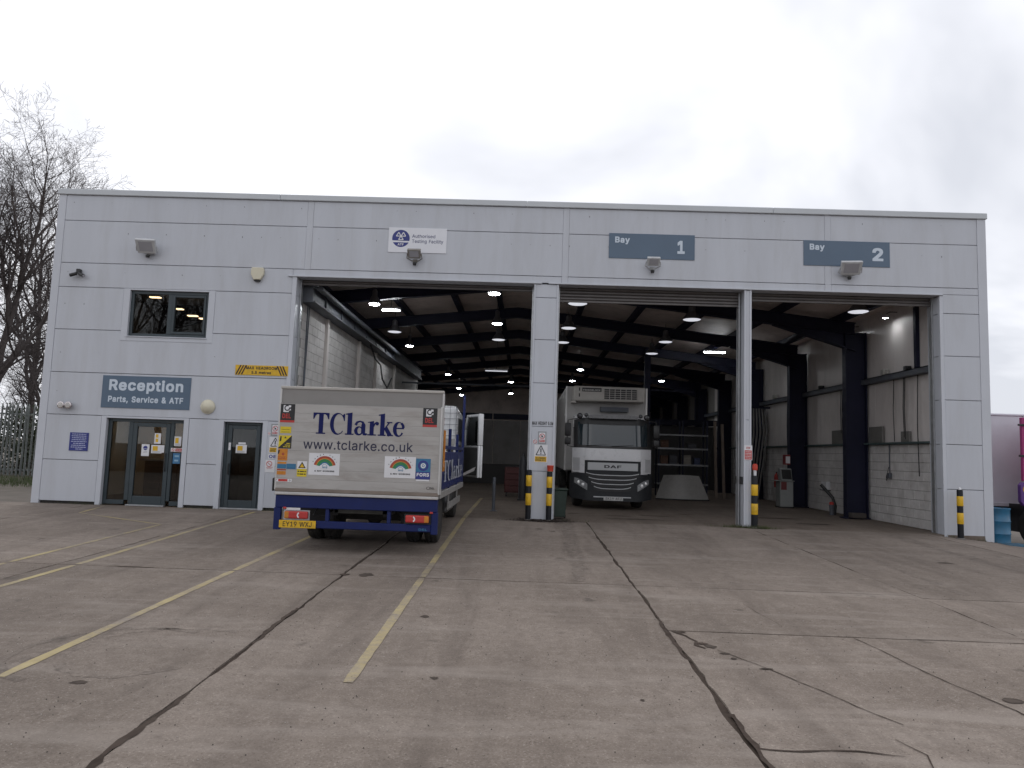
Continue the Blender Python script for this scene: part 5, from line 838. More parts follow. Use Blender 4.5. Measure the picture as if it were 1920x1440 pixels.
# alarm box
CREAM = mat('cream_plastic', (0.62, 0.58, 0.45), 0.45, 0, 0.05, 3)
t = thing('alarm_box', (-6.31, -.0, 5.41), 'cream alarm sounder box with tapered bottom near the first bay', 'alarm box')
MB().prism([(-.13, .16), (.13, .16), (.15, .10), (.15, .0), (.08, -.13), (-.08, -.13), (-.15, .0), (-.15, .10)], 'y', -.09, -.005).build('cover', CREAM, t, True, bev=.015, seg=2)
MB().box(-.07, .07, -.085, -.01, -.165, -.131).build('strobe_lens', BLACK, t, True, bev=.01)
# twin spots + bulkhead
t = thing('twin_wall_lamp', (-10.51, -.0, 2.23), 'pair of small round chrome emergency spot lamps left of the reception sign', 'wall lamp')
CHR = mat('chrome', (0.55, 0.50, 0.50), 0.22, 0.9, 0.05)
MB().box(-.06, .06, -.03, -.004, -.05, .05).build('back_plate', WHITEP, t, True, bev=.006)
for s in (-1, 1):
    h_ = MB().lathe([(.0, .0), (.05, -.01), (.075, -.06), (.078, -.11), (.070, -.115)], (s * .085, -.03, 0), 'y', 18).build('lamp_head', CHR, t, True, smooth=True)
    MB().lathe([(.069, -.114), (.03, -.118), (.0, -.120)], (s * .085, -.03, 0), 'y', 18).build('lens', mat('frosted', (.5, .48, .46), .25), h_, True, smooth=True)
t = thing('bulkhead_light', (-7.26, -.0, 2.30), 'round cream bulkhead light between the two doors', 'wall lamp')
MB().lathe([(.0, -.0), (.155, -.004), (.158, -.03), (.150, -.04), (.12, -.085), (.07, -.115), (.0, -.125)], (0, 0, 0), 'y', 28).build('diffuser', CREAM, t, True, smooth=True)
MB().lathe([(.159, -.002), (.168, -.004), (.168, -.026), (.159, -.030)], (0, 0, 0), 'y', 28).build('rim', mat('rim_cream', (.55, .52, .42), .4), t, True, smooth=True)

# ================================================================ SIGNS
def board(name, x0, x1, z0, z1, label, m, y=-.014, th=.012, bolts=False, group=None):
    t = thing(name, ((x0 + x1) / 2, 0, z0), label, 'sign', group)
    MB().box(x0, x1, y, y + th, z0, z1).build('panel', m, t, bev=.002)
    return t, Fr((0, y, 0))
def lettering(t, m, fn, nm='lettering'):
    mb = MB(); fn(mb); return mb.build(nm, m, t, flat=True)
t, fr = board('reception_sign', -9.74, -7.69, 2.21, 2.95, 'slate blue sign reading Reception above the entrance doors', SIGNB)
lettering(t, LETW, lambda m: put_text(m, fr, 'Reception', -9.58, -7.86, 2.55, 2.87, .028))
lettering(t, LETW, lambda m: put_text(m, fr, 'Parts, Service & ATF', -9.58, -7.84, 2.315, 2.485, .022))
t, fr = board('headroom_sign', -6.69, -5.47, 3.06, 3.29, 'yellow and black sign reading MAX HEADROOM 5.5 metres beside the first bay', YEL)
def hazard(m):
    for k in range(3):
        for s in (-1, 1):
            a = -6.08 + s * (.60 - k * .062); d = -s * .10
            poly(m, fr, [(a, 3.07), (a - s * .033, 3.07), (a - s * .033 + d * 1.0, 3.285), (a + d * 1.0, 3.285)] if abs(a + d + 6.08) < .61 else [(a, 3.07), (a - s * .04, 3.07), (a - s * .04, 3.10)])
lettering(t, mat('maroon_black', (.035, .012, .012), .5), hazard, 'hazard_stripes')
lettering(t, INK, lambda m: put_text(m, fr, 'MAX HEADROOM', -6.44, -5.72, 3.195, 3.262, .025)); lettering(t, INK, lambda m: put_text(m, fr, '5.5 metres', -6.31, -5.86, 3.09, 3.155, .025))
t, fr = board('testing_facility_sign', -3.31, -1.95, 6.04, 6.63, 'white sign with blue roundel reading Authorised Testing Facility', mat('sign_white', (.70, .71, .75), .35, 0, .03))
def roundel(m):
    x, z, r = -3.02, 6.37, .205
    poly(m, fr, [(x + r * math.cos(R(a)), z + r * math.sin(R(a))) for a in range(-16, 197, 6)])
    poly(m, fr, [(x + r * math.cos(R(a)), z + r * math.sin(R(a))) for a in range(207, 334, 6)])
lettering(t, BLUEI, roundel, 'roundel')
fr.k = .003
def triads(m):
    for (cx_, cz_) in ((-3.075, 6.46), (-2.965, 6.46), (-3.02, 6.375)):
        for (p, q) in (((-.055, -.035), (.0, .055)), ((.0, .055), (.055, -.035)), ((.055, -.035), (-.055, -.035))):
            stroke(m, fr, [(cx_ + p[0], cz_ + p[1], .02), (cx_ + q[0], cz_ + q[1], .02)]); fr.k += .0003
    put_text(m, fr, 'ATF', -3.09, -2.95, 6.20, 6.255, .03)
lettering(t, PAPER, triads, 'emblem'); fr.k = .002
lettering(t, mat('dark_blue_text', (.05, .06, .15), .5), lambda m: (put_text(m, fr, 'Authorised', -2.76, -2.22, 6.395, 6.475, .008), put_text(m, fr, 'Testing Facility', -2.76, -2.03, 6.25, 6.355, .008)))
for (x0, x1, z0, z1, num) in ((1.82, 3.80, 6.05, 6.64, '1'), (6.30, 8.27, 6.01, 6.60, '2')):
    t, fr = board('bay_sign', x0, x1, z0, z1, 'slate blue sign reading Bay %s above %s bay opening' % (num, 'the middle' if num == '1' else 'the right-hand'), SIGNB, group='bay number signs')
    lettering(t, LETW, lambda m: put_text(m, fr, 'Bay', x0 + .14, x0 + .48, z0 + .33, z0 + .51, .022))
    lettering(t, LETW, lambda m: put_text(m, fr, num, x1 - .40, x1 - (.23 if num == '1' else .15), z0 + .14, z0 + .45, .03))
# small blue notice
r2 = random.Random(3)
t, fr = board('information_sign', -10.39, -9.955, 1.20, 1.615, 'small square blue notice with white print left of the entrance', BLUEI)
def lines(m):
    for k in range(9):
        i = (0.03, .02, .03, .03, .015, .07, .03, .02, .13)[k]
        words(m, fr, -10.365 + i, -9.98 - i * .7, 1.57 - k * .0425, .017, r2)
lettering(t, mat('pale_print', (.40, .43, .60), .5), lines)
# small safety signs: (name, label, rect, painter)
GREYP = mat('sign_grey', (.28, .29, .30), .5)
PINK = mat('faded_red', (.50, .13, .13), .5)
MATSET = [PAPER, RED, INK, YEL, GREYP, PINK, BLUEI]
def small(name, label, x0, x1, z0, z1, paint, y=0.0, base=0, group=None, cat='sign'):
    fr = Fr((0, y - .004, 0)); m = MB(); m.cur = base
    m.box(x0, x1, y - .005, y - .0005, z0, z1)
    paint(m, Fr((0, y - .005, 0)), x0, z0, x1 - x0, z1 - z0)
    return tag(m.build(name, MATSET, None, flat=True), label, cat, group)
def P_forbid(m, f, x, z, w, h):
    m.cur = 4; rect(m, f, x, x + w, z, z + h); f.k = .003; m.cur = 0; rect(m, f, x + w * .14, x + w * .86, z + h * .14, z + h * .90)
    f.k = .004; m.cur = 1; ring(m, f, x + w * .5, z + h * .62, w * .25, w * .32); f.k = .0045; stroke(m, f, [(x + w * .34, z + h * .74, w * .06), (x + w * .66, z + h * .5, w * .06)])
    f.k = .005; m.cur = 2; poly(m, f, [(x + w * .42, z + h * .52), (x + w * .58, z + h * .56), (x + w * .60, z + h * .70), (x + w * .52, z + h * .66), (x + w * .46, z + h * .72), (x + w * .40, z + h * .62)])
    m.cur = 1; f.k = .004; rect(m, f, x + w * .18, x + w * .82, z + h * .18, z + h * .35); m.cur = 0; f.k = .005; words(m, f, x + w * .23, x + w * .78, z + h * .24, h * .05, r2)
def P_round(m, f, x, z, w, h):
    m.cur = 5; ring(m, f, x + w / 2, z + h / 2, w * .34, w * .46); f.k = .003; stroke(m, f, [(x + w * .25, z + h * .75, w * .1), (x + w * .75, z + h * .25, w * .1)])
def P_pit(m, f, x, z, w, h):
    m.cur = 3; rect(m, f, x + w * .06, x + w * .94, z + h * .04, z + h * .34); f.k = .003; m.cur = 2
    put_text(m, f, 'WARNING:', x + w * .12, x + w * .88, z + h * .21, z + h * .28, .02); put_text(m, f, 'OPEN PIT', x + w * .10, x + w * .90, z + h * .08, z + h * .17, .02)
    a, b, c = (x + w * .14, z + h * .42), (x + w * .86, z + h * .42), (x + w * .5, z + h * .95)
    for p, q in ((a, b), (b, c), (c, a)): stroke(m, f, [(p[0], p[1], w * .055), (q[0], q[1], w * .055)]); f.k += .0003
    rect(m, f, x + w * .46, x + w * .54, z + h * .56, z + h * .78); rect(m, f, x + w * .46, x + w * .54, z + h * .47, z + h * .52)
small('prohibition_sign', 'red and white no entry notice on the pillar above the open pit sign', .31, .50, 1.70, 1.99, P_forbid)
small('round_sticker', 'small faded round sticker left of the no entry notice on the pillar', .20, .295, 1.71, 1.80, P_round, cat='sticker')
small('open_pit_sign', 'white and yellow WARNING OPEN PIT sign on the pillar between bays', .235, .535, 1.29, 1.69, P_pit)
fr = Fr((0, -.001, 0)); mb = MB(); put_text(mb, fr, 'MAX HEIGHT 5.5M', .17, .655, 2.135, 2.215, .03)
tag(mb.build('height_lettering', INK, flat=True), 'black lettering MAX HEIGHT 5.5M across the pillar', 'lettering')
small('prohibition_sign', 'red and white no entry notice on the wall strip beside the truck', -5.775, -5.58, 1.68, 1.96, P_forbid)
small('round_sticker', 'small faded round sticker on the wall strip beside the side door', -5.84, -5.785, 1.70, 1.775, P_round, cat='sticker')
small('open_pit_sign', 'white and yellow pit warning sign on the wall strip beside the truck', -5.80, -5.52, 1.30, 1.66, P_pit)
def P_oe(m, f, x, z, w, h): m.cur = 6; put_text(m, f, 'OE', x + w * .08, x + w * .9, z + h * .12, z + h * .88, .03)
small('letter_sticker', 'white sticker with blue letters low on the wall strip beside the truck', -5.80, -5.60, 1.17, 1.27, P_oe, cat='sticker')
def P_smoke(m, f, x, z, w, h):
    m.cur = 5; ring(m, f, x + w * .42, z + h * .68, w * .24, w * .31); f.k = .003; stroke(m, f, [(x + w * .24, z + h * .80, w * .06), (x + w * .60, z + h * .56, w * .06)]); words(m, f, x + w * .14, x + w * .8, z + h * .38, h * .045, r2); words(m, f, x + w * .2, x + w * .7, z + h * .28, h * .035, r2)
small('no_smoking_notice', 'white paper no smoking notice below the lettered sticker by the truck', -5.86, -5.64, .86, 1.14, P_smoke)
def P_redn(m, f, x, z, w, h):
    m.cur = 1; rect(m, f, x + w * .06, x + w * .94, z + h * .04, z + h * .66); f.k = .003; m.cur = 0
    for k in range(5): words(m, f, x + w * .15, x + w * .85, z + h * (.12 + k * .105), h * .035, r2)
    m.cur = 1; put_text(m, f, 'STOP', x + w * .26, x + w * .74, z + h * .74, z + h * .90, .02)
small('red_notice', 'red and white notice on the slim pillar between Bay 1 and Bay 2', 4.955, 5.135, 1.50, 1.83, P_redn, y=-.006)
# papers on the door glass (they hang just in front of the panes)
def P_yel(m, f, x, z, w, h):
    m.cur = 3; rect(m, f, x + w * .14, x + w * .62, z + h * .30, z + h * .86); f.k = .003; m.cur = 4
    for k in range(4): words(m, f, x + w * .12, x + w * .85, z + h * (.06 + k * .055), h * .02, r2)
def P_yel2(m, f, x, z, w, h):
    m.cur = 3; rect(m, f, x + w * .2, x + w * .6, z + h * .58, z + h * .9); rect(m, f, x + w * .2, x + w * .6, z + h * .15, z + h * .48)
def P_atf(m, f, x, z, w, h):
    m.cur = 6; disc(m, f, x + w * .5, z + h * .68, w * .28); f.k = .003; m.cur = 0; rect(m, f, x + w * .2, x + w * .8, z + h * .60, z + h * .63); m.cur = 4; put_text(m, f, 'ATF', x + w * .28, x + w * .72, z + h * .28, z + h * .38, .02)
def P_plate(m, f, x, z, w, h): m.cur = 4; words(m, f, x + w * .3, x + w * .7, z + h * .5, h * .03, r2)
def P_nosm(m, f, x, z, w, h):
    m.cur = 1; ring(m, f, x + h * .6, z + h * .5, h * .28, h * .40); f.k = .003; stroke(m, f, [(x + h * .38, z + h * .72, h * .1), (x + h * .82, z + h * .28, h * .1)]); rect(m, f, x + w * .38, x + w * .97, z + h * .12, z + h * .88); m.cur = 0; f.k = .004; words(m, f, x + w * .44, x + w * .9, z + h * .42, h * .16, r2)
PG = 'paper notices on the door glass'
yg = .119
small('paper_notice', 'white paper with dark blue roundel on the entrance door glass', -8.78, -8.60, 1.13, 1.40, P_atf, yg, group=PG)
small('paper_notice', 'upper yellow and white paper notice on the entrance door glass', -8.50, -8.35, 1.42, 1.66, P_yel2, yg, group=PG)
small('paper_notice', 'lower wide yellow and white paper notice on the entrance door glass', -8.555, -8.31, 1.20, 1.39, P_yel, yg, group=PG)
small('push_plate_label', 'white narrow label on the right edge of the entrance door', -8.295, -8.24, 1.22, 1.39, P_plate, .089, group=PG, cat='label')
small('paper_notice', 'yellow paper notice on the narrow right-hand side pane of the entrance', -8.035, -7.875, 1.38, 1.60, P_yel, yg, group=PG)
small('no_smoking_strip', 'red and white no smoking strip on the right side pane of the entrance', -8.09, -7.81, 1.25, 1.335, P_nosm, .099, group=PG, cat='sticker')
SK = mat('sky_blue', (.05, .17, .33), .4, 0, .1)
m = MB(); m.box(-8.04, -7.87, yg - .004, yg - .0005, .98, 1.22); f = Fr((0, yg - .004, 0)); m.cur = 1; rect(m, f, -8.0, -7.90, 1.13, 1.17); rect(m, f, -8.0, -7.91, 1.03, 1.07)
tag(m.build('blue_sticker', [SK, mat('pale_blue', (.25, .42, .55), .4)], None, flat=True), 'blue sticker low on the right side pane of the entrance', 'sticker', PG)
small('push_plate_label', 'white narrow label on the left edge of the side door', -6.76, -6.71, 1.33, 1.50, P_plate, .089, group=PG, cat='label')
small('paper_strip', 'thin white paper strip above the notice on the side door glass', -6.55, -6.38, 1.47, 1.515, P_plate, yg, group=PG)
small('paper_notice', 'yellow and white paper notice on the side door glass', -6.60, -6.35, 1.27, 1.46, P_yel, yg, group=PG)

# ================================================================ BOLLARDS
BLK = mat('bollard_black', (0.008, 0.009, 0.012), 0.5, 0, 0.2, 8, spec=0.25)
def bollard(x, y, h, r, label, bands, cap=None):
    t = thing('bollard', (x, y, gz(x, y)), label, 'bollard', 'black and yellow bollards at the bay pillars')
    MB().lathe([(r, -.02), (r, h - .02), (r * .8, h), (0, h + .003)], (0, 0, 0), 'z', 20).build('post', BLK, t, True, smooth=True)
    for z0, z1 in bands: MB().lathe([(r + .0015, z0), (r + .004, z0 + .004), (r + .004, z1 - .004), (r + .0015, z1)], (0, 0, 0), 'z', 20).build('reflective_band', YEL, t, True, smooth=True)
    MB().lathe([(r * 1.6, -.01), (r * 1.6, .012), (r * 1.02, .03)], (0, 0, 0), 'z', 16).build('footing', mat('footing', (.14, .13, .12), .9), t, True)
    if cap == 'white': MB().lathe([(r * .5, h), (r * .5, h + .025), (r * .3, h + .05), (0, h + .055)], (0, 0, 0), 'z', 12).build('top_cap', PAPER, t, True, smooth=True)
    return t
bollard(.135, -.10, 1.12, .062, 'black and yellow bollard at the left side of the wide pillar', [(.34, .60), (.76, 1.0)][::-1])
bollard(.595, -.10, 1.10, .062, 'black and yellow bollard at the right side of the wide pillar below a red cap', [(.34, .60), (.74, .98)])
bollard(5.175, -.05, 1.16, .070, 'black and yellow bollard at the foot of the slim pillar', [(.30, .54), (.72, .96)])
bollard(9.575, -.28, 1.07, .062, 'black and yellow bollard with white tip in front of the right pier', [(.33, .57), (.72, .93)], 'white')
# red reflector / light unit caps that stand on two of the bollards
ORANGE = mat('red_orange', (0.55, 0.06, 0.035), 0.4, 0, 0.1)
t = thing('upturned_cup', (.605, -.10, 1.10), 'red plastic cup upside down on top of the pillar bollard', 'cup')
MB().lathe([(.066, .0), (.074, .11), (.078, .115), (.078, .13), (.06, .135), (0, .137)], (0, 0, 0), 'z', 16).build('cup', ORANGE, t, True, smooth=True)
MB().lathe([(.069, -.012), (.069, .0)], (0, 0, 0), 'z', 16).build('rim', mat('green_rim', (.02, .12, .06), .5), t, True)
t = thing('warning_beacon', (5.185, -.05, 1.16), 'red and white hand signal paddle standing on the slim pillar bollard', 'beacon')
MB().lathe([(.03, 0), (.035, .12), (.02, .13), (0, .13)], (0, 0, 0), 'z', 12).build('stem', PAPER, t, True, smooth=True)
MB().lathe([(.052, .12), (.06, .18), (.056, .24), (.02, .262), (0, .264)], (0, 0, 0), 'z', 14).build('lens', ORANGE, t, True, smooth=True)

# ================================================================ WORKSHOP LAMPS
SHADE = mat('lamp_shade', (0.10, 0.10, 0.11), 0.5, 0.2)
SHIN = mat('shade_inside', (0.60, 0.60, 0.60), 0.4)
def pendant(x, y, z, lit, label, r=.235, drop=True):
    if lit: r = .17
    t = thing('pendant_lamp', (x, y, z), label, 'lamp', 'round high bay lamps under the roof')
    MB().lathe([(r, 0), (r * .97, .015), (r * .62, .16), (r * .40, .22), (r * .38, .36), (r * .2, .40), (.012, .41)], (0, 0, 0), 'z', 20).build('shade', SHADE, t, True, smooth=True)
    MB().lathe([(r * .985, .002), (r * .80, -.016), (r * .45, -.026), (0, -.03)], (0, 0, 0), 'z', 20).build('diffuser', SHIN if lit else DIM_GLOW, t, True, smooth=True)  # unlit lamps: weak emission added so the underside looks pale
    top = rz(x) - .2 - z
    if top > .42: MB().tube([(0, 0, .40), (0, 0, top)], .008, 5).build('cord', BLACK, t, True)
    if lit: MB().lathe([(0, -.048), (r * .45, -.042), (r * .78, -.026), (r * .80, -.012)], (0, 0, 0), 'z', 18).build('bulb', COOL, t, True)
    return t
PL = [(-4.17, 2.82, 1, 'lit lamp nearest the front on the left of the first bay'), (-.85, 1.06, 1, 'lit lamp nearest the door head on the right of the first bay'), (-.93, 5.26, 1, 'lit lamp second from the front on the right of the first bay'),
      (-4.43, 10.57, 1, 'lit lamp far down the left row of the first bay'), (-4.44, 7.45, 0, 'unlit lamp with added glow in the left row of the first bay between two lit ones'), (-1.0, 8.48, 0, 'unlit lamp with added glow behind the lit pair on the right of the first bay'),
      (1.27, 2.03, 0, 'unlit bell lamp with added glow nearest the front at the left of the middle bay'), (1.26, 5.72, 0, 'unlit bell lamp with added glow second in the left row of the middle bay'), (1.23, 8.64, 0, 'unlit bell lamp with added glow third in the left row of the middle bay'),
      (4.60, 3.74, 0, 'unlit bell lamp with added glow nearest the front at the right of the middle bay'), (4.65, 7.84, 0, 'unlit bell lamp with added glow over the refrigerated lorry, right row, second'), (4.69, 10.70, 0, 'unlit bell lamp with added glow over the refrigerated lorry, right row, third'),
      (8.45, 2.00, 0, 'unlit bell lamp with added glow in the right-hand bay near the door head')]
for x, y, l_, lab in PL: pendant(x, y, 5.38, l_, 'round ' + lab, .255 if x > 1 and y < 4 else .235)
FL = [(-3.99, 20.4, 'left'), (-4.15, 28.3, 'left'), (-4.40, 33.5, 'left'), (-.83, 23.2, 'right'), (-.97, 31.0, 'right'), (2.45, 16.5, 'middle'), (2.42, 21.6, 'middle'), (6.83, 20.2, 'middle')]
for (x, y, w), lab in zip(FL, ('nearest of the three small lit lamps deep in the first bay, left row', 'middle one of the small lit lamps deep in the first bay, left row', 'farthest small lit lamp deep in the first bay, left row', 'nearer small lit lamp deep in the first bay, right row', 'farther small lit lamp deep in the first bay, right row',
        'small lit lamp right above the refrigerated lorry', 'small lit lamp behind and left above the refrigerated lorry', 'small lit lamp behind and right of the refrigerated lorry')):
    pendant(x, y, 5.38, 1, lab, .30)
def tube_light(x, y, z, L, ax, lab):
    t = thing('tube_light', (x, y, z), lab, 'lamp', 'fluorescent tubes under the roof')
    bm_ = COOL
    if ax == 'd': ax, bm_ = 'x', DIM_GLOW
    if ax == 'x': MB().box(-L / 2, L / 2, -.05, .05, .03, .09).build('tray', WHITEP, t, True); MB().tube([(-L / 2 + .02, 0, 0), (L / 2 - .02, 0, 0)], .02, 8).build('tube', bm_, t, True)
    else: MB().box(-.05, .05, -L / 2, L / 2, .03, .09).build('tray', WHITEP, t, True); MB().tube([(0, -L / 2 + .02, 0), (0, L / 2 - .02, 0)], .02, 8).build('tube', COOL, t, True)
    MB().tube([(0, 0, .09), (0, 0, rz(x) - .03 - z)], .008, 5).build('hanger', BLACK, t, True)
tube_light(-4.05, 4.6, 5.55, .55, 'x', 'short lit tube light beside the front left lamp of the first bay')
tube_light(6.95, 10.4, 5.45, .8, 'x', 'lit tube light at the right of the middle bay behind the lorry')
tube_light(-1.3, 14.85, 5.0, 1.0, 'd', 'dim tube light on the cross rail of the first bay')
for k, (y, lab) in enumerate(((2.3, 'small white spotlight on the right wall nearest the opening'), (4.5, 'small white spotlight on the right wall just behind the first column'), (9.2, 'small white spotlight on the right wall behind the second column'))):
    t = thing('wall_spotlight', (9.28, y, 5.30), lab, 'spotlight', 'small spotlights along the right wall')
    MB().lathe([(.03, .10), (.05, .08), (.075, .0), (.07, -.003)], (0, 0, 0), 'z', 14).build('head', WHITEP, t, True, smooth=True)
    MB().lathe([(.062, -.004), (0, -.008)], (0, 0, 0), 'z', 12).build('bulb', COOL, t, True)
    MB().tube([(0, 0, .09), (.12, 0, .16), (.31, 0, .16)], .012, 6).build('arm', BLACK, t, True)
# ================================================================ VEHICLES
def wheel(parent, x, y, z, r, w, side, nm='wheel', rim=None, twin=False):
    prof = [(r * .60, -w * .5), (r * .86, -w * .5), (r * .97, -w * .42), (r, -w * .30), (r, w * .30), (r * .97, w * .42), (r * .86, w * .5), (r * .60, w * .5)]
    t = MB().lathe(prof, (x, y, z), 'x', 28)
    for k in range(28):     # tread blocks
        a = 6.2832 * (k + .5) / 28
        c_, s_ = math.cos(a), math.sin(a)
        for q in (-.22, .05):
            p = [(x + w * (q + dx), y + (r + dr) * c_ - s_ * dt, z + (r + dr) * s_ + c_ * dt) for dx in (0, .17) for dr in (-.004, .007) for dt in (-.028, .028)]
            t.add(p, [(0, 1, 3, 2), (4, 6, 7, 5), (0, 4, 5, 1), (2, 3, 7, 6), (0, 2, 6, 4), (1, 5, 7, 3)])
    tyre = t.build(nm, RUBBER, parent, smooth=True)
    d = side
    MB().lathe([(r * .62, -d * w * .48), (r * .62, d * w * .30), (r * .55, d * w * .34), (r * .50, d * w * .18), (r * .30, d * w * .20), (r * .24, d * w * .46), (0, d * w * .47)], (x, y, z), 'x', 24).build('rim', rim or mat('rim_paint', (.25, .25, .26), .5, .3, .2, 5, dirt=.5), tyre, smooth=True)
    nb = MB()
    for k in range(8):
        a = 6.2832 * k / 8; nb.lathe([(.014, d * w * .19), (.014, d * w * .27), (0, d * w * .275)], (x, y + r * .40 * math.cos(a), z + r * .40 * math.sin(a)), 'x', 6)
    nb.build('wheel_nuts', GALV, tyre)
    return tyre
# ---------------------------------------------------------------- flatbed truck with tail lift
tk = thing('flatbed_truck', (-2.52, -3.2, -.06), 'blue flatbed truck with upright grey tail lift lettered TClarke, driver door open', 'truck')
Yt = -5.40
tl = MB().box(-3.755, -1.305, Yt + .035, Yt + .075, .83, 2.12).build('tail_lift', mat('tail_core', (.22, .21, .20), .6), tk)
n = 9
for k in range(n):      # extruded aluminium planks of the platform
    z0 = .83 + k * (1.29 / n)
    MB().box(-3.765, -1.295, Yt, Yt + .034, z0 + .0005, z0 + 1.29 / n - .0005).build('plank', ALU, tl, bev=.0012)
for x0, x1 in ((-3.795, -3.766), (-1.294, -1.265)): MB().box(x0, x1, Yt - .004, Yt + .08, .80, 2.14).build('platform_edge', ALUF, tl, bev=.004)
MB().box(-3.78, -1.28, Yt - .006, Yt + .07, .775, .829).build('platform_edge', mat('worn_edge', (.20, .165, .14), .6, .2, .2, 4), tl, bev=.006)
MB().box(-3.78, -1.28, Yt - .012, Yt + .06, .728, .773).build('platform_tip', ALUF, tl, bev=.008)
# rear frame board above the platform
hb = MB().box(-3.79, -1.28, Yt + .085, Yt + .125, 2.05, 2.36).build('headboard', mat('headboard_paint', (.235, .225, .215), .55, 0, .06, 2, dirt=.4, dirtcol=(.18, .16, .15)), tk, bev=.004)
MB().box(-3.81, -1.26, Yt + .07, Yt + .15, 2.355, 2.40).build('top_rail', mat('rail_beige', (.40, .38, .35), .5, 0, .05), hb, bev=.008)
for x0 in (-3.815, -1.283): MB().box(x0, x0 + .03, Yt + .07, Yt + .15, .80, 2.354).build('corner_post', ALUF, hb, bev=.004)
# lettering and stickers on the platform
fr = Fr((0, Yt, 0)); fr.k = .0025
NAVYI = mat('lettering_blue', (.007, .011, .085), .6, 0, .1, 8, spec=.2)
mb = MB(); serif_word(mb, fr, -3.255, -1.845, 1.672, .325); mb.build('lettering', NAVYI, tl, flat=True)
mb = MB(); put_text(mb, fr, 'www.tclarke.co.uk', -3.385, -1.70, 1.435, 1.58, .012); mb.build('lettering', mat('lettering_dark', (.018, .018, .05), .45), tl, flat=True)
ORG = mat('orange', (.55, .20, .015), .5, 0, .15, 12, dirt=.2); LBL = mat('label_blue', (.03, .15, .28), .4, 0, .1); GRN = mat('green', (.03, .20, .07), .5); ORR = mat('brick_red', (.36, .06, .03), .5); LEMON = mat('lemon', (.62, .48, .02), .5, 0, .1, 9)
SM = [PAPER, RED, INK, LEMON, ORG, LBL, GRN, ORR, BLUEI, YEL]
def sticker(x0, x1, z0, z1, base, paint, nm='sticker'):
    m = MB(); m.cur = base; f = Fr((0, Yt, 0)); f.k = .002; rect(m, f, x0, x1, z0, z1); f.k = .0026
    if paint: paint(m, f, x0, z0, x1 - x0, z1 - z0)
    return m.build(nm, SM, tl, flat=True)
def P_rain(m, f, x, z, w, h):
    cx_, cz_ = x + w * .52, z + h * .36
    for k, (c, r0, r1) in enumerate(((7, .29, .36), (4, .265, .29), (6, .17, .265), (5, .13, .17))):
        m.cur = c; ring(m, f, cx_, cz_, w * r0, w * r1, 12, 168, 20); f.k += .0002
    m.cur = 0
    for dx, r in ((-.10, .06), (0, .085), (.09, .065), (.04, .07)): f.k += .0002; disc(m, f, cx_ + w * dx, cz_ + h * .02, w * r, 14)
    f.k += .0003; m.cur = 5; ring(m, f, cx_, cz_ + h * .02, w * .075, w * .085, 10, 170, 10); put_text(m, f, 'NHS', cx_ - w * .07, cx_ + w * .09, cz_ - h * .05, cz_ + h * .04, .03)
    m.cur = 2; put_text(m, f, '& KEY WORKERS', x + w * .2, x + w * .84, z + h * .15, z + h * .22, .02)
    s = 'THANK YOU!'
    for i, ch in enumerate(s):
        if ch == ' ': continue
        a = R(155 - i * (130 / (len(s) - 1))); px_, pz_ = cx_ + w * .42 * math.cos(a), cz_ + w * .42 * math.sin(a)
        V, F, ax_, bx_, cy_, dy_ = text_geo(ch, .02); sz = w * .062; ca, sa = math.cos(a - math.pi / 2), math.sin(a - math.pi / 2)
        m.add([f.p(px_ + ((v[0] - (ax_ + bx_) / 2) * ca - (v[1] - .35) * sa) * sz, pz_ + ((v[0] - (ax_ + bx_) / 2) * sa + (v[1] - .35) * ca) * sz) for v in V], F)
sticker(-3.285, -2.81, 1.045, 1.375, 0, P_rain, 'poster'); sticker(-2.12, -1.645, 1.04, 1.365, 0, P_rain, 'poster')
def P_fors(m, f, x, z, w, h):
    m.cur = 8; rect(m, f, x, x + w, z, z + h * .36); f.k += .0003; m.cur = 8; ring(m, f, x + w / 2, z + h * .66, w * .22, w * .36); m.cur = 0; disc(m, f, x + w / 2, z + h * .66, w * .17, 16); f.k += .0003; m.cur = 5; ring(m, f, x + w / 2, z + h * .66, w * .05, w * .10)
    m.cur = 0; put_text(m, f, 'FORS', x + w * .08, x + w * .92, z + h * .14, z + h * .31, .03)
sticker(-1.64, -1.415, 1.03, 1.345, 5, P_fors); sticker(-1.63, -1.43, 1.005, 1.027, 0, None)
def P_del(m, f, x, z, w, h):
    m.cur = 0; rect(m, f, x + w * .22, x + w * .72, z + h * .56, z + h * .93); m.cur = 1; rect(m, f, x, x + w, z, z + h * .12); f.k += .0003
    m.cur = 2; ring(m, f, x + w * .47, z + h * .78, w * .12, w * .2, 60, 360, 16); rect(m, f, x + w * .6, x + w * .9, z + h * .74, z + h * .82); disc(m, f, x + w * .68, z + h * .58, w * .10, 10)
    m.cur = 1; put_text(m, f, 'DEL', x + w * .17, x + w * .74, z + h * .22, z + h * .48, .04)
sticker(-3.775, -3.545, 1.83, 2.115, 2, P_del); sticker(-1.565, -1.345, 1.83, 2.12, 2, P_del)
def P_ln(c, k):
    def g(m, f, x, z, w, h):
        m.cur = c
        for i in range(k): words(m, f, x + w * .12, x + w * .88, z + h * (.15 + i * .75 / k), h * .06, r2)
    return g
sticker(-3.755, -3.585, 1.665, 1.765, 3, P_ln(2, 2))
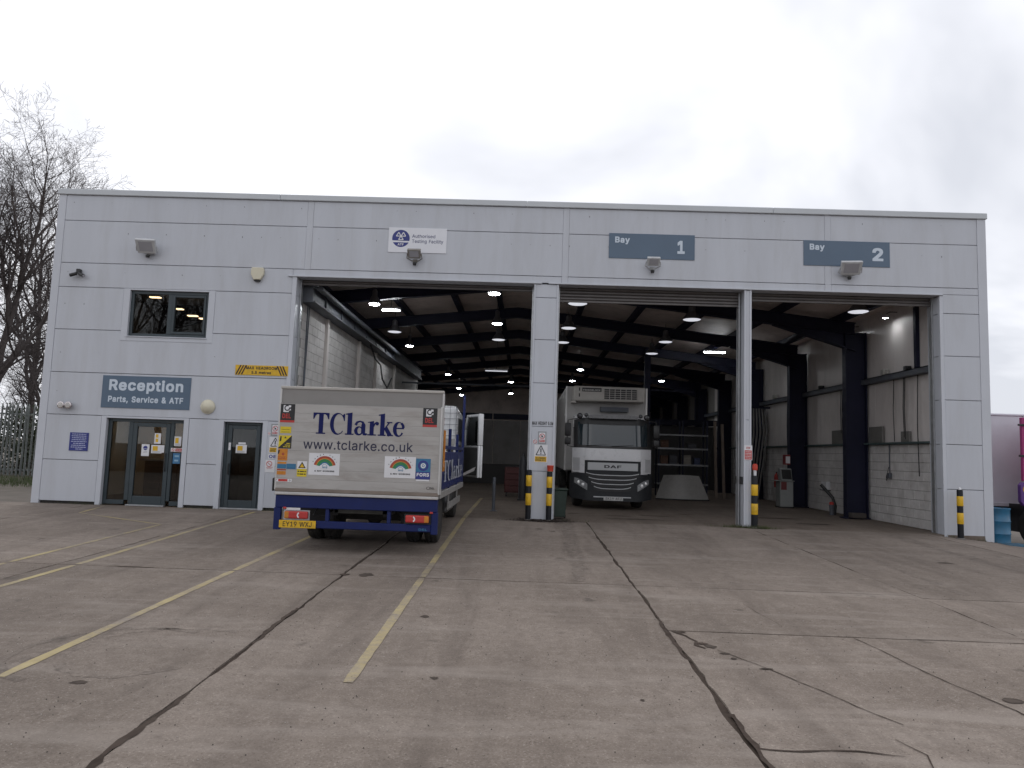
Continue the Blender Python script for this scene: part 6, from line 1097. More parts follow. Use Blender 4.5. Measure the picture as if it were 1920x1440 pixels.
def P_diag(m, f, x, z, w, h):
    m.cur = 2; poly(m, f, [(x, z), (x + w, z), (x + w, z + h)]); f.k += .0003; poly(m, f, [(x + w * .12, z + h * .55), (x + w * .24, z + h * .55), (x + w * .26, z + h * .92), (x + w * .16, z + h * .92)]); poly(m, f, [(x + w * .45, z + h * .78), (x + w * .62, z + h * .78), (x + w * .54, z + h * .93)])
    m.cur = 3
    for i in range(3): words(m, f, x + w * (.4 + i * .12), x + w * .92, z + h * (.10 + i * .13), h * .06, r2)
sticker(-3.78, -3.57, 1.43, 1.63, 3, P_diag)
def P_fig(m, f, x, z, w, h):
    m.cur = 2; poly(m, f, [(x + w * .1, z + h * .5), (x + w * .25, z + h * .6), (x + w * .3, z + h * .9), (x + w * .12, z + h * .85)]); m.cur = 7; disc(m, f, x + w * .6, z + h * .55, w * .12, 10); words(m, f, x + w * .1, x + w * .9, z + h * .12, h * .06, r2); words(m, f, x + w * .1, x + w * .8, z + h * .26, h * .06, r2)
sticker(-3.79, -3.62, 1.245, 1.425, 4, P_fig)
sticker(-3.79, -3.63, 1.125, 1.19, 5, None); sticker(-3.625, -3.48, 1.12, 1.20, 5, P_ln(8, 1)); sticker(-3.79, -3.63, 1.095, 1.118, 7, None); sticker(-3.79, -3.63, 1.03, 1.085, 4, None); sticker(-3.79, -3.63, 1.195, 1.225, 4, None)
def P_shock(m, f, x, z, w, h):
    m.cur = 2; poly(m, f, [(x + w * .1, z + h * .55), (x + w * .9, z + h * .55), (x + w * .5, z + h * .96)]); f.k += .0003; m.cur = 9; poly(m, f, [(x + w * .26, z + h * .60), (x + w * .74, z + h * .60), (x + w * .5, z + h * .85)]); m.cur = 3; rect(m, f, x, x + w, z, z + h * .5); f.k += .0003; m.cur = 2; words(m, f, x + w * .08, x + w * .92, z + h * .30, h * .07, r2); words(m, f, x + w * .08, x + w * .92, z + h * .13, h * .07, r2)
sticker(-3.46, -3.31, 1.01, 1.245, 0, P_shock)
def P_bar(m, f, x, z, w, h): m.cur = 1; rect(m, f, x + w * .2, x + w * .75, z + h * .1, z + h * .9); m.cur = 2; stroke(m, f, [(x + w * .02, z + h * .2, .006), (x + w * .14, z + h * .8, .006)]); ring(m, f, x + w * .88, z + h * .5, w * .03, w * .05)
sticker(-3.79, -3.53, .925, .97, 0, P_bar)
def P_oval(m, f, x, z, w, h): m.cur = 2; ring(m, f, x + w * .25, z + h * .5, w * .18, w * .23, 0, 360, 16, .8); put_text(m, f, 'DEL', x + w * .45, x + w * .98, z + h * .2, z + h * .8, .04)
m = MB(); f = Fr((0, Yt, 0)); f.k = .002; P_oval(m, f, -1.47, .875, .13, .05); m.build('maker_mark', [PAPER, RED, INK], tl, flat=True)
# blue lift frame, under-run bar, struts
lf = MB(); lf.box(-3.77, -1.29, Yt + .02, Yt + .14, .535, .727); lf.box(-3.785, -3.68, Yt + .023, Yt + .10, .20, .534); lf.box(-1.375, -1.275, Yt + .023, Yt + .10, .20, .534)
lf.build('lift_frame', TRUCKB, tk, bev=.008)
ub = MB().box(-3.68, -1.375, Yt + .03, Yt + .10, .235, .345).build('underrun_bar', TRUCKB, tk, bev=.01)
f = Fr((0, Yt + .03, 0)); mb = MB(); put_text(mb, f, 'DEL', -1.56, -1.43, .255, .29, .03); mb.build('lettering', LBL, ub, flat=True)
for x in (-3.0, -2.055): MB().box(x, x + .055, Yt + .05, Yt + .12, .345, .535).build('strut', TRUCKB, tk, bev=.004)
MB().box(-2.93, -2.07, Yt + .30, Yt + .42, .45, .535).build('lift_motor_box', mat('greasy_grey', (.10, .10, .09), .6, 0, .3, 6, dirt=.5), tk, bev=.01)
mb = MB(); mb.tube([(-3.2, Yt + .35, .52), (-3.25, Yt + .3, .42), (-3.1, Yt + .4, .40), (-2.98, Yt + .5, .5)], .018, 6); mb.tube([(-1.95, Yt + .35, .5), (-1.8, Yt + .4, .36), (-1.6, Yt + .5, .45)], .018, 6); mb.build('hydraulic_hose', BLACK, tk, smooth=True)
for s, x0, x1 in ((-1, -3.615, -3.255), (1, -1.765, -1.405)):
    lt = MB().box(x0, x1, Yt - .01, Yt + .04, .372, .485).build('tail_light', RED, tk, bev=.02, seg=2)
    a = x0 + .005 if s < 0 else x1 - .075
    MB().box(a, a + .07, Yt - .0125, Yt + .0, .380, .477).build('indicator_lens', ORG, lt, bev=.012)
    cxx = x0 + .235 if s < 0 else x0 + .115
    m = MB(); f = Fr((0, Yt - .0102, 0)); ring(m, f, cxx, .428, .018, .038, -80 if s > 0 else 100, 80 if s > 0 else 260, 12, 1.15); m.build('reverse_lens', PAPER, lt, flat=True)
    MB().box(x0 - .02, x1 + .02, Yt + .04, Yt + .06, .35, .50).build('light_bracket', GALV if s < 0 else BLACK, tk)
MB().box(-3.60, -3.38, Yt + .02, Yt + .03, .50, .535).build('hinge_plate', WHITEP, tk)
for x in (-3.64, -1.40): MB().box(x, x + .05, Yt + .005, Yt + .02, .515, .545).build('marker_lamp', RED, tk, bev=.005)
npl = MB().box(-3.685, -3.125, Yt - .005, Yt + .012, .235, .348).build('number_plate', YEL, tk, bev=.003)
f = Fr((0, Yt - .005, 0)); mb = MB(); put_text(mb, f, 'EY19 WXJ', -3.625, -3.185, .255, .33, .012); mb.build('lettering', INK, npl, flat=True)
MB().box(-3.83, -3.80, Yt + .0, Yt + .12, .78, .98).build('latch', BLACK, tk, bev=.01)
# chassis and axles
CH = mat('chassis_black', (.022, .021, .021), .7, 0, .3, 5, dirt=.5, dirtcol=(.08, .07, .06))
mb = MB()
for x in (-2.95, -2.17): mb.box(x, x + .08, -5.1, .6, .42, .62)
mb.box(-3.3, -1.75, -3.98, -3.78, .26, .42); mb.box(-3.3, -1.7, -.02, .12, .28, .42); mb.lathe([(.12, -.0), (.16, .08), (.12, .22)], (-2.53, -3.95, .34), 'y', 12)
mb.build('chassis', CH, tk)
for (x, s) in ((-3.50, -1), (-3.22, 1), (-1.83, -1), (-1.52, 1)): wheel(tk, x, -3.88, gz(0, -3.88) + .385, .385, .235, s, 'rear_wheel')
for (x, s) in ((-3.42, -1), (-1.62, 1)): wheel(tk, x, .05, .385, .385, .235, s, 'front_wheel')
for x0, x1 in ((-3.66, -3.08), (-1.97, -1.39)): MB().box(x0, x1, -4.55, -4.53, .26, .72).build('mudflap', BLACK, tk)
# bed: floor, dropsides with posts, headboard mesh
MB().box(-3.76, -1.30, -5.28, -1.05, .72, .85).build('bed_floor', mat('bed_floor', (.12, .11, .10), .8), tk, bev=.006)
SGREY = mat('side_rail_grey', (.33, .32, .31), .45, .3, .1, 5, dirt=.4)
for sx in (-1.30, -3.76):
    MB().box(sx - .0, sx + .04 * (1 if sx > -2 else -1), -5.25, -1.05, .735, .84).build('side_rail', SGREY, tk, bev=.006)
    for k in range(3):
        y0 = -5.24 + k * 1.40; ds = MB().box(sx + (.0 if sx > -2 else -.03), sx + (.03 if sx > -2 else .0), y0 + .02, y0 + 1.36, .86, 1.46).build('dropside', TRUCKB, tk, bev=.006)
        for q in range(3): MB().box(sx + (.031 if sx > -2 else -.036), sx + (.036 if sx > -2 else -.031), y0 + .04, y0 + 1.34, .90 + q * .2, .915 + q * .2).build('rib', TRUCKB, ds)
    for y, h in ((-5.20, 1.98), (-3.84, 1.86), (-2.42, 1.80), (-1.08, 2.66)): MB().box(sx - .02, sx + .03, y - .035, y + .035, .84, h).build('post', TRUCKB, tk, bev=.005)
    MB().box(sx - .01, sx + .025, -5.2, -1.1, 1.50, 1.56).build('upper_rail', TRUCKB, tk, bev=.005)
MB().box(-1.335, -1.26, -5.24, -5.16, 1.86, 2.0).build('post_cap', RED, tk, bev=.006)
f = Fr((-1.262, 0, 0), (0, 1, 0), (0, 0, 1), (1, 0, 0)); f.k = .003
mb = MB(); serif_word(mb, f, -5.0, -1.5, .98, .34); mb.build('lettering', mat('faded_white', (.33, .35, .40), .6), tk, flat=True)
mb = MB()
mb.box(-1.268, -1.255, -5.12, -4.93, 1.28, 1.32); mb.box(-1.268, -1.255, -5.12, -4.93, 1.70, 1.74); mb.box(-1.268, -1.25, -5.12, -5.09, 1.15, 1.80); mb.box(-1.268, -1.25, -4.96, -4.93, 1.15, 1.80); mb.build('step_ladder', ORG, tk, bev=.006)
# cab
CABW = mat('cab_white', (.62, .63, .64), .25, 0, .03, 2, dirt=.1, coat=.3)
cab = MB().prism([(-1.0, .62), (.75, .62), (.95, .75), (.98, 1.35), (.78, 2.15), (.60, 2.36), (-.70, 2.46), (-1.0, 2.42)], 'x', -3.58, -1.46).build('cab', CABW, tk, bev=.09, seg=3, smooth=True)
mb = MB()
for i in range(12): x = -2.9 + i * .13; mb.box(x, x + .008, -1.035, -1.028, 1.75, 2.44)
for i in range(6): z = 1.80 + i * .12; mb.box(-3.0, -1.40, -1.043, -1.036, z, z + .008)
mb.build('window_guard', mat('guard_wire', (.12, .13, .15), .5), cab)
MB().box(-3.3, -1.48, -1.025, -1.003, 1.60, 1.74).build('rear_sill', SGREY, cab)
m = MB(); m.box(-1.82, -1.50, -1.06, -1.03, 1.40, 1.58); f = Fr((0, -1.06, 0)); m.cur = 1; ring(m, f, -1.62, 1.49, .03, .055, 0, 360, 14); m.build('rear_panel', [mat('dark_brown', (.05, .045, .04), .7), PAPER], tk)
mb = MB().box(-1.475, -1.452, -.55, .55, .75, 1.62); mb.box(-1.475, -1.452, -.55, .50, 1.70, 2.2); mb.build('door_opening', BLACK, cab)
MB().tube([(-1.46, .3, 1.0), (-1.40, .1, 1.3), (-1.42, .0, 1.6)], .02, 6).build('seat_belt', SGREY, cab)
# open door: hinged at the front, swung out; frame round the window opening
th = R(27); hx, hy = -1.45, .80
def dp(a, z, d=0.0): return (hx + a * math.sin(th) + d * math.cos(th), hy - a * math.cos(th) + d * math.sin(th), z)
def dbox(m, a0, a1, z0, z1, d0=0.0, d1=.06):
    v = [dp(a, z, d) for a in (a0, a1) for d in (d0, d1) for z in (z0, z1)]
    m.add(v, [(0, 1, 3, 2), (4, 6, 7, 5), (0, 4, 5, 1), (2, 3, 7, 6), (0, 2, 6, 4), (1, 5, 7, 3)])
mb = MB(); dbox(mb, .0, 1.05, .90, 1.62); dbox(mb, .97, 1.05, 1.621, 2.34, -.06, .06); dbox(mb, 1.0, 1.05, .90, 1.62, -.06, -.001); dbox(mb, .15, .98, 2.28, 2.34); dbox(mb, .02, .12, 1.62, 2.0)
v = [dp(a, z, d) for d in (0, .06) for a, z in ((.02, 2.0), (.12, 2.0), (.22, 2.28), (.15, 2.30))]; mb.add(v, [(0, 1, 2, 3), (4, 5, 6, 7), (0, 1, 5, 4), (1, 2, 6, 5), (2, 3, 7, 6), (3, 0, 4, 7)])
dr = mb.build('cab_door', CABW, tk, bev=.02, seg=2, smooth=True)
mb = MB(); dbox(mb, .12, .98, 1.62, 2.28, .027, .033); mb.build('pane', GLASS, dr)
mb = MB(); dbox(mb, .05, .98, .95, 1.58, -.03, -.001); mb.build('door_trim', mat('trim_grey', (.10, .10, .10), .7), dr, bev=.012)
mb = MB(); dbox(mb, .90, 1.02, 1.45, 1.50, .061, .10); mb.build('door_handle', BLACK, dr)
mb = MB(); mb.tube([dp(.35, 1.9, .06), dp(.32, 1.9, .28)], .015, 6); dbox(mb, .25, .33, 1.70, 2.12, .20, .36); mb.build('door_mirror', BLACK, dr, bev=.02)
mb = MB(); mb.prism([(-1.50, .86), (-1.10, 1.05), (-1.06, 1.15), (-1.42, .95)], 'y', -.25, -.18); mb.build('door_check_strap', SGREY, dr)
# side guard, tanks under the bed
mb = MB(); mb.box(-1.36, -1.33, -3.3, -.9, .42, .55); mb.box(-1.36, -1.33, -3.25, -3.19, .42, .76); mb.box(-1.36, -1.33, -1.6, -1.54, .42, .76); mb.build('side_guard', SGREY, tk, bev=.006)
mb = MB().box(-1.95, -1.42, -2.6, -1.3, .30, .68); mb.build('fuel_tank', mat('tank_grey', (.10, .10, .105), .4, .4, .1), tk, bev=.05, seg=2)

# ---------------------------------------------------------------- refrigerated lorry in the middle bay
lr = thing('refrigerated_lorry', (2.5, 8.5, 0), 'white refrigerated box lorry parked nose out in the middle bay', 'lorry')
xc, hw, Yf = 2.50, 1.13, 4.0
def yfr(x, z):
    u_ = abs(x - xc) / hw
    y = Yf + .34 * max(0, u_ - .55) ** 2 / .2
    if z > 1.55: y += (z - 1.55) * .22
    return y
pf = lambda d: (lambda x, z: yfr(x, z) - d)
LW = mat('lorry_white', (.60, .60, .615), .3, 0, .03, 1.5, dirt=.04, dirtcol=(.4, .39, .37), coat=.3)
LD = mat('lorry_grey_plastic', (.010, .012, .015), .6, 0, .12, 4)
MB().prism([(4.40, .55), (4.35, 1.3), (4.55, 2.45), (4.75, 2.64), (5.75, 2.70), (5.8, .6)], 'x', 1.46, 3.54).build('cab', LW, lr, bev=.06, seg=2, smooth=True)
MB().patch(1.42, 3.58, 1.70, lambda x: 2.60 - .08 * abs(x - xc) ** 3, pf(.0), 22, 6, .02).build('windscreen_surround', BLACK, lr, smooth=True)
ws = MB().patch(1.52, 3.48, lambda x: 1.765 + .03 * abs(x - xc) ** 4, 2.44, pf(.006), 20, 5, .005).build('windscreen', mat('screen_dark', (.016, .027, .034), .06, 0, .1, 1, spec=.75), lr, smooth=True)
MB().patch(1.58, 3.42, lambda x: 2.36 + .02 * abs(x - xc), 2.47, pf(.012), 16, 2, .004).build('sun_strip', BLACK, ws, smooth=True)
for (xa, xb) in ((1.75, 2.35), (2.45, 3.1)): MB().tube([(xa, yfr(xa, 1.78) - .03, 1.76), (xb, yfr(xb, 1.9) - .02, 1.80)], .010, 6).build('wiper', BLACK, ws)
MB().patch(1.80, 3.20, 2.54, lambda x: 2.66 - .10 * abs(x - xc) ** 3, lambda x, z: 4.06 + .1 * abs(x - xc) ** 2, 16, 3, .28).build('roof_visor', mat('visor_grey', (.16, .16, .165), .3), lr, smooth=True)
for x in (1.56, 3.46):
    mb = MB(); mb.lathe([(0, -.07), (.06, -.06), (.085, 0), (.07, .05)], (x, 4.20, 2.60), 'y', 12); mb.lathe([(0, -.05), (.045, -.045), (.06, 0)], (x + (.18 if x < 2 else -.18), 4.16, 2.63), 'y', 12); mb.build('roof_lamp', mat('lamp_pod', (.03, .03, .034), .15, .2), lr, smooth=True)
MB().patch(1.72, 3.28, 1.36, 1.695, pf(.012), 16, 2, .04).build('bonnet_panel', LW, lr, bev=0, smooth=True)
for x0, x1 in ((1.385, 1.715), (3.285, 3.615)): 
    cp = MB().patch(x0, x1, lambda x: 1.00 if abs(x - xc) < .95 else 1.02, lambda x: 1.70, pf(.006), 8, 4, .05).build('corner_panel', LW, lr, smooth=True)
    xm = (x0 + x1) / 2 + (-.06 if x0 < 2 else .06)
    MB().patch(xm - .09, xm + .09, 1.06, 1.42, pf(.014), 4, 2, .006).build('air_deflector', mat('seam_grey', (.40, .40, .41), .4), cp, smooth=True)
MB().patch(1.72, 3.28, .95, 1.355, pf(-.01), 14, 2, .04).build('grille_backing', LD, lr, smooth=True)
bar = MB().patch(1.80, 3.20, lambda x: 1.09, lambda x: 1.30, pf(.018), 14, 2, .03).build('badge_bar', mat('silver_bar', (.40, .41, .42), .35, .2, .03), lr, smooth=True)
mb = MB(); f = Fr((0, Yf - .020, 0)); put_text(mb, f, 'DAF', 2.26, 2.74, 1.155, 1.235, .03); mb.build('lettering', INK, bar, flat=True)
MB().patch(1.335, 3.665, lambda x: .24 + .12 * max(0, abs(x - xc) - .7), lambda x: .99, pf(-.012), 24, 5, .10).build('bumper', LD, lr, smooth=True)
for k in range(4):
    z = .955 - k * .125; w_ = .74 - k * .075
    m = MB(); m.patch(xc - w_, xc + w_, lambda x: z + .05 * (abs(x - xc) / w_) ** 4 - .085, lambda x: z + .05 * (abs(x - xc) / w_) ** 4 - .012, pf(.004), 16, 1, .02); m.build('grille_opening', BLACK, lr, smooth=True)
    m = MB(); m.patch(xc - w_, xc + w_, lambda x: z + .06 * (abs(x - xc) / w_) ** 4 - .012, lambda x: z + .06 * (abs(x - xc) / w_) ** 4 + .008, pf(.018), 16, 1, .03); m.build('grille_bar', GALV, lr, smooth=True)
HL = mat('headlamp_glass', (.30, .31, .32), .12, .3, .3, 30)
for s in (-1, 1):
    xa, xb = (1.45, 1.80) if s < 0 else (3.20, 3.55)
    lo = (lambda x: .72 - .20 * (x - 1.45) / .35) if s < 0 else (lambda x: .52 + .20 * (x - 3.20) / .35)
    hi = (lambda x: .86 - .16 * ((x - 1.45) / .35) ** 1.6) if s < 0 else (lambda x: .86 - .16 * ((3.55 - x) / .35) ** 1.6)
    h_ = MB().patch(xa, xb, lo, hi, pf(.003), 10, 4, .03).build('headlight', HL, lr, smooth=True)
    for q in (.35, .68):
        x = xa + (xb - xa) * q; z = (lo(x) + hi(x)) / 2
        MB().lathe([(0, -.012), (.04, -.008), (.048, .012)], (x, yfr(x, z) - .005, z), 'y', 14).build('projector', mat('projector', (.75, .75, .74), .15, .3), h_, smooth=True)
MB().patch(1.98, 3.02, .335, .365, pf(.006), 8, 1, .02).build('bumper_trim', GALV, lr, smooth=True)
npl = MB().box(2.26, 2.80, Yf - .022, Yf - .008, .255, .36).build('number_plate', mat('plate_white', (.42, .42, .41), .4), lr, bev=.003)
f = Fr((0, Yf - .022, 0)); mb = MB(); put_text(mb, f, 'SK19 AFJ', 2.31, 2.75, .275, .345, .012); mb.build('lettering', INK, npl, flat=True)
for s, x in ((-1, 1.24), (1, 3.76)):
    mb = MB(); mb.box(x - .09, x + .09, 4.30, 4.40, 2.02, 2.40); mm = mb.build('wing_mirror', BLACK, lr, bev=.035, seg=2, smooth=True)
    MB().box(x - .085, x + .085, 4.30, 4.40, 1.78, 1.98).build('wide_angle_mirror', BLACK, mm, bev=.03, seg=2, smooth=True)
    MB().tube([(x - s * .3, 4.45, 2.55), (x, 4.36, 2.48), (x, 4.36, 1.75), (x - s * .25, 4.42, 1.70)], .014, 6).build('mirror_arm', BLACK, mm, smooth=True)
    MB().box((1.452 if s < 0 else 3.541), (1.459 if s < 0 else 3.548), 4.75, 5.45, 1.62, 2.32).build('side_window', mat('side_glass', (.02, .025, .03), .08), lr)
for x, s in ((1.62, -1), (3.38, 1)): wheel(lr, x, 5.38, .46, .46, .29, s, 'front_wheel')
for x, s in ((1.45, -1), (1.78, 1), (3.22, -1), (3.55, 1)): wheel(lr, x, 10.6, .46, .46, .26, s, 'rear_wheel')
bx = MB().box(1.25, 3.75, 5.95, 13.2, 1.02, 3.60).build('box_body', mat('box_white', (.42, .41, .40), .45, 0, .04, 1.5, dirt=.25), lr, bev=.03)
for x in (1.245, 3.705): MB().box(x, x + .05, 5.93, 5.96, 1.02, 3.60).build('corner_cap', ALUF, bx)
mb = MB()
for x in (2.05, 2.87): mb.box(x, x + .09, 4.8, 13, .62, .9)
mb.box(1.5, 3.5, 5.3, 5.46, .36, .50); mb.box(1.5, 3.5, 10.5, 10.7, .36, .50); mb.build('chassis', CH, lr)
FRG = mat('fridge_beige', (.44, .42, .39), .45, 0, .05, 2, dirt=.2)
fg = MB().box(1.44, 3.60, 5.36, 5.95, 3.12, 3.57).build('fridge_unit', FRG, lr, bev=.04, seg=2)
MB().box(1.40, 1.52, 5.40, 5.95, 3.06, 3.12).build('fridge_foot', FRG, fg)
gb = MB().box(2.36, 3.36, 5.352, 5.36, 3.185, 3.50).build('vent_backing', BLACK, fg)
for i in range(7): MB().box(2.35 + i * .165, 2.365 + i * .165, 5.335, 5.352, 3.18, 3.505).build('vent_bar', FRG, gb)
for i in range(6): MB().box(2.35, 3.355, 5.338, 5.352, 3.18 + i * .063, 3.192 + i * .063).build('vent_bar', FRG, gb)
m = MB(); m.box(1.70, 2.28, 5.352, 5.358, 3.40, 3.52); f = Fr((0, 5.352, 0)); m.cur = 1; put_text(m, f, 'FRIGOBLOCK', 1.73, 2.25, 3.42, 3.475, .02); m.build('maker_badge', [INK, mat('badge_grey', (.45, .44, .42), .5)], fg, flat=True)
for z in (3.24, 3.42): MB().box(1.60, 1.635, 5.345, 5.36, z, z + .10).build('latch', BLACK, fg)
MB().box(2.3, 3.15, 5.70, 5.95, 2.84, 2.98).build('bracket', GREYST, fg)
# ================================================================ INSIDE THE WORKSHOP
t = thing('brake_tester_console', (8.70, 8.0, 0), 'grey brake tester cabinet with tilted black display by the right wall', 'cabinet')
CAB = mat('cabinet_grey', (.27, .28, .275), .5, 0, .06, 3, dirt=.2)
MB().box(-.23, .20, -.2, .25, .03, .86).build('cabinet', CAB, t, True, bev=.012); MB().box(-.20, -.02, -.206, -.2, .58, .84).build('red_panel', mat('dull_red', (.16, .03, .03), .5), t, True)
MB().prism([(-.14, .88), (.18, .90), (.22, 1.28), (-.02, 1.28)], 'x', -.17, .20).build('display_housing', CAB, t, True, bev=.015)
m = MB(); m.v = [(-.14, -.1435, .93), (.17, -.1435, .93), (.17, -.045, 1.24), (-.14, -.045, 1.24)]; m.f = [(0, 1, 2, 3)]; m.m = [0]; m.build('display', BLACK, t, True, flat=True)
MB().box(-.42, .22, -.26, .27, .861, .885).build('shelf', CAB, t, True, bev=.004); MB().box(-.25, .22, -.22, .27, 0, .029).build('plinth', BLACK, t, True)
def extinguisher(x, y, z, lab):
    t = thing('fire_extinguisher', (x, y, z), lab, 'extinguisher', 'red fire extinguishers on the right wall')
    MB().lathe([(.075, 0), (.08, .02), (.08, .40), (.06, .47), (.025, .50), (.025, .53)], (0, 0, 0), 'z', 16).build('cylinder', RED, t, True, smooth=True)
    MB().box(-.02, .02, -.08, .04, .53, .57).build('handle', BLACK, t, True, bev=.006); MB().tube([(0, -.06, .54), (.02, -.10, .40), (.03, -.085, .15)], .012, 6).build('hose', BLACK, t, True, smooth=True)
    MB().box(.075, .10 + .05, -.03, .03, .2, .3).build('wall_bracket', BLACK, t, True)
extinguisher(9.44, 11.0, .55, 'red fire extinguisher left of the brake tester cabinet'); extinguisher(9.44, 10.6, .50, 'red fire extinguisher directly behind the brake tester cabinet')
t = thing('fire_point_box', (8.86, 8.3, 1.40), 'small red box fixed to the second dark column', 'box'); MB().box(-.10, .075, -.14, .10, 0, .34).build('case', mat('deep_red', (.20, .02, .02), .5), t, True, bev=.01); MB().box(-.08, .06, -.146, -.14, .05, .28).build('front', PAPER, t, True)
# boards and boxes standing on the dado rail
BRD = mat('grey_board', (.155, .15, .14), .7, 0, .15, 3)
for (y0, y1, z1, lab) in ((3.0, 3.75, 2.52, 'dark grey board resting on the rail just before the first column'), (4.3, 6.2, 2.50, 'long dark grey board on the rail behind the first column'), (1.65, 2.05, 2.35, 'small grey board on the rail nearest the opening')):
    m = MB().box(9.50, 9.545, y0, y1, 2.087, z1); m.box(9.49, 9.50, y0 + .03, y1 - .03, 2.12, 2.14); tag(m.build('leaning_board', BRD, bev=.004), lab, 'board', 'boards on the wall rail')
for (y, z, s, lab) in ((2.75, 3.86, .18, 'pale junction box on the upper rail before the first column'), (1.62, 3.86, .13, 'dark round motor on the upper rail near the opening'), (6.9, 3.86, .13, 'dark box on the upper rail behind the first column'), (11.2, 3.86, .2, 'grey gear motor on the far end of the upper rail')):
    t = thing('rail_unit', (9.47, y, z), lab, 'machine', 'small units on the upper rail'); k_ = mat('unit_pale', (.36, .35, .32), .5) if 'pale' in lab or 'grey' in lab else BLACK
    MB().box(-.08, .08, -s / 2, s / 2, 0, s * .8).build('body', k_, t, True, bev=.015); MB().lathe([(s * .3, -s * .7), (s * .3, s * .2), (0, s * .25)], (0, 0, s * .45), 'y', 12).build('motor', k_, t, True, smooth=True); MB().box(-.06, .06, -s / 3, s / 3, -.12, 0).build('clamp', k_, t, True)
for i, (y, zt, zb) in enumerate(((1.86, 3.7, 2.2), (1.80, 3.7, 2.15), (2.35, 3.7, 2.1), (5.4, 3.7, 2.2), (5.5, 3.7, 2.4), (9.6, 3.7, 2.2), (10.0, 3.7, 1.9), (1.2, 3.7, 1.25))):
    m = MB(); m.tube([(9.50, y, zt), (9.49, y + .03, (zt + zb) / 2), (9.50, y + .01, zb)], .012, 5); m.build('hanging_cable', BLACK, bld)
t = thing('pull_switch', (9.57, 2.78, 1.15), 'grey isolator switch box with conduit on the block wall', 'switch'); MB().box(-.05, .03, -.07, .07, 0, .14).build('box', GREYST, t, True, bev=.008); MB().tube([(0, 0, .14), (0, 0, .90)], .014, 6).build('conduit', GREYST, t, True); MB().tube([(-.03, .05, .0), (-.04, .10, -.06), (-.03, .12, .05), (0, .04, .3)], .008, 5).build('lead', BLACK, t, True)
t = thing('wall_shelf', (9.52, 6.75, .64), 'small pale shelf box fixed low on the block wall behind the first column', 'shelf'); MB().box(-.10, .08, -.22, .22, 0, .025).build('shelf', BLACK, t, True); MB().box(-.06, .08, -.18, .18, .026, .28).build('box', PAPER, t, True, bev=.01)
t = thing('wall_vent', (9.585, 4.75, .66), 'recessed brown vent low on the block wall beside the first column', 'vent'); MB().box(-.012, .014, -.22, .22, 0, .26).build('frame', mat('vent_brown', (.16, .14, .10), .7), t, True); MB().box(-.016, -.0125, -.18, .18, .22, .25).build('flap', BLACK, t, True)
t = thing('exhaust_hose', (9.05, 5.1, 0), 'black bent exhaust hose standing by the first column', 'hose'); MB().tube([(.05, 0, .01), (.08, 0, .25), (.02, .05, .5), (-.18, .2, .78), (-.24, .24, .86)], .045, 10).build('hose', BLACK, t, True, smooth=True); MB().lathe([(.06, 0), (.07, .28), (.05, .30)], (-.05, -.05, .002), 'z', 12).build('stand', GREYST, t, True); MB().lathe([(.062, .30), (.065, .36), (.03, .38)], (-.05, -.05, .0), 'z', 12).build('coupling', RED, t, True)
m = MB().box(8.95, 9.35, 3.62, 3.84, .031, .17); tag(m.build('timber_block', mat('old_timber', (.06, .05, .045), .9), bev=.015), 'dark timber block at the foot of the first column', 'block')
t = thing('hose_bundle', (9.15, 12.2, 0), 'bundle of grey hanging hoses at the far end of the right wall', 'hose')
for k in range(6): MB().tube([(-.3 + k * .11, 0, 3.55), (-.34 + k * .13, -.1, 2.6), (-.42 + k * .12, .0, 1.4), (-.5 + k * .1, .1, .02)], .035, 6).build('hose', mat('hose_grey', (.17, .165, .16), .7), t, True, smooth=True)
MB().box(-.45, .45, -.04, .04, 3.55, 3.62).build('hanger_bar', NAVY, t, True)
# steel rack, air deflector, planks behind the lorry
t = thing('storage_rack', (6.3, 12.9, 0), 'tall steel storage rack with shiny rails behind the lorry', 'rack')
for x in (-.95, .0, .95):
    for y in (-.3, .3): MB().box(x - .03, x + .03, y - .03, y + .03, 0, 3.0).build('upright', NAVY, t, True)
for z in (.45, 1.2, 1.84, 2.38):
    for y in (-.335, .305): MB().box(-1.0, 1.0, y, y + .03, z, z + .07).build('beam', RACKB, t, True, bev=.004)
    MB().box(-.97, .97, -.29, .29, z + .01, z + .03).build('deck', DARKP, t, True)
rr_ = random.Random(5)
RK = [mat('part_a', (.10, .05, .03), .7), mat('part_b', (.05, .05, .06), .6), mat('part_c', (.22, .20, .17), .6), mat('part_d', (.03, .04, .09), .6)]
nm_ = ('brown', 'black', 'grey', 'navy')
for k, (x, z) in enumerate(((5.6, 1.231), (5.95, 1.231), (6.5, 1.231), (6.9, 1.231), (5.6, 1.871), (6.7, 1.871), (5.8, .481), (6.8, .481))):
    w_, h_ = rr_.uniform(.12, .16), rr_.uniform(.2, .42); q = k % 4
    m = MB().box(x - w_, x + w_, 12.72, 13.05, z, z + h_); m.box(x - w_ * .8, x + w_ * .8, 12.71, 12.72, z + h_ * .3, z + h_ * .7); m.box(x - w_ - .01, x + w_ + .01, 12.70, 13.07, z + h_ - .03, z + h_)
    tag(m.build('parts_box', RK[q], bev=.006), '%s parts box on the %s shelf of the rack, %s' % (nm_[q], ('lower', 'second', 'third')[(z > 1) + (z > 1.5)], ('far left', 'left of centre', 'right of centre', 'far right')[(x > 5.75) + (x > 6.3) + (x > 6.75)]), 'box', 'parts boxes on the rack')
t = thing('cab_air_deflector', (5.75, 10.05, 0), 'large pale grey trapezoid cab air deflector leaning on the floor', 'deflector')
DEF = mat('deflector_grey', (.30, .29, .275), .35, 0, .1, 3, dirt=.3)
m = MB(); L_ = 10; n_ = 6
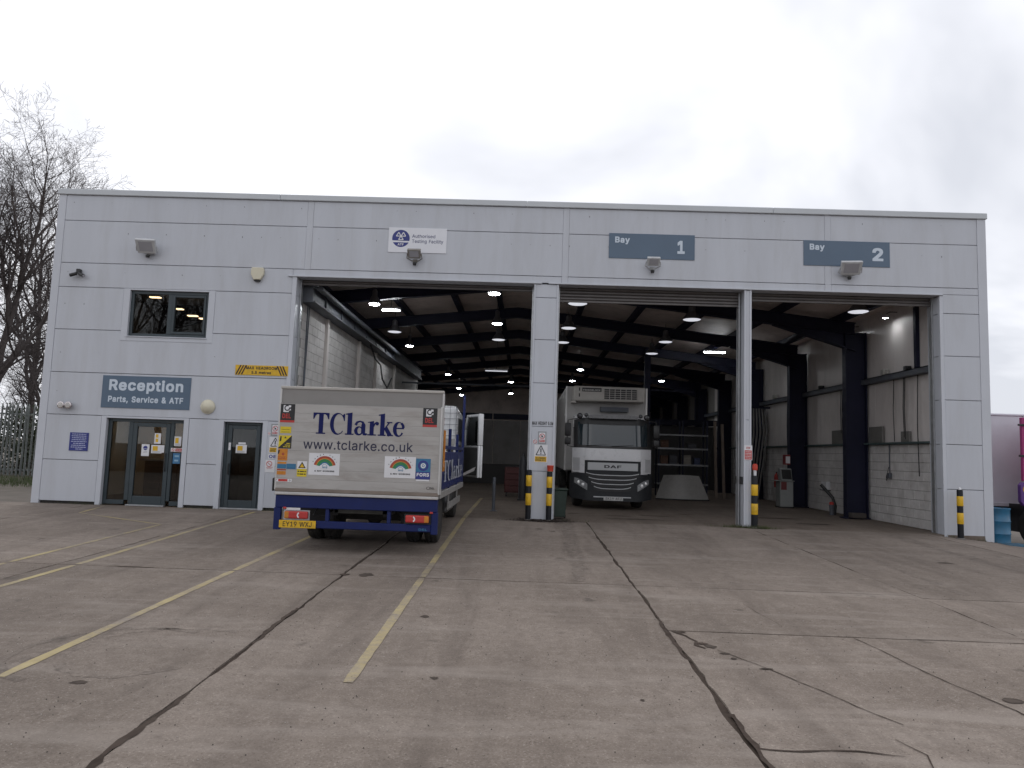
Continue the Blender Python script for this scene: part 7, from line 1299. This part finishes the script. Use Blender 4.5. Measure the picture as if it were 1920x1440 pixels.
for i in range(L_ + 1):
    for j in range(n_ + 1):
        u_, v_ = i / L_, j / n_; hwid = .96 - .32 * v_ ** 1.1
        m.v.append(((u_ * 2 - 1) * hwid, .22 * v_ - .18 * (1 - (u_ * 2 - 1) ** 2), .02 + .86 * v_))
m.f = [(i * (n_ + 1) + j, (i + 1) * (n_ + 1) + j, (i + 1) * (n_ + 1) + j + 1, i * (n_ + 1) + j + 1) for i in range(L_) for j in range(n_)]; m.m = [0] * len(m.f)
m.build('shell', DEF, t, True, smooth=True, flat=True); MB().tube([(-.96, .0, .03), (-.5, -.13, .03), (0, -.18, .03), (.5, -.13, .03), (.96, 0, .03)], .02, 6).build('bottom_lip', BLACK, t, True)
MB().tube([(-.64, .25, .86), (0, .12, .89), (.64, .25, .86)], .018, 6).build('top_lip', DEF, t, True); MB().box(-.04, .04, .25, .30, .0, .80).build('stay', BLACK, t, True)
PLK = mat('plank_wood', (.13, .10, .08), .8, 0, .25, 3, stretch=(4, 4, .5))
for k, (x, lean, h, lab) in enumerate(((7.45, .30, 3.0, 'tall timber plank leaning upright behind the air deflector, left one'), (7.75, .34, 2.9, 'tall timber plank leaning upright behind the air deflector, right one'), (8.35, .5, 1.9, 'wide pale board leaning near the slim pillar bay edge'))):
    w_ = .11 if k < 2 else .30
    m = MB().prism([(12.1, 0), (12.14, 0), (12.14 + lean, h), (12.1 + lean, h)], 'x', x, x + w_); m.box(x + w_ * .3, x + w_ * .7, 12.105, 12.13, .0, .05)
    tag(m.build('leaning_plank', PLK if k < 2 else BRD), lab, 'plank', 'planks leaning at the back')
# things left of the wide pillar, in the first bay
t = thing('guide_post', (-.73, 2.2, 0), 'thin dark steel post standing in the first bay', 'post'); MB().lathe([(.04, .01), (.04, .82), (.03, .85), (0, .852)], (0, 0, 0), 'z', 12).build('post', GREYST, t, True, smooth=True); MB().box(-.09, .09, -.09, .09, 0, .012).build('base_plate', GREYST, t, True)
t = thing('tool_trolley', (-.30, 8.8, 0), 'dark red tool trolley beside the wide pillar', 'trolley')
DR = mat('trolley_red', (.075, .012, .012), .5)
for k in range(4): MB().box(-.32, .32, -.24, -.22, .18 + k * .2, .36 + k * .2).build('drawer', DR, t, True, bev=.008)
MB().box(-.33, .33, -.219, .24, .14, 1.0).build('case', DR, t, True, bev=.01); MB().tube([(.36, -.2, .95), (.42, -.2, .95), (.42, .2, .95), (.36, .2, .95)], .012, 6).build('handle', BLACK, t, True)
for x in (-.26, .26):
    for y in (-.16, .16): MB().lathe([(.06, -.02), (.06, .02)], (x, y, .06), 'x', 12).build('castor', BLACK, t, True)
t = thing('welding_set', (.0, 6.8, 0), 'black gas bottle trolley just left of the wide pillar', 'trolley'); MB().lathe([(.11, .05), (.115, .1), (.115, 1.2), (.07, 1.36), (.03, 1.42), (.03, 1.5)], (0, 0, 0), 'z', 14).build('gas_bottle', mat('bottle_dark', (.03, .03, .035), .5), t, True, smooth=True); MB().box(-.16, .16, -.12, .16, .0, .048).build('base', BLACK, t, True); MB().tube([(-.12, .14, .05), (-.12, .16, 1.25), (.12, .16, 1.25), (.12, .14, .05)], .014, 6).build('frame', GREYST, t, True)
# wheelie bin
t = thing('wheelie_bin', (.865, .66, 0), 'dark green wheeled bin tucked behind the wide pillar', 'bin')
DG = mat('bin_green', (.018, .032, .024), .5, 0, .2, 4)
m = MB(); m.v = [(-.13, -.2, .05), (.13, -.2, .05), (.13, .2, .05), (-.13, .2, .05), (-.17, -.24, .66), (.17, -.24, .66), (.17, .24, .66), (-.17, .24, .66)]; m.f = [(0, 3, 2, 1), (4, 5, 6, 7), (0, 1, 5, 4), (1, 2, 6, 5), (2, 3, 7, 6), (3, 0, 4, 7)]; m.m = [0] * 6; m.build('body', DG, t, True, bev=.015)
MB().box(-.19, .19, -.26, .26, .661, .70).build('lid', DG, t, True, bev=.015)
for s in (-1, 1): MB().lathe([(.07, -.02), (.07, .02)], (s * .14, .16, .07), 'x', 14).build('wheel', RUBBER, t, True)

# ================================================================ RIGHT OF THE BUILDING
BRL = mat('barrel_blue', (.02, .13, .24), .4, 0, .12, 5, dirt=.25)
t = thing('blue_barrel', (10.79, .42, gz(10.79, 0) - .10), 'blue steel drum standing at the right corner of the building', 'barrel')
m = MB(); m.lathe([(.27, 0), (.285, .01), (.285, .03), (.272, .05), (.272, .28), (.285, .30), (.272, .32), (.272, .56), (.285, .58), (.272, .60), (.272, .83), (.285, .85), (.285, .87), (.265, .875), (.26, .855), (0, .855)], (0, 0, 0), 'z', 28); m.build('drum', BRL, t, True, smooth=True)
MB().lathe([(.03, .856), (.03, .875), (0, .877)], (.15, 0, 0), 'z', 10).build('bung', BLACK, t, True)
m = MB(); zt_ = gz(10.8, -.2); m.box(10.50, 11.05, -.42, .05, zt_ - .12, zt_ + .02); m.box(10.52, 11.03, -.40, .03, zt_ + .02, zt_ + .035); tag(m.build('drip_tray', mat('tray_blue', (.02, .09, .15), .5, 0, .2, 4, dirt=.3), bev=.01), 'low blue drip tray on the ground in front of the drum', 'tray')
t = thing('white_box_body', (13.9, 3.7, -.35), 'white box van body behind the right corner of the building', 'trailer')
WB = mat('van_white', (.62, .62, .68), .35, 0, .03, 1.2, dirt=.08)
for k in range(3): MB().box(11.0 + k * 2.2, 13.19 + k * 2.2, 3.0, 3.05, .62, 2.90).build('side_panel', WB, t, bev=.004)
MB().box(11.0, 17.6, 3.05, 5.3, .62, 2.9).build('box', WB, t); MB().box(10.98, 17.62, 2.97, 5.32, 2.90, 2.96).build('roof_rail', WB, t, bev=.015); MB().box(10.98, 17.62, 2.97, 3.02, .52, .62).build('skirt_rail', mat('skirt_white', (.55, .55, .6), .4), t, bev=.01); MB().box(11.0, 17.5, 3.3, 5.0, .25, .51).build('chassis', CH, t)
for x in (12.0, 16.3): wheel(t, x, 3.2, .08, .40, .24, -1)
# magenta-framed lorry at the picture edge
t = thing('magenta_lorry', (13.2, 2.0, -.4), 'magenta framed lorry body with colourful lower panel at the right edge', 'lorry')
MAG = mat('magenta', (.32, .02, .14), .4, 0, .1); PUR = mat('purple', (.10, .03, .20), .4, 0, .1)
MB().box(12.10, 12.26, 1.42, 1.50, 1.22, 2.76).build('door_frame', MAG, t, bev=.008); MB().box(12.26, 14.4, 1.42, 1.50, 2.60, 2.76).build('door_frame', MAG, t, bev=.008)
MB().box(12.265, 13.3, 1.44, 1.49, 1.25, 2.59).build('door', mat('orange_red', (.45, .06, .05), .4), t, bev=.01); MB().box(13.32, 14.4, 1.44, 1.49, 1.25, 2.59).build('door', mat('orange_red2', (.45, .06, .05), .4), t, bev=.01)
MB().box(13.45, 15.8, 1.51, 4.85, 1.2, 2.78).build('body', MAG, t, bev=.01)
for z in (1.80, 2.55): MB().box(12.0, 12.32, 1.38, 1.415, z, z + .05).build('hinge', BLACK, t, bev=.006)
lp = MB().prism([(12.02, .72), (12.10, .62), (14.4, .62), (14.4, 1.19), (12.08, 1.19), (12.02, 1.12)], 'y', 1.40, 1.52).build('lower_panel', PUR, t, bev=.01)
m = MB(); f = Fr((0, 1.40, 0))
for (x, z, r_, c) in ((12.16, 1.02, .09, 0), (12.22, .80, .08, 1), (12.36, .95, .10, 2), (12.5, .78, .09, 0), (12.6, 1.05, .10, 1), (12.9, .9, .16, 2), (13.3, .95, .15, 0)): m.cur = c; f.k += .0004; disc(m, f, x, z, r_, 14)
m.build('graphics', [YEL, GRN, RED], lp, flat=True)
MB().box(12.75, 15.4, 1.6, 3.8, -.1, .61).build('underbody', BLACK, t)
for x in (12.85, 15.3): wheel(t, x, 2.2, .06, .42, .26, -1)

# ================================================================ LEFT: FENCE, VERGE, TREES
FY = 10.6
t = thing('palisade_fence', (-19, FY, 0), 'weathered grey steel palisade fence under the trees left of the building', 'fence')
PALE = mat('palisade_steel', (.20, .215, .21), .6, .3, .2, 2, dirt=.5, dirtcol=(.05, .06, .045))
m = MB().prism([(-.035, .0), (.035, .0), (.035, 2.55), (.012, 2.70), (-.012, 2.70), (-.035, 2.55)], 'y', -.006, .006); m.box(-.006, .006, -.03, -.006, 0, 2.55)
o = m.build('pale', PALE, t, True); pm = o.data; bpy.data.objects.remove(o)
x = -31.0
while x < -12:
    o = link('pale', pm, t, True); o.location = (x + 19, -.05, .02 + rng.uniform(-.03, .03)); o.rotation_euler = (rng.gauss(0, .012), rng.gauss(0, .014), 0); x += .155
for z in (.22, 2.30): MB().box(-12, 7, -.015, .02, z, z + .06).build('rail', PALE, t, True)
for k in range(8): MB().box(-12 + k * 2.6, -11.92 + k * 2.6, .021, .10, 0, 2.5).build('post', PALE, t, True)
# verge: soil strip, grass blades
GRASS = mat('grass', (.055, .078, .022), .8, 0, .35, 1.5)
m = MB(); rg = random.Random(11)
for k in range(16000):
    x, y = rg.uniform(-26, -13), rg.triangular(5.8, 11.2, 9.8); z = -.09
    h, a, w_ = rg.uniform(.05, .22), rg.uniform(0, 6.28), rg.uniform(.004, .009); dx, dy = math.cos(a), math.sin(a); b = rg.uniform(-.08, .08)
    m.v += [(x - dx * w_, y - dy * w_, z), (x + dx * w_, y + dy * w_, z), (x + dy * b, y - dx * b, z + h)]; i = len(m.v); m.f.append((i - 3, i - 2, i - 1)); m.m.append(0)
tag(m.build('verge_grass', GRASS, None, flat=True), 'rough grass verge at the foot of the palisade fence', 'grass', kind='stuff')
# ivy and brambles behind the fence
LEAF = mat('ivy_leaf', (.030, .042, .018), .6, 0, .4, 2)
m = MB()
for k in range(22000):
    x = rg.uniform(-32, -12.5); y = rg.uniform(11.2, 14.5); top = 2.0 + .7 * math.sin(x * 1.3) * math.sin(x * .47 + 1) + .4 * math.sin(x * 3.1)
    z = rg.uniform(0, 1) ** .8 * max(.8, top); s = rg.uniform(.025, .065)
    n_ = Vector((rg.gauss(0, 1), rg.gauss(-.6, 1), rg.gauss(.4, 1))).normalized(); a = n_.orthogonal().normalized() * s; b = n_.cross(a.normalized()) * s * 1.3; p = Vector((x, y, z))
    m.v += [tuple(p - b), tuple(p + a), tuple(p + b), tuple(p - a)]; i = len(m.v); m.f.append((i - 4, i - 3, i - 2, i - 1)); m.m.append(0)
tag(m.build('undergrowth', LEAF, None, flat=True), 'dark ivy and bramble undergrowth behind the fence', 'undergrowth', kind='stuff')
# bare winter trees
def grow(seed, H, r0, spread=.55, nsub=(9, 8, 6, 4), lean=(0, 0)):
    rg = random.Random(seed); trunk, twigs = MB(), MB()
    def branch(p, d, L, r, lev):
        n = max(3, int(L / (.55 if lev < 2 else .28))); path, rad = [p.copy()], [r]; kids = []
        for i in range(n):
            t = (i + 1) / n
            d = (d + Vector((rg.gauss(0, 1), rg.gauss(0, 1), rg.gauss(0, 1))) * (.05 if lev == 0 else .12) + Vector((0, 0, .05 if lev else .03))).normalized()
            p = p + d * (L / n); path.append(p.copy()); rad.append(max(.0055, r * (1 - t * (.80 if lev == 0 else .88))))
            if lev < 4 and t > (.28 if lev == 0 else .12): kids.append((p.copy(), d.copy(), t, rad[-1]))
        (trunk if lev < 2 else twigs).tube(path, rad, 7 if lev == 0 else (5 if lev == 1 else 3), cap=False)
        if lev < 4:
            want = nsub[lev] if lev < len(nsub) else 3
            for k in range(want):
                q, dd, t, rr = kids[int((k + rg.random()) / want * len(kids)) % len(kids)]
                ax = dd.orthogonal().normalized(); ax.rotate(Matrix.Rotation(rg.uniform(0, 6.28), 3, dd))
                nd = (dd * (1 - spread * rg.uniform(.7, 1.2)) + ax * spread * 1.25).normalized()
                if lev == 0: nd = (nd + Vector((0, 0, .35))).normalized()
                branch(q, nd, L * rg.uniform(.38, .58) * (1.15 - .5 * t), min(rr * .72, r * .55), lev + 1)
    branch(Vector((0, 0, -.3)), Vector((lean[0], lean[1], 1)).normalized(), H, r0, 0)
    return trunk, twigs
def tree(seed, H, r0, x, y, lab, **kw):
    t = thing('bare_tree', (x, y, .05), lab, 'tree', 'bare winter trees behind the fence')
    a, b = grow(seed, H, r0, **kw)
    a.build('trunk', BARK, t, True, smooth=True, flat=True); b.build('crown', TWIG, t, True, flat=True)
    return t
tA = tree(21, 13.5, .22, -23.9, 15.5, 'tall bare tree with straight trunk closest to the building corner', nsub=(19, 10, 6, 4), spread=.48, lean=(.01, 0))
tB = tree(34, 16.0, .30, -28.8, 18.0, 'biggest bare tree with wide crown at the left picture edge', nsub=(19, 10, 6, 4), spread=.52, lean=(.03, .0))
tC = tree(55, 11.5, .18, -25.2, 13.4, 'slim bare tree leaning right just behind the fence', nsub=(16, 9, 6, 4), spread=.52, lean=(.06, .02))
copy_tree(tA, (-31.5, 22.0, .05), 'bare tree farther back, crown cut by the left picture edge', 2.1, scale=1.15)
copy_tree(tC, (-28.6, 25.0, .05), 'bare tree far back whose twigs fill the gap above the fence', 1.2, scale=1.25)
copy_tree(tB, (-22.5, 27.0, .05), 'bare tree behind the roof with only twig tips showing above the parapet', 4.0, scale=.58)
for k, (x, y, r_, s_, lab) in enumerate(((-20.6, 13.0, .5, .42, 'small twiggy sapling behind the fence beside the building corner'), (-22.6, 12.6, 2.2, .48, 'small twiggy sapling behind the fence, second from the building'), (-24.6, 13.6, 4.1, .52, 'small twiggy sapling behind the fence at the left picture edge'), (-23.2, 17.5, 5.2, .75, 'mid-sized bare tree in the gap between the two main trunks'))):
    copy_tree(tC, (x, y, .05), lab, r_, scale=s_)
# across the road behind the photographer: the bare hedge and trees that the office glass mirrors
copy_tree(tB, (-29.5, -42.0, -.9), 'bare tree across the road, seen only mirrored in the upstairs office window', .7, scale=1.05)
copy_tree(tA, (-25.0, -40.0, -.9), 'bare tree across the road, mirrored right of centre in the upstairs window', 3.0, scale=1.2)
copy_tree(tA, (-33.0, -41.0, -.9), 'bare tree across the road, mirrored at the left edge of the upstairs window', 5.0, scale=1.25)
m = MB(); rh = random.Random(77)
for k in range(9000):
    x, y, z = rh.uniform(-48, -8), rh.gauss(-38, .5), -.9; h = rh.uniform(.8, 2.6); a = rh.gauss(0, .35); b_ = rh.gauss(0, .35); w_ = rh.uniform(.008, .022)
    m.v += [(x - w_, y, z), (x + w_, y, z), (x + a * .6, y + b_ * .6, z + h * .6), (x + a, y + b_, z + h)]; i = len(m.v); m.f += [(i - 4, i - 3, i - 2), (i - 3, i - 1, i - 2)]; m.m += [0, 0]
tag(m.build('bare_hedge', mat('beech_hedge', (.12, .065, .035), .85, 0, .35, 1.5), None, flat=True), 'brown bare hedge across the road, mirrored in the entrance glass', 'hedge', kind='stuff')
# leaf litter and weeds at the pillar feet
m = MB(); LIT = mat('leaf_litter', (.045, .032, .026), .9, 0, .4, 20)
for k in range(2600):
    x, y = (rg.gauss(.45, .32), rg.gauss(-.13, .09)) if rg.random() < .8 else (rg.uniform(-.1, 1.1), rg.uniform(-.05, .3))
    z = (gz(x, y) if y < 0 else 0) + rg.uniform(.004, .03); s = rg.uniform(.010, .03); a = rg.uniform(0, 6.28); c_, s_ = math.cos(a) * s, math.sin(a) * s; tz = rg.uniform(-.008, .008)
    m.v += [(x - c_, y - s_, z), (x + s_ * .6, y - c_ * .6, z + tz), (x + c_, y + s_, z + .002), (x - s_ * .6, y + c_ * .6, z - tz * .3)]; i = len(m.v); m.f.append((i - 4, i - 3, i - 2, i - 1)); m.m.append(0)
tag(m.build('leaf_litter', LIT, None, flat=True), 'dark dead leaves gathered round the foot of the wide pillar', 'leaves', kind='stuff')
m = MB()        # loose grit on the slabs
for k in range(5200):
    y = -2 - 12.2 * rg.random() ** .7; x = rg.uniform(-1, 1) * (2.2 + .75 * (y + 16.6)); s = rg.choice((.0025, .003, .004, .006)); z = gz(x, y) + .001; a = rg.uniform(0, 6.28)
    m.cur = rg.choice((0, 0, 1)); m.add([(x + s * math.cos(a + q * 2.09), y + s * math.sin(a + q * 2.09), z) for q in range(3)] + [(x, y, z + s * 1.2)], [(0, 1, 3), (1, 2, 3), (2, 0, 3)])
tag(m.build('grit', [mat('grit_dark', (.045, .038, .034), .9), mat('grit_pale', (.36, .33, .30), .9)], None, flat=True), 'loose grit and small stones scattered over the concrete yard', 'grit', kind='stuff')
m = MB()
for (cx_, cy_, n_, sp) in ((4.85, -.05, 420, .16), (5.3, -.12, 460, .16), (4.5, -.02, 60, .25), (1.0, -.06, 40, .3), (-9.9, -.06, 60, .3), (-7.3, -.05, 60, .3), (-5.6, -.06, 50, .15), (9.9, -.08, 70, .35)):
    for k in range(n_):
        x, y = rg.gauss(cx_, sp), cy_ - abs(rg.gauss(0, .035)); z = gz(x, y); h, a, b = rg.uniform(.02, .10), rg.uniform(0, 6.28), rg.gauss(0, .03); w_ = .0035
        m.v += [(x - math.cos(a) * w_, y - math.sin(a) * w_, z), (x + math.cos(a) * w_, y + math.sin(a) * w_, z), (x + b, y + rg.gauss(0, .02), z + h)]; i = len(m.v); m.f.append((i - 3, i - 2, i - 1)); m.m.append(0)
tag(m.build('weeds', mat('weed_green', (.06, .07, .025), .8, 0, .4, 9), None, flat=True), 'low weeds growing along the foot of the facade and the slim pillar', 'weeds', kind='stuff')
